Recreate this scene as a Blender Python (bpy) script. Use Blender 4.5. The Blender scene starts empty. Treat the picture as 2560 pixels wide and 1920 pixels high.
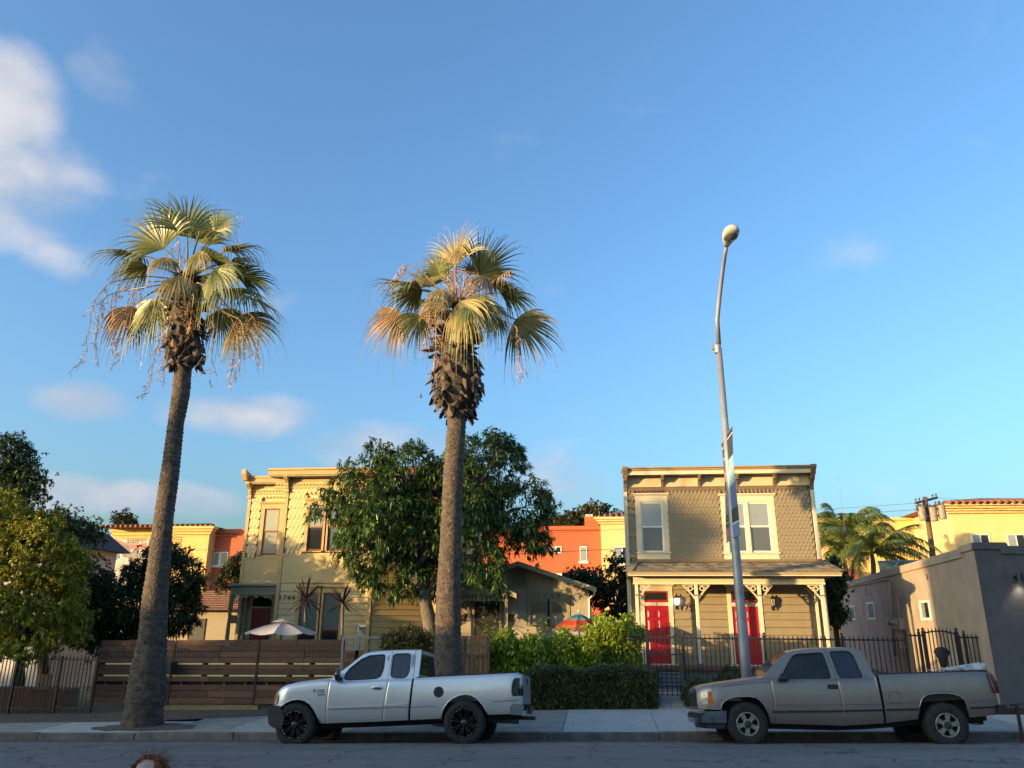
import bpy, bmesh, math, random
import numpy as np
from mathutils import Vector, Matrix
R_ = math.radians
scene = bpy.context.scene
COL = scene.collection
rng = random.Random(7)

# ------------------------------------------------------------------ camera, sky, sun, exposure
FPX, PITCH, ROLL, YAW, CAMZ, GRADE = 1885.0, R_(17.55), 0.0072, R_(6.5), 2.46, 0.022
cam = bpy.data.objects.new('camera', bpy.data.cameras.new('camera'))
COL.objects.link(cam)
cam.data.sensor_width = 36.0
cam.data.lens = 36.0 * FPX / 2560.0
cam.data.clip_start, cam.data.clip_end = 0.05, 3000.0
CM = Matrix.Rotation(YAW, 3, 'Z') @ Matrix.Rotation(math.pi / 2 + PITCH, 3, 'X') @ Matrix.Rotation(ROLL, 3, 'Z')
cam.matrix_world = Matrix.Translation((0, 0, CAMZ)) @ CM.to_4x4()
scene.camera = cam

SUN_AZ, SUN_EL = R_(54.0), R_(5.5)           # degrees to the left of straight behind the camera, height
to_sun = Vector((-math.sin(SUN_AZ) * math.cos(SUN_EL), -math.cos(SUN_AZ) * math.cos(SUN_EL), math.sin(SUN_EL)))
sun = bpy.data.objects.new('sun', bpy.data.lights.new('sun', 'SUN'))
COL.objects.link(sun)
sun.data.energy, sun.data.angle, sun.data.color = 3.0, R_(0.55), (1.0, 0.665, 0.30)
sun.rotation_euler = to_sun.to_track_quat('Z', 'Y').to_euler()
sun.location = (-30, -30, 40)

scene.view_settings.view_transform = 'Standard'
scene.view_settings.look = 'None'
scene.view_settings.exposure = 1.75
scene.view_settings.gamma = 1.0

def pix_dir(px, py):
    return (CM @ Vector(((px - 1280) / FPX, (960 - py) / FPX, -1))).normalized()

def at(px, py, y):
    """the point at depth y that photograph pixel (px, py) shows"""
    d = pix_dir(px, py)
    return Vector((0, 0, CAMZ)) + d * (y / d.y)

def gz(x):
    """height of the gutter line along the sloping street"""
    return GRADE * max(-40.0, min(40.0, x))

world = bpy.data.worlds.new('World'); scene.world = world; world.use_nodes = True
wn, wl = world.node_tree.nodes, world.node_tree.links
wn.clear()
def N(t, **k):
    n = wn.new(t)
    for a, b in k.items(): setattr(n, a, b)
    return n
def wm_(op, a, b=None, c=None):
    n = N('ShaderNodeMath', operation=op)
    for i, v in enumerate((a, b, c)):
        if v is None: continue
        if isinstance(v, (int, float)): n.inputs[i].default_value = v
        else: wl.new(v, n.inputs[i])
    return n.outputs[0]
sky = N('ShaderNodeTexSky', sky_type='NISHITA', sun_disc=False)
sky.sun_elevation, sky.sun_rotation = SUN_EL, math.atan2(to_sun.x, to_sun.y)
sky.air_density, sky.dust_density, sky.ozone_density, sky.altitude = 1.0, 4.0, 2.2, 0
tc = N('ShaderNodeTexCoord'); sx = N('ShaderNodeSeparateXYZ'); wl.new(tc.outputs['Generated'], sx.inputs[0])
az = wm_('ARCTAN2', sx.outputs[0], sx.outputs[1]); el = wm_('ARCSINE', sx.outputs[2])
mp = N('ShaderNodeMapping'); mp.inputs['Scale'].default_value = (1, 1, 1.7); wl.new(tc.outputs['Generated'], mp.inputs[0])
n1 = N('ShaderNodeTexNoise'); n1.inputs['Scale'].default_value = 6.5; n1.inputs['Detail'].default_value = 5; n1.inputs['Roughness'].default_value = .5; n1.inputs['Distortion'].default_value = .15
n2 = N('ShaderNodeTexNoise'); n2.inputs['Scale'].default_value = 2.2; n2.inputs['Detail'].default_value = 2
wl.new(mp.outputs[0], n1.inputs[0]); wl.new(mp.outputs[0], n2.inputs[0])
acc = wm_('MULTIPLY', wm_('SUBTRACT', n2.outputs[0], .70), 4.0)      # a few loose clouds all round the sky
for px, py, rx, ry, s in ((0, 250, 150, 160, 1.3), (40, 450, 190, 170, 1.05), (270, 150, 110, 120, .8), (215, 1005, 140, 70, 1.25), (620, 1040, 290, 75, 1.0),
                          (950, 1110, 340, 85, .92), (300, 1245, 480, 60, 1.25), (1390, 1200, 260, 110, .85), (170, 640, 120, 80, .55)):
    d = pix_dir(px, py); a0, e0 = math.atan2(d.x, d.y), math.asin(d.z)
    da = wm_('DIVIDE', wm_('SUBTRACT', az, a0), rx / FPX / math.cos(e0)); de = wm_('DIVIDE', wm_('SUBTRACT', el, e0), ry / FPX)
    m = wm_('SUBTRACT', 1.0, wm_('ADD', wm_('MULTIPLY', da, da), wm_('MULTIPLY', de, de)))
    acc = wm_('MAXIMUM', acc, wm_('MULTIPLY', wm_('MAXIMUM', m, 0.0), s))
dens = wm_('ADD', acc, wm_('MULTIPLY', wm_('SUBTRACT', n1.outputs[0], .5), 2.2))
ramp = N('ShaderNodeMapRange', interpolation_type='SMOOTHSTEP'); wl.new(dens, ramp.inputs[0])
ramp.inputs[1].default_value, ramp.inputs[2].default_value, ramp.inputs[3].default_value, ramp.inputs[4].default_value = .25, 1.25, 0, .85
tint = N('ShaderNodeMix', data_type='RGBA', blend_type='MULTIPLY'); tint.inputs[0].default_value = 1.0
wl.new(sky.outputs[0], tint.inputs[6]); tint.inputs[7].default_value = (0.82, 1.05, 1.24, 1)
cl = N('ShaderNodeMapRange'); wl.new(n1.outputs[0], cl.inputs[0]); cl.inputs[1].default_value, cl.inputs[2].default_value = .42, .72
ccol = N('ShaderNodeMix', data_type='RGBA'); wl.new(cl.outputs[0], ccol.inputs[0])
ccol.inputs[6].default_value = (1.0, 1.13, 1.38, 1); ccol.inputs[7].default_value = (1.85, 1.74, 1.70, 1)
mix = N('ShaderNodeMix', data_type='RGBA')
wl.new(ramp.outputs[0], mix.inputs[0]); wl.new(tint.outputs[2], mix.inputs[6]); wl.new(ccol.outputs[2], mix.inputs[7])
bg = N('ShaderNodeBackground'); bg.inputs[1].default_value = 0.15
wl.new(mix.outputs[2], bg.inputs[0]); wo = N('ShaderNodeOutputWorld'); wl.new(bg.outputs[0], wo.inputs[0])

# ------------------------------------------------------------------ helpers: materials
MATS = {}
def mat(name, col, rough=.6, var=.12, scale=6.0, bump=0.0, bscale=None, metal=0.0, coat=0.0, spec=.5, stretch=(1, 1, 1), bdist=.02, col2=None, emit=None, island=0.0, trans=0.0, streak=0.0, coords='Object'):
    if name in MATS: return MATS[name]
    m = bpy.data.materials.new(name); m.use_nodes = True
    nt = m.node_tree; nd, lk = nt.nodes, nt.links
    bs = nd['Principled BSDF']; out = nd['Material Output']
    bs.inputs['Roughness'].default_value = rough; bs.inputs['Metallic'].default_value = metal
    bs.inputs['Coat Weight'].default_value = coat; bs.inputs['Coat Roughness'].default_value = .06
    bs.inputs['Specular IOR Level'].default_value = spec
    c1 = tuple(col) + (1,)
    c2 = tuple(col2) + (1,) if col2 else tuple(max(0, c * (1 - var * 2.2)) for c in col) + (1,)
    tcn = nd.new('ShaderNodeTexCoord'); mpn = nd.new('ShaderNodeMapping'); mpn.inputs['Scale'].default_value = stretch
    lk.new(tcn.outputs[coords], mpn.inputs[0])
    no = nd.new('ShaderNodeTexNoise'); no.inputs['Scale'].default_value = scale; no.inputs['Detail'].default_value = 7; no.inputs['Roughness'].default_value = .62
    lk.new(mpn.outputs[0], no.inputs[0])
    mr = nd.new('ShaderNodeMapRange'); mr.inputs[1].default_value, mr.inputs[2].default_value = .33, .70
    lk.new(no.outputs[0], mr.inputs[0])
    mx = nd.new('ShaderNodeMix'); mx.data_type = 'RGBA'; mx.inputs[6].default_value = c1; mx.inputs[7].default_value = c2
    lk.new(mr.outputs[0], mx.inputs[0]); colout = mx.outputs[2]
    if streak:
        n3 = nd.new('ShaderNodeTexNoise'); n3.inputs['Scale'].default_value = 2.2; n3.inputs['Detail'].default_value = 5
        m3 = nd.new('ShaderNodeMapping'); m3.inputs['Scale'].default_value = (3.2, 3.2, .35); lk.new(tcn.outputs[coords], m3.inputs[0]); lk.new(m3.outputs[0], n3.inputs[0])
        r3 = nd.new('ShaderNodeMapRange'); r3.inputs[1].default_value, r3.inputs[2].default_value, r3.inputs[3].default_value, r3.inputs[4].default_value = .45, .75, 0, streak
        lk.new(n3.outputs[0], r3.inputs[0])
        x3 = nd.new('ShaderNodeMix'); x3.data_type = 'RGBA'; lk.new(r3.outputs[0], x3.inputs[0]); lk.new(colout, x3.inputs[6]); x3.inputs[7].default_value = tuple(c * .45 for c in col) + (1,)
        colout = x3.outputs[2]
    if island:
        g = nd.new('ShaderNodeNewGeometry'); oi = nd.new('ShaderNodeObjectInfo')
        ad = nd.new('ShaderNodeMath'); ad.operation = 'ADD'; lk.new(g.outputs['Random Per Island'], ad.inputs[0]); lk.new(oi.outputs['Random'], ad.inputs[1])
        fr = nd.new('ShaderNodeMath'); fr.operation = 'FRACT'; lk.new(ad.outputs[0], fr.inputs[0])
        r4 = nd.new('ShaderNodeMapRange'); r4.inputs[3].default_value, r4.inputs[4].default_value = 1 - island, 1 + island
        lk.new(fr.outputs[0], r4.inputs[0])
        x4 = nd.new('ShaderNodeMix'); x4.data_type = 'RGBA'; x4.blend_type = 'MULTIPLY'; x4.inputs[0].default_value = 1
        lk.new(colout, x4.inputs[6]); lk.new(r4.outputs[0], x4.inputs[7]); colout = x4.outputs[2]
    lk.new(colout, bs.inputs['Base Color'])
    rr = nd.new('ShaderNodeMapRange'); rr.inputs[3].default_value, rr.inputs[4].default_value = max(.02, rough - .08), min(1, rough + .1)
    lk.new(no.outputs[0], rr.inputs[0]); lk.new(rr.outputs[0], bs.inputs['Roughness'])
    if bump:
        n5 = nd.new('ShaderNodeTexNoise'); n5.inputs['Scale'].default_value = bscale or scale * 6; n5.inputs['Detail'].default_value = 5
        lk.new(mpn.outputs[0], n5.inputs[0])
        b = nd.new('ShaderNodeBump'); b.inputs['Strength'].default_value = min(1, bump); b.inputs['Distance'].default_value = bdist
        lk.new(n5.outputs[0], b.inputs['Height']); lk.new(b.outputs[0], bs.inputs['Normal'])
    if emit:
        bs.inputs['Emission Color'].default_value = tuple(emit[:3]) + (1,); bs.inputs['Emission Strength'].default_value = emit[3]
    if trans:
        tr = nd.new('ShaderNodeBsdfTranslucent'); ms = nd.new('ShaderNodeMixShader'); ms.inputs[0].default_value = trans
        lk.new(colout, tr.inputs[0]); lk.new(bs.outputs[0], ms.inputs[1]); lk.new(tr.outputs[0], ms.inputs[2]); lk.new(ms.outputs[0], out.inputs[0])
    MATS[name] = m
    return m

def glass(name, col=(.02, .025, .03), rough=.03, alpha=None):
    """window glass with a dim room or a blind close behind it; with alpha the pane also lets the view through"""
    if name in MATS: return MATS[name]
    m = mat(name, col, rough, var=.05, scale=1.5, coat=0, spec=.8)
    if alpha is not None:
        nd, lk = m.node_tree.nodes, m.node_tree.links
        tr = nd.new('ShaderNodeBsdfTransparent'); tr.inputs[0].default_value = (.45, .5, .5, 1)
        ms = nd.new('ShaderNodeMixShader'); ms.inputs[0].default_value = alpha
        lk.new(tr.outputs[0], ms.inputs[1]); lk.new(nd['Principled BSDF'].outputs[0], ms.inputs[2]); lk.new(ms.outputs[0], nd['Material Output'].inputs[0])
    return m

# ------------------------------------------------------------------ helpers: meshes and objects
WM = {}
class MB:
    def __init__(s): s.v, s.f = [], []
    def add(s, vs, fs):
        o = len(s.v); s.v += [tuple(p) for p in vs]; s.f += [tuple(i + o for i in f) for f in fs]; return s
    def box(s, x0, x1, y0, y1, z0, z1):
        return s.add([(x, y, z) for z in (z0, z1) for y in (y0, y1) for x in (x0, x1)],
                     [(0, 2, 3, 1), (4, 5, 7, 6), (0, 1, 5, 4), (2, 6, 7, 3), (0, 4, 6, 2), (1, 3, 7, 5)])
    def hexa(s, p):      # 8 corners: bottom 4 in order, top 4 in order
        return s.add(p, [(0, 3, 2, 1), (4, 5, 6, 7), (0, 1, 5, 4), (1, 2, 6, 5), (2, 3, 7, 6), (3, 0, 4, 7)])
    def beam(s, a, b, w, h, up=(0, 0, 1)):
        a, b = Vector(a), Vector(b); d = (b - a).normalized(); u = Vector(up)
        if abs(d.dot(u)) > .97: u = Vector((0, 1, 0))
        r = d.cross(u).normalized(); u = r.cross(d)
        c = [a + r * (i * w / 2) + u * (j * h / 2) for i, j in ((-1, -1), (1, -1), (1, 1), (-1, 1))]
        e = [p + (b - a) for p in c]
        return s.add(c + e, [(0, 1, 2, 3), (7, 6, 5, 4), (0, 4, 5, 1), (1, 5, 6, 2), (2, 6, 7, 3), (3, 7, 4, 0)])
    def prism(s, pts, y0, y1):      # polygon in (x, z) pushed from y0 to y1
        n = len(pts)
        return s.add([(p[0], y0, p[1]) for p in pts] + [(p[0], y1, p[1]) for p in pts],
                     [tuple(range(n))[::-1], tuple(range(n, 2 * n))] + [(i, (i + 1) % n, n + (i + 1) % n, n + i) for i in range(n)])
    def prismx(s, pts, x0, x1):     # polygon in (y, z) pushed from x0 to x1
        n = len(pts)
        return s.add([(x0, p[0], p[1]) for p in pts] + [(x1, p[0], p[1]) for p in pts],
                     [tuple(range(n))[::-1], tuple(range(n, 2 * n))] + [(i, (i + 1) % n, n + (i + 1) % n, n + i) for i in range(n)])
    def prismz(s, pts, z0, z1):
        n = len(pts)
        return s.add([(p[0], p[1], z0) for p in pts] + [(p[0], p[1], z1) for p in pts],
                     [tuple(range(n))[::-1], tuple(range(n, 2 * n))] + [(i, (i + 1) % n, n + (i + 1) % n, n + i) for i in range(n)])
    def tube(s, path, r, n=8, cap=True):
        path = [Vector(p) for p in path]; k = len(path)
        rs = r if isinstance(r, (list, tuple)) else [r] * k
        o = len(s.v); ref = Vector((0, 0, 1)); prev = None
        for i, p in enumerate(path):
            d = (path[min(i + 1, k - 1)] - path[max(i - 1, 0)]).normalized()
            if prev is None:
                q = ref if abs(d.z) < .9 else Vector((1, 0, 0))
                a = d.cross(q).normalized()
            else:
                a = (prev - d * prev.dot(d)); a = a.normalized() if a.length > 1e-6 else d.orthogonal().normalized()
            prev = a; b = d.cross(a)
            for j in range(n):
                t = 2 * math.pi * j / n
                s.v.append(tuple(p + (a * math.cos(t) + b * math.sin(t)) * rs[i]))
        for i in range(k - 1):
            for j in range(n):
                j2 = (j + 1) % n
                s.f.append((o + i * n + j, o + i * n + j2, o + (i + 1) * n + j2, o + (i + 1) * n + j))
        if cap:
            s.f.append(tuple(o + j for j in range(n))[::-1]); s.f.append(tuple(o + (k - 1) * n + j for j in range(n)))
        return s
    def lathe(s, prof, c=(0, 0, 0), n=16, axis='z', a0=0.0):
        o = len(s.v)
        for r, h in prof:
            for j in range(n):
                t = a0 + 2 * math.pi * j / n; u, w = r * math.cos(t), r * math.sin(t)
                p = (u, w, h) if axis == 'z' else ((u, h, w) if axis == 'y' else (h, u, w))
                s.v.append((c[0] + p[0], c[1] + p[1], c[2] + p[2]))
        for i in range(len(prof) - 1):
            for j in range(n):
                j2 = (j + 1) % n
                s.f.append((o + i * n + j, o + i * n + j2, o + (i + 1) * n + j2, o + (i + 1) * n + j))
        return s
    def grid(s, rows, close=False):     # rows of equal-length point lists
        o = len(s.v); n = len(rows[0])
        for r in rows: s.v += [tuple(p) for p in r]
        for i in range(len(rows) - 1):
            for j in range(n - (0 if close else 1)):
                j2 = (j + 1) % n
                s.f.append((o + i * n + j, o + i * n + j2, o + (i + 1) * n + j2, o + (i + 1) * n + j))
        return s
    def mesh(s, name, m=None, smooth=False):
        me = bpy.data.meshes.new(name); me.from_pydata(s.v, [], s.f)
        if m: me.materials.append(m)
        if smooth: me.shade_smooth()
        me.update(); return me
    def build(s, name, m, parent=None, smooth=False, M=None, fix=False, bevel=0.0):
        me = s.mesh(name, m, smooth)
        if fix:
            bm = bmesh.new(); bm.from_mesh(me); bmesh.ops.recalc_face_normals(bm, faces=bm.faces); bm.to_mesh(me); bm.free()
        if bevel:
            bm = bmesh.new(); bm.from_mesh(me)
            bmesh.ops.bevel(bm, geom=list(bm.edges), offset=bevel, segments=1, affect='EDGES', clamp_overlap=True)
            bm.to_mesh(me); bm.free()
        return put(name, me, parent, M)

def put(name, data, parent=None, M=None):
    o = bpy.data.objects.new(name, data); COL.objects.link(o)
    M = M if M is not None else Matrix.Identity(4)
    if parent is not None:
        o.parent = parent; o.matrix_parent_inverse = WM[parent.name].inverted()
    o.matrix_basis = M; WM[o.name] = M
    return o
def tag(o, label=None, cat=None, group=None, kind=None):
    if label: o['label'] = label
    if cat: o['category'] = cat
    if group: o['group'] = group
    if kind: o['kind'] = kind
    return o
def thing(name, label, cat, loc, group=None):
    o = put(name, None, None, Matrix.Translation(loc)); o.empty_display_size = .3
    return tag(o, label, cat, group)
T = lambda x, y, z: Matrix.Translation((x, y, z))
def text_mesh(s, size, depth, m, name='lettering', shear=0.0, spacing=1.0):
    cu = bpy.data.curves.new(name, 'FONT'); cu.body = s; cu.size = size; cu.extrude = depth; cu.align_x = 'CENTER'; cu.align_y = 'CENTER'; cu.shear = shear; cu.space_character = spacing
    o = bpy.data.objects.new(name, cu); COL.objects.link(o)
    dg = bpy.context.evaluated_depsgraph_get(); me = bpy.data.meshes.new_from_object(o.evaluated_get(dg))
    bpy.data.objects.remove(o); bpy.data.curves.remove(cu)
    me.transform(Matrix.Rotation(math.pi / 2, 4, 'X'))      # upright, facing the street
    me.materials.clear(); me.materials.append(m); me.name = name
    return me
def lettering(s, size, pos, m, parent, depth=.006, shear=0.0, spacing=1.0, rot=None):
    M = T(*pos)
    if rot is not None: M = M @ rot
    return put('lettering', text_mesh(s, size, depth, m, shear=shear, spacing=spacing), parent, M)
def minus(iv, cuts):
    out = [iv]
    for a, b in cuts:
        nx = []
        for c, d in out:
            if b <= c or a >= d: nx.append((c, d)); continue
            if a > c: nx.append((c, a))
            if b < d: nx.append((b, d))
        out = nx
    return [q for q in out if q[1] - q[0] > .03]
def arc(cx, cz, r, a0, a1, n): return [(cx + r * math.cos(R_(a0 + (a1 - a0) * i / n)), cz + r * math.sin(R_(a0 + (a1 - a0) * i / n))) for i in range(n + 1)]

# ------------------------------------------------------------------ the setting: ground, road, gutter, kerb, pavement
def asphalt_mat():
    m = bpy.data.materials.new('asphalt'); m.use_nodes = True; nd, lk = m.node_tree.nodes, m.node_tree.links; bs = nd['Principled BSDF']
    tc_ = nd.new('ShaderNodeTexCoord')
    def noise(sc, det, st=(1, 1, 1)):
        mp_ = nd.new('ShaderNodeMapping'); mp_.inputs['Scale'].default_value = st; lk.new(tc_.outputs['Object'], mp_.inputs[0]); n = nd.new('ShaderNodeTexNoise'); n.inputs['Scale'].default_value = sc; n.inputs['Detail'].default_value = det; lk.new(mp_.outputs[0], n.inputs[0]); return n.outputs[0]
    def ramp_(v, a, b, c, d):
        r = nd.new('ShaderNodeMapRange'); lk.new(v, r.inputs[0]); r.inputs[1].default_value, r.inputs[2].default_value, r.inputs[3].default_value, r.inputs[4].default_value = a, b, c, d; return r.outputs[0]
    def mixc(f, a, b):
        x = nd.new('ShaderNodeMix'); x.data_type = 'RGBA'; lk.new(f, x.inputs[0])
        for i, v in ((6, a), (7, b)):
            if isinstance(v, tuple): x.inputs[i].default_value = v + (1,)
            else: lk.new(v, x.inputs[i])
        return x.outputs[2]
    c = mixc(ramp_(noise(.55, 6, (.35, 1.6, 1)), .36, .66, 0, 1), (.165, .142, .126), (.110, .096, .087))       # worn and fresh lanes
    c = mixc(ramp_(noise(150, 2), .42, .62, 0, .55), c, (.25, .215, .19))                                      # pale stone chips
    c = mixc(ramp_(noise(2.1, 5), .60, .74, 0, .75), c, (.062, .055, .050))                                     # oil and tar stains
    vo = nd.new('ShaderNodeTexVoronoi'); vo.feature = 'DISTANCE_TO_EDGE'; vo.inputs['Scale'].default_value = .42
    wv_ = nd.new('ShaderNodeVectorMath'); wv_.operation = 'ADD'; nn_ = nd.new('ShaderNodeTexNoise'); nn_.inputs['Scale'].default_value = 1.6; nn_.inputs['Detail'].default_value = 6; lk.new(tc_.outputs['Object'], nn_.inputs[0]); lk.new(tc_.outputs['Object'], wv_.inputs[0]); lk.new(nn_.outputs['Color'], wv_.inputs[1]); lk.new(wv_.outputs[0], vo.inputs['Vector'])
    c = mixc(ramp_(vo.outputs[0], .004, .012, .8, 0), c, (.028, .026, .025))                                    # cracks
    lk.new(c, bs.inputs['Base Color']); bs.inputs['Roughness'].default_value = .9
    bp2 = nd.new('ShaderNodeBump'); bp2.inputs['Strength'].default_value = .6; bp2.inputs['Distance'].default_value = .01; lk.new(noise(110, 3), bp2.inputs['Height']); lk.new(bp2.outputs[0], bs.inputs['Normal'])
    return m
asphalt = asphalt_mat()
KY = 18.3                                                 # kerb face
ROAD_PROF = [(5.0, .10), (6.0, .2), (8.5, .31), (11.5, .36), (14.0, .31), (15.6, .24), (16.45, .185), (17.4, .085), (17.75, .05), (KY + .02, .0)]
def prof(y, P): return float(np.interp(y, [p[0] for p in P], [p[1] for p in P]))
def sheet(name, xs, P, m, kind='structure', jitter=0.0):
    b = MB(); b.grid([[(x, y, gz(x) + h + (rng.uniform(-jitter, jitter) if jitter else 0)) for (y, h) in P][::-1] for x in xs])
    return tag(b.build(name, m, smooth=True), kind=kind)
asphalt_plain = mat('asphalt', (.125, .110, .100), .88, col2=(.080, .072, .068), scale=1.3, bump=.5, bscale=90, streak=.0)
gutter_m = mat('gutter_asphalt', (.15, .118, .102), .85, col2=(.080, .066, .060), scale=2.6, bump=.5, bscale=70)
conc = [mat('pavement_concrete', (.40, .375, .325), .85, col2=(.28, .265, .235), scale=2.2, bump=.25, bscale=60), mat('pavement_concrete_pale', (.47, .445, .40), .85, col2=(.37, .355, .32), scale=1.6, bump=.22, bscale=60),
        mat('pavement_concrete_worn', (.33, .305, .255), .88, col2=(.22, .205, .175), scale=2.6, bump=.3, bscale=50)]
kerb_m = mat('kerb_concrete', (.19, .165, .14), .88, col2=(.075, .066, .06), scale=3.0, bump=.4, bscale=40)
earth = mat('earth', (.13, .095, .062), .95, col2=(.075, .055, .038), scale=5, bump=.8, bscale=30)
XS = [-320, -120, -60, -40] + [x for x in np.arange(-39, 40, 1.5)] + [40, 60, 120, 320]
sheet('ground', XS, [(-300, -.1), (-40, .0), (-3, .05), (4.8, .05), (5.2, -.25), (18.0, -.25), (18.4, .05), (21.9, .20), (24.5, .33), (60, .35), (120, .4), (600, .4)],
      mat('bare_ground', (.15, .12, .085), .95, col2=(.09, .085, .05), scale=.8, bump=.5, bscale=8))
sheet('road', XS, [(y, h) for y, h in ROAD_PROF], asphalt)
sheet('gutter', XS, [(17.45, .084), (17.75, .056), (KY + .01, .006)], gutter_m)
sheet('near_pavement', XS, [(1.0, .27), (4.85, .25), (5.0, .25), (5.003, .05)], conc[0])
kerb = tag(put('kerb', None, None, T(0, KY, 0)), kind='structure')
xe = [-60, -45, -33, -27, -22] + list(np.arange(-18.3, 16, 2.44)) + [18.5, 24, 33, 45, 60]
for a, b in zip(xe[:-1], xe[1:]):
    za, zb, e = gz(a), gz(b), .006
    dy = rng.uniform(-.012, .012); dz = rng.uniform(-.008, .008)
    mbk = MB().hexa([(a + e, KY + dy, za - .1), (b - e, KY + dy, zb - .1), (b - e, KY + .16, zb - .1), (a + e, KY + .16, za - .1),
               (a + e, KY + .03 + dy, za + .155 + dz), (b - e, KY + .03 + dy, zb + .155 + dz), (b - e, KY + .16, zb + .16 + dz), (a + e, KY + .16, za + .16 + dz)])
    mbk.build('kerb_stone', kerb_m, kerb, bevel=.018)
pav = tag(put('pavement', None, None, T(0, 19, 0)), kind='structure')
j1, j2, j3 = at(1405, 1826, 18.5).x, at(1647, 1826, 18.5).x, at(1749, 1827, 18.5).x
xe = [-60, -44, -32, -26, -22, -19.6, -17.6, -15.6, -13.8, -12.25, -10.4, -8.9, -7.4, -5.9, -4.4, -2.9, j1, j2, j3, j3 + 1.35, j3 + 2.75, j3 + 4.2, j3 + 5.6, j3 + 7.0, j3 + 8.5, j3 + 10, 16, 20, 26, 36, 60]
def back(x): return float(np.interp(x, [-60, -16, -12, -9, -6, -1.4, 1.4, 12, 60], [20.0, 19.9, 20.1, 20.9, 21.5, 21.85, 22.0, 22.0, 22.0]))
def sw(x, y): return gz(x) + float(np.interp(y, [18.46, 21.9], [.155, .265]))
for i, (a, b) in enumerate(zip(xe[:-1], xe[1:])):
    e = .006; k = rng.randrange(3) if not (a == j1) else 1
    y0, ya, yb = KY + .165, back(a), back(b); dz = rng.uniform(-.006, .006)
    if a < -10.6 < b + .3 and a > -12.6: ya = yb = back(a); y0 = KY + .165
    MB().hexa([(a + e, y0, gz(a) - .1), (b - e, y0, gz(b) - .1), (b - e, yb, gz(b) - .1), (a + e, ya, gz(a) - .1),
               (a + e, y0, sw(a, y0) + dz), (b - e, y0, sw(b, y0) + dz), (b - e, yb, sw(b, yb) + dz), (a + e, ya, sw(a, ya) + dz)]).build('paving_slab', conc[k], pav, bevel=.008)
# front walk up to the gate of the olive house
fw = tag(put('front_path', None, None, T(1.8, 22, .3)), kind='structure')
for (y0, y1, h0, h1) in ((22.0, 22.72, .275, .50),):
    for a, b in ((1.24, 1.82), (1.83, 2.42)):
        MB().hexa([(a, y0 + .004, gz(a)), (b, y0 + .004, gz(b)), (b, y1, gz(b)), (a, y1, gz(a)), (a, y0 + .004, gz(a) + h0), (b, y0 + .004, gz(b) + h0), (b, y1, gz(b) + h1), (a, y1, gz(a) + h1)]).build('paving_slab', conc[2], fw, bevel=.006)
MB().box(1.2, 2.5, 22.73, 25.2, .2, gz(1.8) + .50).build('paving_slab', conc[0], fw)
# earth round the palm and along the fence on the sloping side
def blob(cx, cy, rx, ry, z, m, name, n=26, seed=1):
    r = random.Random(seed); b = MB(); pts = [(cx + rx * (1 + r.uniform(-.2, .2)) * math.cos(2 * math.pi * i / n), cy + ry * (1 + r.uniform(-.2, .2)) * math.sin(2 * math.pi * i / n)) for i in range(n)]
    b.grid([[(cx + (x - cx) * k, cy + (y - cy) * k, z(cx + (x - cx) * k, cy + (y - cy) * k) + h) for x, y in pts] for k, h in ((1, -.012), (.93, .012), (.6, .035), (.05, .05))], close=True)
    return tag(b.build(name, m, smooth=True), kind='structure')
blob(-11.15, 19.15, 1.35, .62, lambda x, y: sw(x, y), earth, 'tree_pit', seed=3)
b = MB(); b.grid([[(x, back(x) + .0 - .02, sw(x, back(x)) + .004), (x, back(x) + .5, gz(x) + .262), (x, 22.9, gz(x) + .24)][::-1] for x in np.arange(-24, -5.5, .5)])
tag(b.build('earth_verge', earth, smooth=True), kind='structure')

# ------------------------------------------------------------------ the two parked pickups
tyre_m = mat('tyre_rubber', (.022, .022, .024), .8, var=.3, scale=14, bump=.3, bscale=120)
black_trim = mat('black_plastic', (.018, .018, .02), .5, var=.2, scale=20)
under_m = mat('underbody', (.010, .010, .011), .9, var=.2)
chrome = mat('chrome', (.62, .64, .68), .12, var=.1, metal=1.0)
dull_chrome = mat('grey_bumper_paint', (.055, .055, .06), .45, var=.2, metal=.2)
win_dark = glass('tinted_glass', (.012, .014, .017), .04)
win_clear = glass('side_glass', (.03, .04, .045), .03, alpha=.5)
amber = mat('amber_lens', (.55, .14, .015), .15, var=.1)
red_lens = mat('red_lens', (.16, .010, .018), .12, var=.15)
smoke_lens = mat('smoked_lens', (.018, .014, .016), .08, var=.2)
lamp_clear = mat('clear_lens', (.55, .55, .5), .1, var=.25, scale=30)

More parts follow.
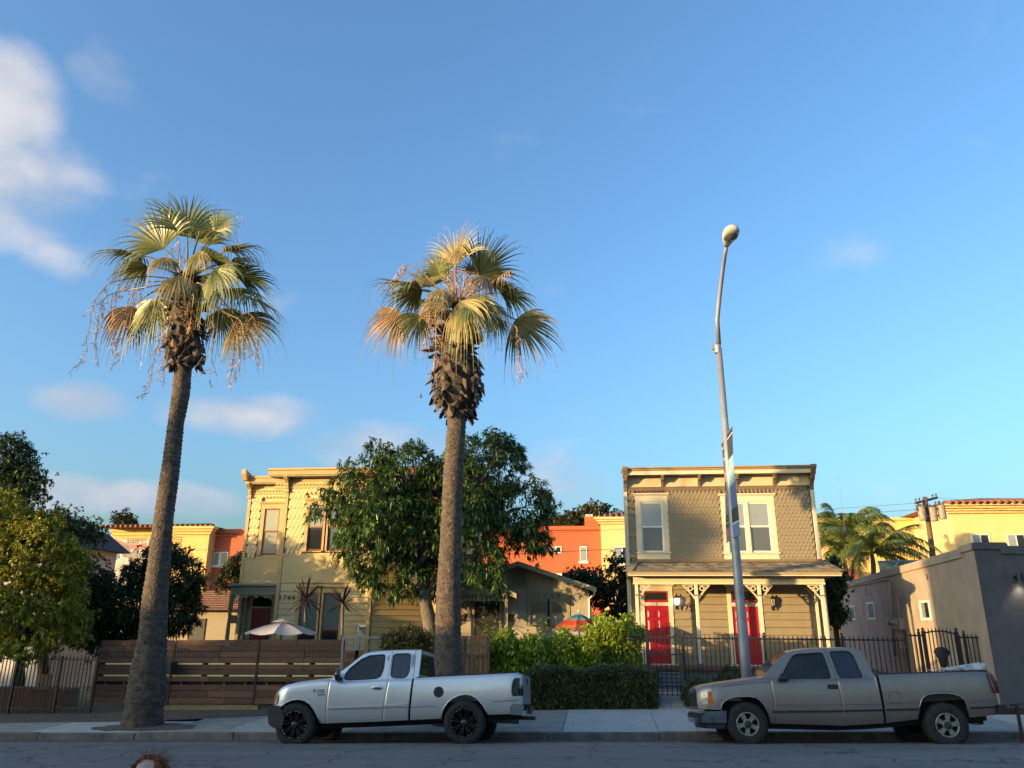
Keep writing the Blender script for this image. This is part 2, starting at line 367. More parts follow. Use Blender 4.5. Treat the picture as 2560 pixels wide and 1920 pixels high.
def make_truck(name, label, Y0, W, RT, c, paint, top, bottom, rocker, seams, seam_tilt, bed_x, ends, wheels, tyre_r, rim_r, win_polys, green, roofy, rim_kind, arch_lip):
    P = lambda pts: sorted([(c(a, b).x, c(a, b).z) for a, b in pts])
    top_, bot_, rock_ = P(top), P(bottom), P(rocker)
    ip = lambda L, x: float(np.interp(x, [p[0] for p in L], [p[1] for p in L]))
    zt, zb, zr = (lambda x: ip(top_, x)), (lambda x: ip(bot_, x)), (lambda x: ip(rock_, x))
    x0, x1 = ends[0], ends[1]
    OFF = [(0, .085), (.08, .045), (.2, .018), (.34, .003), (.46, 0), (.62, .004), (.78, .018), (.92, .040), (1.0, .075)]
    off = lambda t: float(np.interp(t, [p[0] for p in OFF], [p[1] for p in OFF]))
    plan = lambda x: .20 * max(0, 1 - (x - x0) / .42) ** 2.2 + .05 * max(0, 1 - (x1 - x) / .25) ** 2
    def sidey(x, z):
        return off((z - zr(x)) / max(.1, zt(x) - zr(x))) + plan(x)
    m3 = lambda x, yy, z: (x, Y0 + yy, z - RT * yy)
    xk = [x0] + [s for s in seams] + [x1]
    tilt = lambda x: float(np.interp(x, [p[0] for p in seam_tilt], [p[1] for p in seam_tilt]))
    zmid = zr((x0 + x1) / 2) + .35
    K = 14
    def col(x, side=0, inset=0.0):
        out = []
        for k in range(K + 1):
            z = zb(x) + (zt(x) - zb(x)) * k / K
            yy = sidey(x, z) + inset
            out.append(m3(x + tilt(x) * (z - zmid), yy if side == 0 else W - yy, z))
        return out
    def stations(a, b):
        s = set(np.arange(a, b, .045)) | {a, b} | {p[0] for p in bot_ + top_ if a < p[0] < b}
        return sorted(s)
    root = thing(name, label, 'pickup truck', (sum(wheels[0][:1]) / 1, Y0 + W / 2, ip(rock_, x0) - .4))
    # hood and front wings
    def full(xs, bedlike=False, crown=.06, cap_front=False, cap_back=False):
        b = MB(); rows = []
        for x in xs:
            n_, f_ = col(x, 0), col(x, 1)
            ztp, o = zt(x), sidey(x, zt(x)); xx = x + tilt(x) * (zt(x) - zmid)
            mid = []
            if bedlike:
                zf = zr(x) + .30
                for yy, z in ((o + .03, ztp + .012), (o + .085, ztp + .008), (o + .09, zf)): mid.append(m3(xx, yy, z))
                for yy, z in ((W - o - .09, zf), (W - o - .085, ztp + .008), (W - o - .03, ztp + .012)): mid.append(m3(xx, yy, z))
            else:
                for q in (.03, .1, .22, .36, .5, .64, .78, .9, .97):
                    yy = o + (W - 2 * o) * q
                    mid.append(m3(xx, yy, ztp + crown * (1 - (2 * q - 1) ** 4)))
            rows.append(n_ + mid + f_[::-1])
        b.grid(rows); n = len(rows[0])
        if cap_front: b.f.append(tuple(range(n)))
        if cap_back: b.f.append(tuple(range((len(rows) - 1) * n, len(rows) * n))[::-1])
        return b
    g = .006
    full(stations(x0, seams[0] - g), cap_front=True).build('body', paint, root, smooth=True)
    if seams[2] < bed_x - .02:
        pass
    full(stations(bed_x, x1), bedlike=True, cap_front=False, cap_back=True).build('cargo_bed', paint, root, smooth=True)
    for nm, a, b_ in (('door', seams[0] + g, seams[1] - g), ('rear_door', seams[1] + g, seams[2] - g)):
        for side in (0, 1):
            xs = stations(a, b_); rows = [col(xs[0], side, .05)] + [col(x, side) for x in xs] + [col(xs[-1], side, .05)]
            rows = [r + [(r[-1][0], r[-1][1] + (.07 if side == 0 else -.07), r[-1][2] + .004)] for r in rows]
            d = MB().grid(rows).build(nm, paint, root, smooth=True)
            if nm == 'door' and side == 0: near_door = d
            if nm == 'rear_door' and side == 0: near_rear = d
    # dark inner core, floor and chassis
    b = MB(); b.grid([[m3(x, yy, z) for yy, z in ((.07 + plan(x), zr(x) + .06), (.09 + plan(x), zt(x) - .015), (W - .09 - plan(x), zt(x) - .015), (W - .07 - plan(x), zr(x) + .06))] for x in stations(seams[0] - .05, bed_x + .02)], close=True)
    n = len(b.v); b.f.append(tuple(range(4))); b.f.append(tuple(range(n - 4, n))[::-1])
    b.build('cabin_floor', under_m, root)
    b = MB(); b.grid([[m3(x, yy, z) for yy, z in ((.34, zr(x) - .10), (.34, zr(x) + .42), (W - .34, zr(x) + .42), (W - .34, zr(x) - .10))] for x in np.linspace(x0 + .3, x1 - .12, 12)], close=True)
    n = len(b.v); b.f.append(tuple(range(4))); b.f.append(tuple(range(n - 4, n))[::-1])
    b.build('chassis', under_m, root)
    # greenhouse: side panels with window openings, roof, windscreen, rear window
    outer = [c(a, b_) for a, b_ in green]
    zbelt = min(p.z for p in outer); slope = .36
    gy = lambda z: .075 + max(0, z - zbelt) * slope
    holes = [[c(a, b_) for a, b_ in w] for w in win_polys]
    def rounded(poly, r=.035):
        out = []; n = len(poly)
        for i in range(n):
            p, q, s_ = poly[i - 1], poly[i], poly[(i + 1) % n]
            u, v = (p - q), (s_ - q); d1, d2 = min(r, u.length * .45), min(r, v.length * .45)
            a, e = q + u.normalized() * d1, q + v.normalized() * d2
            for t in (0, .5, 1): out.append((1 - t) ** 2 * a + 2 * t * (1 - t) * q + t * t * e)
        return [Vector((p.x, 0, p.z)) for p in out]
    holes = [rounded(h) for h in holes]
    for side in (0, 1):
        bm = bmesh.new(); edges = []
        for loop in [[Vector((p.x, 0, p.z)) for p in outer]] + holes:
            vs = [bm.verts.new(p) for p in loop]
            edges += [bm.edges.new((vs[i], vs[(i + 1) % len(vs)])) for i in range(len(vs))]
        bmesh.ops.triangle_fill(bm, use_beauty=True, use_dissolve=False, edges=edges)
        r = bmesh.ops.extrude_face_region(bm, geom=list(bm.faces))
        for e in r['geom']:
            if isinstance(e, bmesh.types.BMVert): e.co.y += .05
        for v in bm.verts:
            yy = gy(v.co.z) + v.co.y
            v.co = Vector(m3(v.co.x, yy if side == 0 else W - yy, v.co.z))
        bmesh.ops.recalc_face_normals(bm, faces=bm.faces)
        me = bpy.data.meshes.new('cab_side'); bm.to_mesh(me); bm.free(); me.materials.append(paint)
        panel = put('cab_side', me, root)
        for i, h in enumerate(holes):
            yv = lambda p, d: gy(p.z) + d
            S = lambda yy: yy if side == 0 else W - yy
            MB().add([m3(p.x, S(yv(p, .016)), p.z) for p in h], [tuple(range(len(h))) if side else tuple(range(len(h)))[::-1]]).build('side_window', win_clear if i == 0 else win_dark, panel)
            MB().tube([m3(p.x, S(yv(p, .004)), p.z) for p in h] + [m3(h[0].x, S(yv(h[0], .004)), h[0].z)], .012, 5, cap=False).build('window_seal', black_trim, panel)
    # seats and steering wheel behind the glass
    seat_m = mat('grey_seat_cloth', (.10, .10, .10), .9, var=.2, scale=12)
    gx0, gx1 = min(p.x for p in outer), max(p.x for p in outer); zs_ = zbelt
    for yy0 in (.28, W - .88):
        st = MB().hexa([m3(gx0 + 1.05 + i, yy0 + j, zs_ + k) for i, j, k in ((0, 0, -.45), (.16, 0, -.45), (.16, .58, -.45), (0, .58, -.45), (.16, .03, .22), (.30, .03, .22), (.30, .55, .22), (.16, .55, .22))]).build('seat', seat_m, root, bevel=.03)
        MB().hexa([m3(gx0 + 1.22 + i, yy0 + j, zs_ + k) for k in (.24, .42) for i, j in ((0, .16), (.11, .16), (.11, .42), (0, .42))]).build('headrest', seat_m, st, bevel=.02)
    MB().tube([m3(gx0 + .72 + .10 * math.sin(t), .60 + .19 * math.cos(t), zs_ + .05 + .17 * math.sin(t)) for t in [2 * math.pi * k / 20 for k in range(21)]], .014, 6, cap=False).build('steering_wheel', black_trim, root, smooth=True)
    MB().hexa([m3(gx0 + .25 + i, j, zs_ + k) for i, j, k in ((0, .12, -.1), (.45, .12, -.2), (.45, W - .12, -.2), (0, W - .12, -.1), (0, .12, .02), (.42, .12, .03), (.42, W - .12, .03), (0, W - .12, .02))]).build('dashboard', black_trim, root)
    # roof between the two upper edges
    tops = sorted([(c(a, b_).x, c(a, b_).z) for a, b_ in roofy])
    rows = []
    for x in np.linspace(tops[0][0], tops[-1][0], 26):
        z = ip(tops, x); o = gy(z) - .004
        rows.append([m3(x, o + .02, z - .035)] + [m3(x, o + (W - 2 * o) * q, z + .055 * (1 - (2 * q - 1) ** 4) - .008) for q in (0.005, .04, .12, .25, .4, .5, .6, .75, .88, .96, .995)] + [m3(x, W - o - .02, z - .035)])
    MB().grid(rows).build('roof', paint, root, smooth=True)
    return dict(root=root, m3=m3, sidey=sidey, zt=zt, zb=zb, zr=zr, gy=gy, door=near_door, rear=near_rear, outer=outer, tops=tops, ip=ip, W=W, Y0=Y0, tilt=tilt, zmid=zmid)

def strip(tk, pts, w, proud, m, name, parent):
    """a moulding that follows the body side along points given in photo crop coordinates"""
    b = MB(); rows = []
    for p in pts:
        for_z = [p.z + w / 2, p.z - w / 2]
        yy = tk['sidey'](p.x, p.z)
        rows.append([tk['m3'](p.x, yy + .02, p.z + w / 2), tk['m3'](p.x, yy - proud, p.z + w * .38), tk['m3'](p.x, yy - proud, p.z - w * .38), tk['m3'](p.x, yy + .02, p.z - w / 2)])
    b.grid(rows, close=True); n = len(b.v); b.f.append((3, 2, 1, 0)); b.f.append((n - 4, n - 3, n - 2, n - 1))
    return b.build(name, m, parent)
def wheel(root, x, y, z, r, rim, kind, flip, mesh_cache):
    key = kind
    if key not in mesh_cache:
        w = .27
        t = MB().lathe([(rim - .01, .04), (rim, .0), (rim + .02, -.012), (r - .07, -.016), (r - .025, .0), (r - .004, .03), (r, .06), (r, w - .06), (r - .004, w - .03), (r - .025, w), (rim + .02, w), (rim - .01, w - .03)], n=56, axis='y')
        for i in range(56):                                    # tread blocks on the shoulder
            a = 2 * math.pi * i / 56
            for h in (.012, w - .05):
                ca, sa = math.cos(a), math.sin(a); da = .035
                q = [(r - .03, a), (r + .006, a), (r + .006, a + da), (r - .03, a + da)]
                vs = [(qr * math.cos(qa), h + dh, qr * math.sin(qa)) for dh in (0, .04) for qr, qa in q]
                t.add(vs, [(0, 1, 2, 3), (7, 6, 5, 4), (0, 4, 5, 1), (1, 5, 6, 2), (2, 6, 7, 3), (3, 7, 4, 0)])
        d = {'tyre': t.mesh('wheel', tyre_m, True)}
        if kind == 'black':
            rm = mat('black_alloy', (.007, .007, .008), .5, var=.1, spec=.25)
            d['rim'] = MB().lathe([(rim + .004, -.004), (rim - .004, -.014), (rim - .022, -.010), (rim - .026, .03), (rim - .035, .16), (rim - .06, .19), (.02, .19)], n=48, axis='y').mesh('rim', rm, True)
            s = MB()
            for i in range(8):
                a = 2 * math.pi * i / 8 + .2
                for da in (-.13, .13):
                    ca, sa = math.cos(a + da * .4), math.sin(a + da * .4); cb, sb = math.cos(a + da), math.sin(a + da)
                    s.beam((ca * .06, .02, sa * .06), (cb * (rim - .02), -.002, sb * (rim - .02)), .026, .03, up=(0, 1, 0))
            d['spokes'] = s.mesh('spoke_star', rm)
            d['cap'] = MB().lathe([(.075, .02), (.07, -.01), (.055, -.03), (.03, -.036), (.0, -.036)], n=24, axis='y').mesh('hub_cap', mat('gloss_black', (.02, .021, .024), .25, coat=.5), True)
            s = MB()
            for i in range(8):
                a = 2 * math.pi * i / 8 + .2
                for da in (-.13, .13): s.lathe([(.0075, -.004), (.006, -.014), (0, -.016)], ((rim - .014) * math.cos(a + da), -.006, (rim - .014) * math.sin(a + da)), 8, 'y')
            d['rivet'] = s.mesh('rivet_ring', chrome)
        else:
            al = mat('worn_alloy', (.36, .34, .31), .42, var=.25, scale=20, metal=.6)
            dk = under_m
            d['rim'] = MB().lathe([(rim + .004, -.006), (rim - .008, -.016), (rim - .022, -.008), (rim - .028, .05)], n=48, axis='y').mesh('rim', al, True)
            s = MB()
            for i in range(5):
                a = 2 * math.pi * i / 5 + .95
                pts = [(.07, -.42), (rim - .02, -.26), (rim - .02, .26), (.07, .42)]
                vs = [(q * math.cos(a + da), h, q * math.sin(a + da)) for h in (.0, .035) for q, da in pts]
                s.add(vs, [(0, 1, 2, 3), (7, 6, 5, 4), (0, 4, 5, 1), (1, 5, 6, 2), (2, 6, 7, 3), (3, 7, 4, 0)])
            s.lathe([(.09, .0), (.07, -.004), (.07, .03)], n=24, axis='y')
            d['spokes'] = s.mesh('spoke_star', al)
            d['cap'] = MB().lathe([(.072, .03), (.07, -.012), (.05, -.022), (.0, -.024)], n=24, axis='y').mesh('hub_cap', mat('dusty_black', (.03, .03, .03), .7), True)
            d['rivet'] = MB().lathe([(rim - .03, .09), (.0, .09)], n=32, axis='y').mesh('brake_disc', dk)
        mesh_cache[key] = d
    d = mesh_cache[key]
    M = T(x, y, z) @ (Matrix.Rotation(math.pi, 4, 'Z') if flip else Matrix.Identity(4)) @ Matrix.Rotation(rng.uniform(0, 1.2), 4, 'Y')
    wo_ = put('wheel', d['tyre'], root, M)
    for nm, k in (('rim', 'rim'), ('spoke_star', 'spokes'), ('hub_cap', 'cap'), ('rivet_ring' if kind == 'black' else 'brake_disc', 'rivet')): tag(put(nm, d[k], wo_, M), kind='stuff' if nm == 'rivet_ring' else None)
    return wo_

# ---- silver pickup, nose to the left
TF = 16.45
cF = lambda a, b: at(640 + a / 3.072, 1520 + b / 3.072, TF)
silver = mat('silver_metallic_paint', (.62, .62, .625), .31, var=.03, scale=1.0, metal=.5, coat=.5, streak=.03)
xF = lambda a, b=700: cF(a, b).x
fr = make_truck('pickup_truck', 'silver extended cab pickup with black wheels parked by the palm', TF, 1.98, .10, cF, silver,
    top=[(104, 700), (118, 665), (135, 640), (165, 618), (210, 597), (290, 578), (400, 562), (500, 552), (553, 548), (620, 556), (700, 562), (960, 548), (1195, 540), (1222, 536), (2005, 498), (2030, 500)],
    bottom=[(104, 745), (165, 752), (188, 755), (205, 740), (235, 722), (280, 705), (330, 700), (375, 710), (420, 740), (450, 785), (470, 835), (485, 885), (548, 887), (960, 872), (1165, 862), (1416, 850), (1424, 805), (1440, 770), (1470, 725), (1510, 692), (1560, 670), (1610, 662), (1655, 670), (1700, 697), (1740, 742), (1768, 790), (1783, 820), (1975, 814), (2030, 812)],
    rocker=[(104, 890), (485, 885), (548, 887), (960, 872), (1416, 850), (2030, 814)],
    seams=[xF(541), xF(985), xF(1178)], seam_tilt=[(xF(104), 0), (xF(541), .03), (xF(985), .10), (xF(1178), .07), (xF(1300), .02), (xF(2030), 0)], bed_x=xF(1192),
    ends=(xF(104), xF(2030)), wheels=[(xF(293),)], tyre_r=.42, rim_r=.265,
    win_polys=[[(668, 545), (670, 510), (700, 463), (790, 386), (850, 359), (955, 352), (968, 362), (963, 470), (945, 528), (905, 543), (700, 555)],
               [(1030, 362), (1045, 346), (1150, 342), (1167, 355), (1166, 480), (1150, 525), (1120, 538), (1045, 537), (1022, 520), (1024, 460)]],
    green=[(556, 548), (610, 506), (680, 452), (745, 392), (795, 352), (840, 336), (920, 326), (1020, 321), (1120, 318), (1238, 317), (1246, 330), (1244, 420), (1238, 536), (1195, 541), (960, 549), (700, 563), (620, 557)],
    roofy=[(800, 350), (840, 335), (920, 325), (1020, 320), (1120, 317), (1240, 317)], rim_kind='black', arch_lip=True)
root, m3, W = fr['root'], fr['m3'], 1.98
sy = fr['sidey']
WC = {}
for cx, cy in ((293, 898), (1597, 882)):
    p = cF(cx, cy)
    wheel(root, p.x, TF + .02, p.z, .425, .275, 'black', False, WC)
    wheel(root, p.x, TF + W - .02, p.z - .10 * W, .425, .275, 'black', True, WC)
for pts in ([(190, 757), (205, 741), (235, 723), (280, 706), (330, 701), (375, 711), (420, 741), (450, 786), (470, 836), (486, 884)], [(1416, 850), (1424, 805), (1440, 770), (1470, 725), (1510, 692), (1560, 670), (1610, 662), (1655, 670), (1700, 697), (1740, 742), (1768, 790), (1783, 820)]):
    MB().tube([m3(q.x, sy(q.x, q.z) + .002, q.z) for q in [cF(*k) for k in pts]], .016, 6).build('wheel_arch_lip', silver, root, smooth=True)
# windscreen and rear window
def quad_glass(nm, pts, m, parent): return MB().add(pts, [(0, 1, 2, 3)]).build(nm, m, parent)
a, b_ = cF(560, 545), cF(798, 354)
quad_glass('windscreen', [m3(a.x, .12, a.z), m3(a.x - .12, W / 2, a.z + .03), m3(b_.x - .03, W / 2, b_.z + .05), m3(b_.x, fr['gy'](b_.z) + .03, b_.z)], win_dark, root)
quad_glass('windscreen', [m3(a.x - .12, W / 2, a.z + .03), m3(a.x, W - .12, a.z), m3(b_.x, W - fr['gy'](b_.z) - .03, b_.z), m3(b_.x - .03, W / 2, b_.z + .05)], win_dark, root)
a, b_ = cF(1240, 530), cF(1243, 330)
MB().hexa([m3(a.x - .05, .12, a.z), m3(a.x, .12, a.z), m3(a.x, W - .12, a.z), m3(a.x - .05, W - .12, a.z), m3(b_.x - .05, .33, b_.z + .04), m3(b_.x, .33, b_.z + .04), m3(b_.x, W - .33, b_.z + .04), m3(b_.x - .05, W - .33, b_.z + .04)]).build('cab_back', silver, root)
zz0, zz1 = cF(1250, 508).z, cF(1250, 342).z
quad_glass('rear_window', [m3(a.x + .006, .17 , zz0), m3(a.x + .006, W - .17, zz0), m3(b_.x + .006, W - .38, zz1), m3(b_.x + .006, .38, zz1)], win_dark, root)
# rail cap, mouldings, seams
MB().grid([[m3(q.x, sy(q.x, q.z) - .004, q.z - .025), m3(q.x, sy(q.x, q.z) + .005, q.z + .022), m3(q.x, sy(q.x, q.z) + .1, q.z + .022), m3(q.x, sy(q.x, q.z) + .1, q.z - .01)] for q in [cF(1228 + 776 * i / 12, 536 - 38 * i / 12) for i in range(13)]]).build('rail_cap', black_trim, root)
strip(fr, [cF(555 + 418 * i / 8, 766 - 15 * i / 8) for i in range(9)], .045, .018, silver, 'side_moulding', root)
strip(fr, [cF(983 + 172 * i / 4, 750 - 9 * i / 4) for i in range(5)], .045, .018, silver, 'side_moulding', root)
strip(fr, [cF(545 + 830 * i / 8, 782 - 26 * i / 8) for i in range(9)], .012, .004, black_trim, 'pinstripe', root)
strip(fr, [cF(1815 + 190 * i / 4, 720 - 12 * i / 4) for i in range(5)], .012, .004, black_trim, 'pinstripe', root)
for pts in ([(1027, 322), (1018, 420), (1003, 545)],):
    MB().tube([m3(q.x, fr['gy'](q.z) - .001, q.z) for q in [cF(*k) for k in pts]], .005, 5).build('door_gap', black_trim, root)
for pts in ([(1203, 318), (1203, 420), (1199, 535)],):
    MB().tube([m3(q.x, fr['gy'](q.z) - .001, q.z) for q in [cF(*k) for k in pts]], .005, 5).build('door_gap', black_trim, root)
# peeled paint patches on the pillars
peel = mat('bare_primer', (.36, .37, .36), .7, var=.2, scale=12)
for (ax, ay, rx, ry) in ((995, 380, 9, 22), (1187, 400, 12, 58)):
    n = 14; MB().add([m3(q.x, fr['gy'](q.z) - .003, q.z) for q in [cF(ax + rx * math.cos(2 * math.pi * i / n) * (1 + .15 * math.sin(3 * i)), ay + ry * math.sin(2 * math.pi * i / n)) for i in range(n)]], [tuple(range(n))]).build('peeled_paint', peel, root)
# handle, mirror, fuel door, badge
q = cF(930, 614); yy = sy(q.x, q.z)
h_ = MB().lathe([(.0, -.012), (.1, -.012), (.118, -.002), (.122, .012)], n=24, axis='y'); h_.v = [m3(q.x + v[0] * 1.12, yy + v[1], q.z + v[2] * .5) for v in h_.v]
ho = h_.build('handle', silver, fr['door'], smooth=True)
MB().hexa([m3(q.x + i, yy + j, q.z + k) for k in (-.02, .012) for i, j in ((-.085, -.018), (.085, -.018), (.085, -.008), (-.085, -.008))]).build('handle_recess', black_trim, ho)
q = cF(632, 518); yy = sy(q.x, cF(632, 545).z)
mm = MB().lathe([(0, -.055), (.06, -.05), (.085, -.03), (.092, 0), (.092, .03), (.0, .035)], n=20, axis='x')
mm.v = [m3(q.x + v[0] * 1.1, yy - .10 + v[1] * 1.1, q.z + v[2] * 1.35) for v in mm.v]
mo = mm.build('door_mirror', mat('gloss_black_cap', (.015, .016, .018), .12, coat=.6), root, smooth=True)
MB().beam(m3(q.x + .02, yy - .06, q.z - .05), m3(q.x + .03, yy + .05, q.z - .09), .09, .05).build('mirror_arm', black_trim, root)
q = cF(1402, 646); yy = sy(q.x, q.z)
fd = MB().lathe([(0, -.008), (.102, -.008), (.108, .0), (.108, .01)], n=32, axis='y'); fd.v = [m3(q.x + v[0], yy + v[1], q.z + v[2]) for v in fd.v]
fo = fd.build('fuel_door', black_trim, root)
s = MB()
for i in range(10): s.lathe([(.008, -.008), (.006, -.015), (0, -.016)], (.088 * math.cos(i * .6283), 0, .088 * math.sin(i * .6283)), 8, 'y')
s.v = [m3(q.x + v[0], yy + v[1], q.z + v[2]) for v in s.v]; tag(s.build('bolt_ring', chrome, fo), kind='stuff')
q = cF(482, 640); yy = sy(q.x, q.z)
put('badge', text_mesh('F-150', .105, .008, chrome, 'badge'), root, T(*m3(q.x, yy - .006, q.z)))
MB().hexa([m3(q.x + .05 + i, yy + j, q.z + k) for k in (-.078, -.050) for i, j in ((-.07, -.012), (.09, -.012), (.09, .01), (-.07, .01))]).build('badge_bar', chrome, root)
# headlamp, grille, bumpers
def patch(pts, m, nm, parent, d=.0, front=False, thick=.05):
    fr3 = [cF(*k) for k in pts]
    vs = [m3(p.x - d, sy(p.x, p.z) - d, p.z) for p in fr3] + [m3(p.x + .06, sy(p.x, p.z) + thick, p.z) for p in fr3]; n = len(pts)
    return MB().add(vs, [tuple(range(n))] + [(i, n + i, n + (i + 1) % n, (i + 1) % n) for i in range(n)]).build(nm, m, parent, fix=True)
hl = patch([(109, 690), (118, 662), (150, 655), (166, 662), (169, 700), (160, 730), (140, 742), (108, 742)], black_trim, 'headlamp', root, .006)
patch([(118, 690), (124, 670), (146, 667), (150, 690), (132, 720), (118, 722)], amber, 'turn_lens', hl, .012)
patch([(135, 722), (152, 690), (158, 672), (160, 705), (150, 732), (134, 736)], lamp_clear, 'headlamp_lens', hl, .012)
xg, zg0, zg1 = xF(106), cF(110, 742).z, cF(110, 665).z
MB().hexa([m3(xg + i, j, k) for k in (zg0, zg1) for i, j in ((-.02, .34), (-.02, W - .34), (.04, W - .34), (.04, .34))]).build('grille', black_trim, root)
def bumper(nm, m, prof_xz, y_in, curve, parent, nrow=15):
    rows = []
    for i in range(nrow):
        q = i / (nrow - 1); yy = y_in + (W - 2 * y_in) * q; e = abs(2 * q - 1) ** curve[1] * curve[0]
        rows.append([m3(x + e, yy, z) for x, z in prof_xz])
    b = MB().grid(rows, close=True); n = len(prof_xz); b.f.append(tuple(range(n))); b.f.append(tuple(range(len(b.v) - n, len(b.v)))[::-1])
    return b.build(nm, m, parent, smooth=False, fix=True)
B = lambda pts: [(cF(*k).x, cF(*k).z) for k in pts]
fb = bumper('front_bumper', dull_chrome, B([(150, 758), (78, 765), (62, 785), (56, 830), (58, 880), (75, 905), (95, 918), (160, 925), (172, 830)]), .0, (.10, 3), root)
strip_pts = B([(72, 788), (64, 802), (66, 806), (74, 792)])
bumper('bumper_strip', chrome, B([(78, 783), (66, 800), (64, 806), (80, 790)]), .0, (.10, 3), fb)
rb = bumper('rear_bumper', chrome, B([(1972, 735), (2075, 738), (2080, 775), (2068, 790), (2062, 825), (1972, 818)]), .02, (-.06, 4), root)
MB().hexa([m3(xF(2068) + i, j, cF(2068, 745).z + k) for k in (-.17, 0.0) for i, j in ((-.02, .78), (.05, .78), (.05, 1.2), (-.02, 1.2))]).build('licence_recess', dull_chrome, rb)
# tail lamp, tailgate, exhaust, tow hitch
patch([(1977, 600), (1984, 560), (2000, 538), (2022, 536), (2027, 620), (2027, 674), (1985, 676), (1976, 650)], smoke_lens, 'tail_lamp', root, .035)
xr = xF(2030); z0, z1 = cF(2025, 735).z, cF(2025, 505).z
tg = MB().hexa([m3(xr + .005 + i, j, k) for k in (z0, z1) for i, j in ((-.02, .06), (.035, .10), (.035, W - .10), (-.02, W - .06))]).build('tailgate', silver, root, bevel=.012)
MB().hexa([m3(xr + .038 + i, W / 2 + j, z1 - .12 + k) for k in (-.05, .05) for i, j in ((-.01, -.11), (.012, -.11), (.012, .11), (-.01, .11))]).build('handle', black_trim, tg)
MB().hexa([m3(xr - .01 + i, j, z1 + k) for k in (0.006, .03) for i, j in ((-.02, .06), (.05, .1), (.05, W - .1), (-.02, W - .06))]).build('rail_cap', black_trim, root)
q = cF(1990, 875); MB().tube([m3(q.x - .9, .45, q.z + .02), m3(q.x + .03, .42, q.z)], .045, 12).build('exhaust_pipe', dull_chrome, root, smooth=True)
q = cF(2070, 850); MB().beam(m3(q.x - .5, W / 2, q.z), m3(q.x + .12, W / 2, q.z), .07, .07).build('tow_hitch', black_trim, root)

# ---- taupe pickup, nose to the left
cG = lambda a, b: at(1700 + a / 2.572, 1560 + b / 2.572, TF)
xG = lambda a, b=500: cG(a, b).x
taupe = mat('taupe_metallic_paint', (.245, .205, .182), .36, var=.06, scale=1.2, metal=.45, coat=.4, streak=.08)
gm = make_truck('pickup_truck', 'taupe brown extended cab pickup with alloy wheels parked by the street lamp', TF, 1.95, .10, cG, taupe,
    top=[(118, 425), (130, 412), (160, 402), (240, 388), (400, 366), (535, 346), (590, 348), (800, 352), (1000, 352), (1260, 347), (1272, 326), (1995, 303), (2068, 303)],
    bottom=[(118, 545), (262, 553), (268, 520), (285, 497), (315, 480), (360, 470), (440, 466), (485, 472), (515, 490), (545, 527), (568, 570), (588, 640), (1055, 654), (1310, 640), (1538, 612), (1545, 520), (1558, 475), (1590, 455), (1640, 448), (1700, 445), (1755, 450), (1800, 464), (1830, 490), (1852, 535), (1872, 602), (2068, 582)],
    rocker=[(118, 640), (588, 640), (1055, 652), (1310, 640), (1538, 612), (2068, 584)],
    seams=[xG(602), xG(1040), xG(1298)], seam_tilt=[(xG(118), 0), (xG(602), -.04), (xG(1040), -.06), (xG(1298), -.05), (xG(1500), 0), (xG(2068), -.10)], bed_x=xG(1312),
    ends=(xG(118), xG(2050)), wheels=[(xG(438),)], tyre_r=.40, rim_r=.21,
    win_polys=[[(668, 348), (668, 318), (702, 258), (738, 206), (762, 190), (928, 179), (940, 190), (962, 270), (977, 344), (962, 350)],
               [(984, 180), (992, 172), (1092, 168), (1122, 180), (1142, 215), (1184, 344), (1042, 348), (1028, 330)]],
    green=[(540, 346), (598, 272), (650, 220), (700, 182), (740, 168), (830, 156), (950, 151), (1090, 148), (1160, 150), (1184, 160), (1200, 178), (1228, 240), (1262, 345), (1000, 353), (800, 353), (590, 349)],
    roofy=[(702, 182), (745, 167), (830, 156), (950, 150), (1090, 148), (1182, 158)], rim_kind='alloy', arch_lip=True)
root, m3, W, sy = gm['root'], gm['m3'], 1.95, gm['sidey']
for cx, cy, r in ((438, 645, .395), (1725, 652, .405)):
    p = cG(cx, cy)
    wheel(root, p.x, TF + .03, p.z, .395, .215, 'alloy', False, WC)
    wheel(root, p.x, TF + W - .03, p.z - .10 * W, .395, .215, 'alloy', True, WC)
lipm = mat('bright_arch_lip', (.45, .45, .47), .25, var=.2, metal=.8)
for pts in ([(266, 640), (268, 520), (285, 497), (315, 480), (360, 470), (440, 466), (485, 472), (515, 490), (545, 527), (568, 570), (588, 640)], [(1540, 612), (1545, 520), (1558, 475), (1590, 455), (1640, 448), (1700, 445), (1755, 450), (1800, 464), (1830, 490), (1852, 535), (1872, 602)]):
    MB().tube([m3(q.x, sy(q.x, q.z), q.z) for q in [cG(*k) for k in pts]], .011, 6).build('wheel_arch_lip', lipm, root, smooth=True)
a, b_ = cG(538, 343), cG(705, 182)
gy = gm['gy']
quad_glass('windscreen', [m3(a.x, .12, a.z), m3(a.x - .10, W / 2, a.z + .03), m3(b_.x - .03, W / 2, b_.z + .05), m3(b_.x, gy(b_.z) + .03, b_.z)], win_clear, root)
quad_glass('windscreen', [m3(a.x - .10, W / 2, a.z + .03), m3(a.x, W - .12, a.z), m3(b_.x, W - gy(b_.z) - .03, b_.z), m3(b_.x - .03, W / 2, b_.z + .05)], win_clear, root)
a, b_ = cG(1258, 345), cG(1186, 164)
MB().hexa([m3(a.x - .05, .1, a.z), m3(a.x, .1, a.z), m3(a.x, W - .1, a.z), m3(a.x - .05, W - .1, a.z), m3(b_.x - .05, .33, b_.z + .03), m3(b_.x, .33, b_.z + .03), m3(b_.x, W - .33, b_.z + .03), m3(b_.x - .05, W - .33, b_.z + .03)]).build('cab_back', taupe, root)
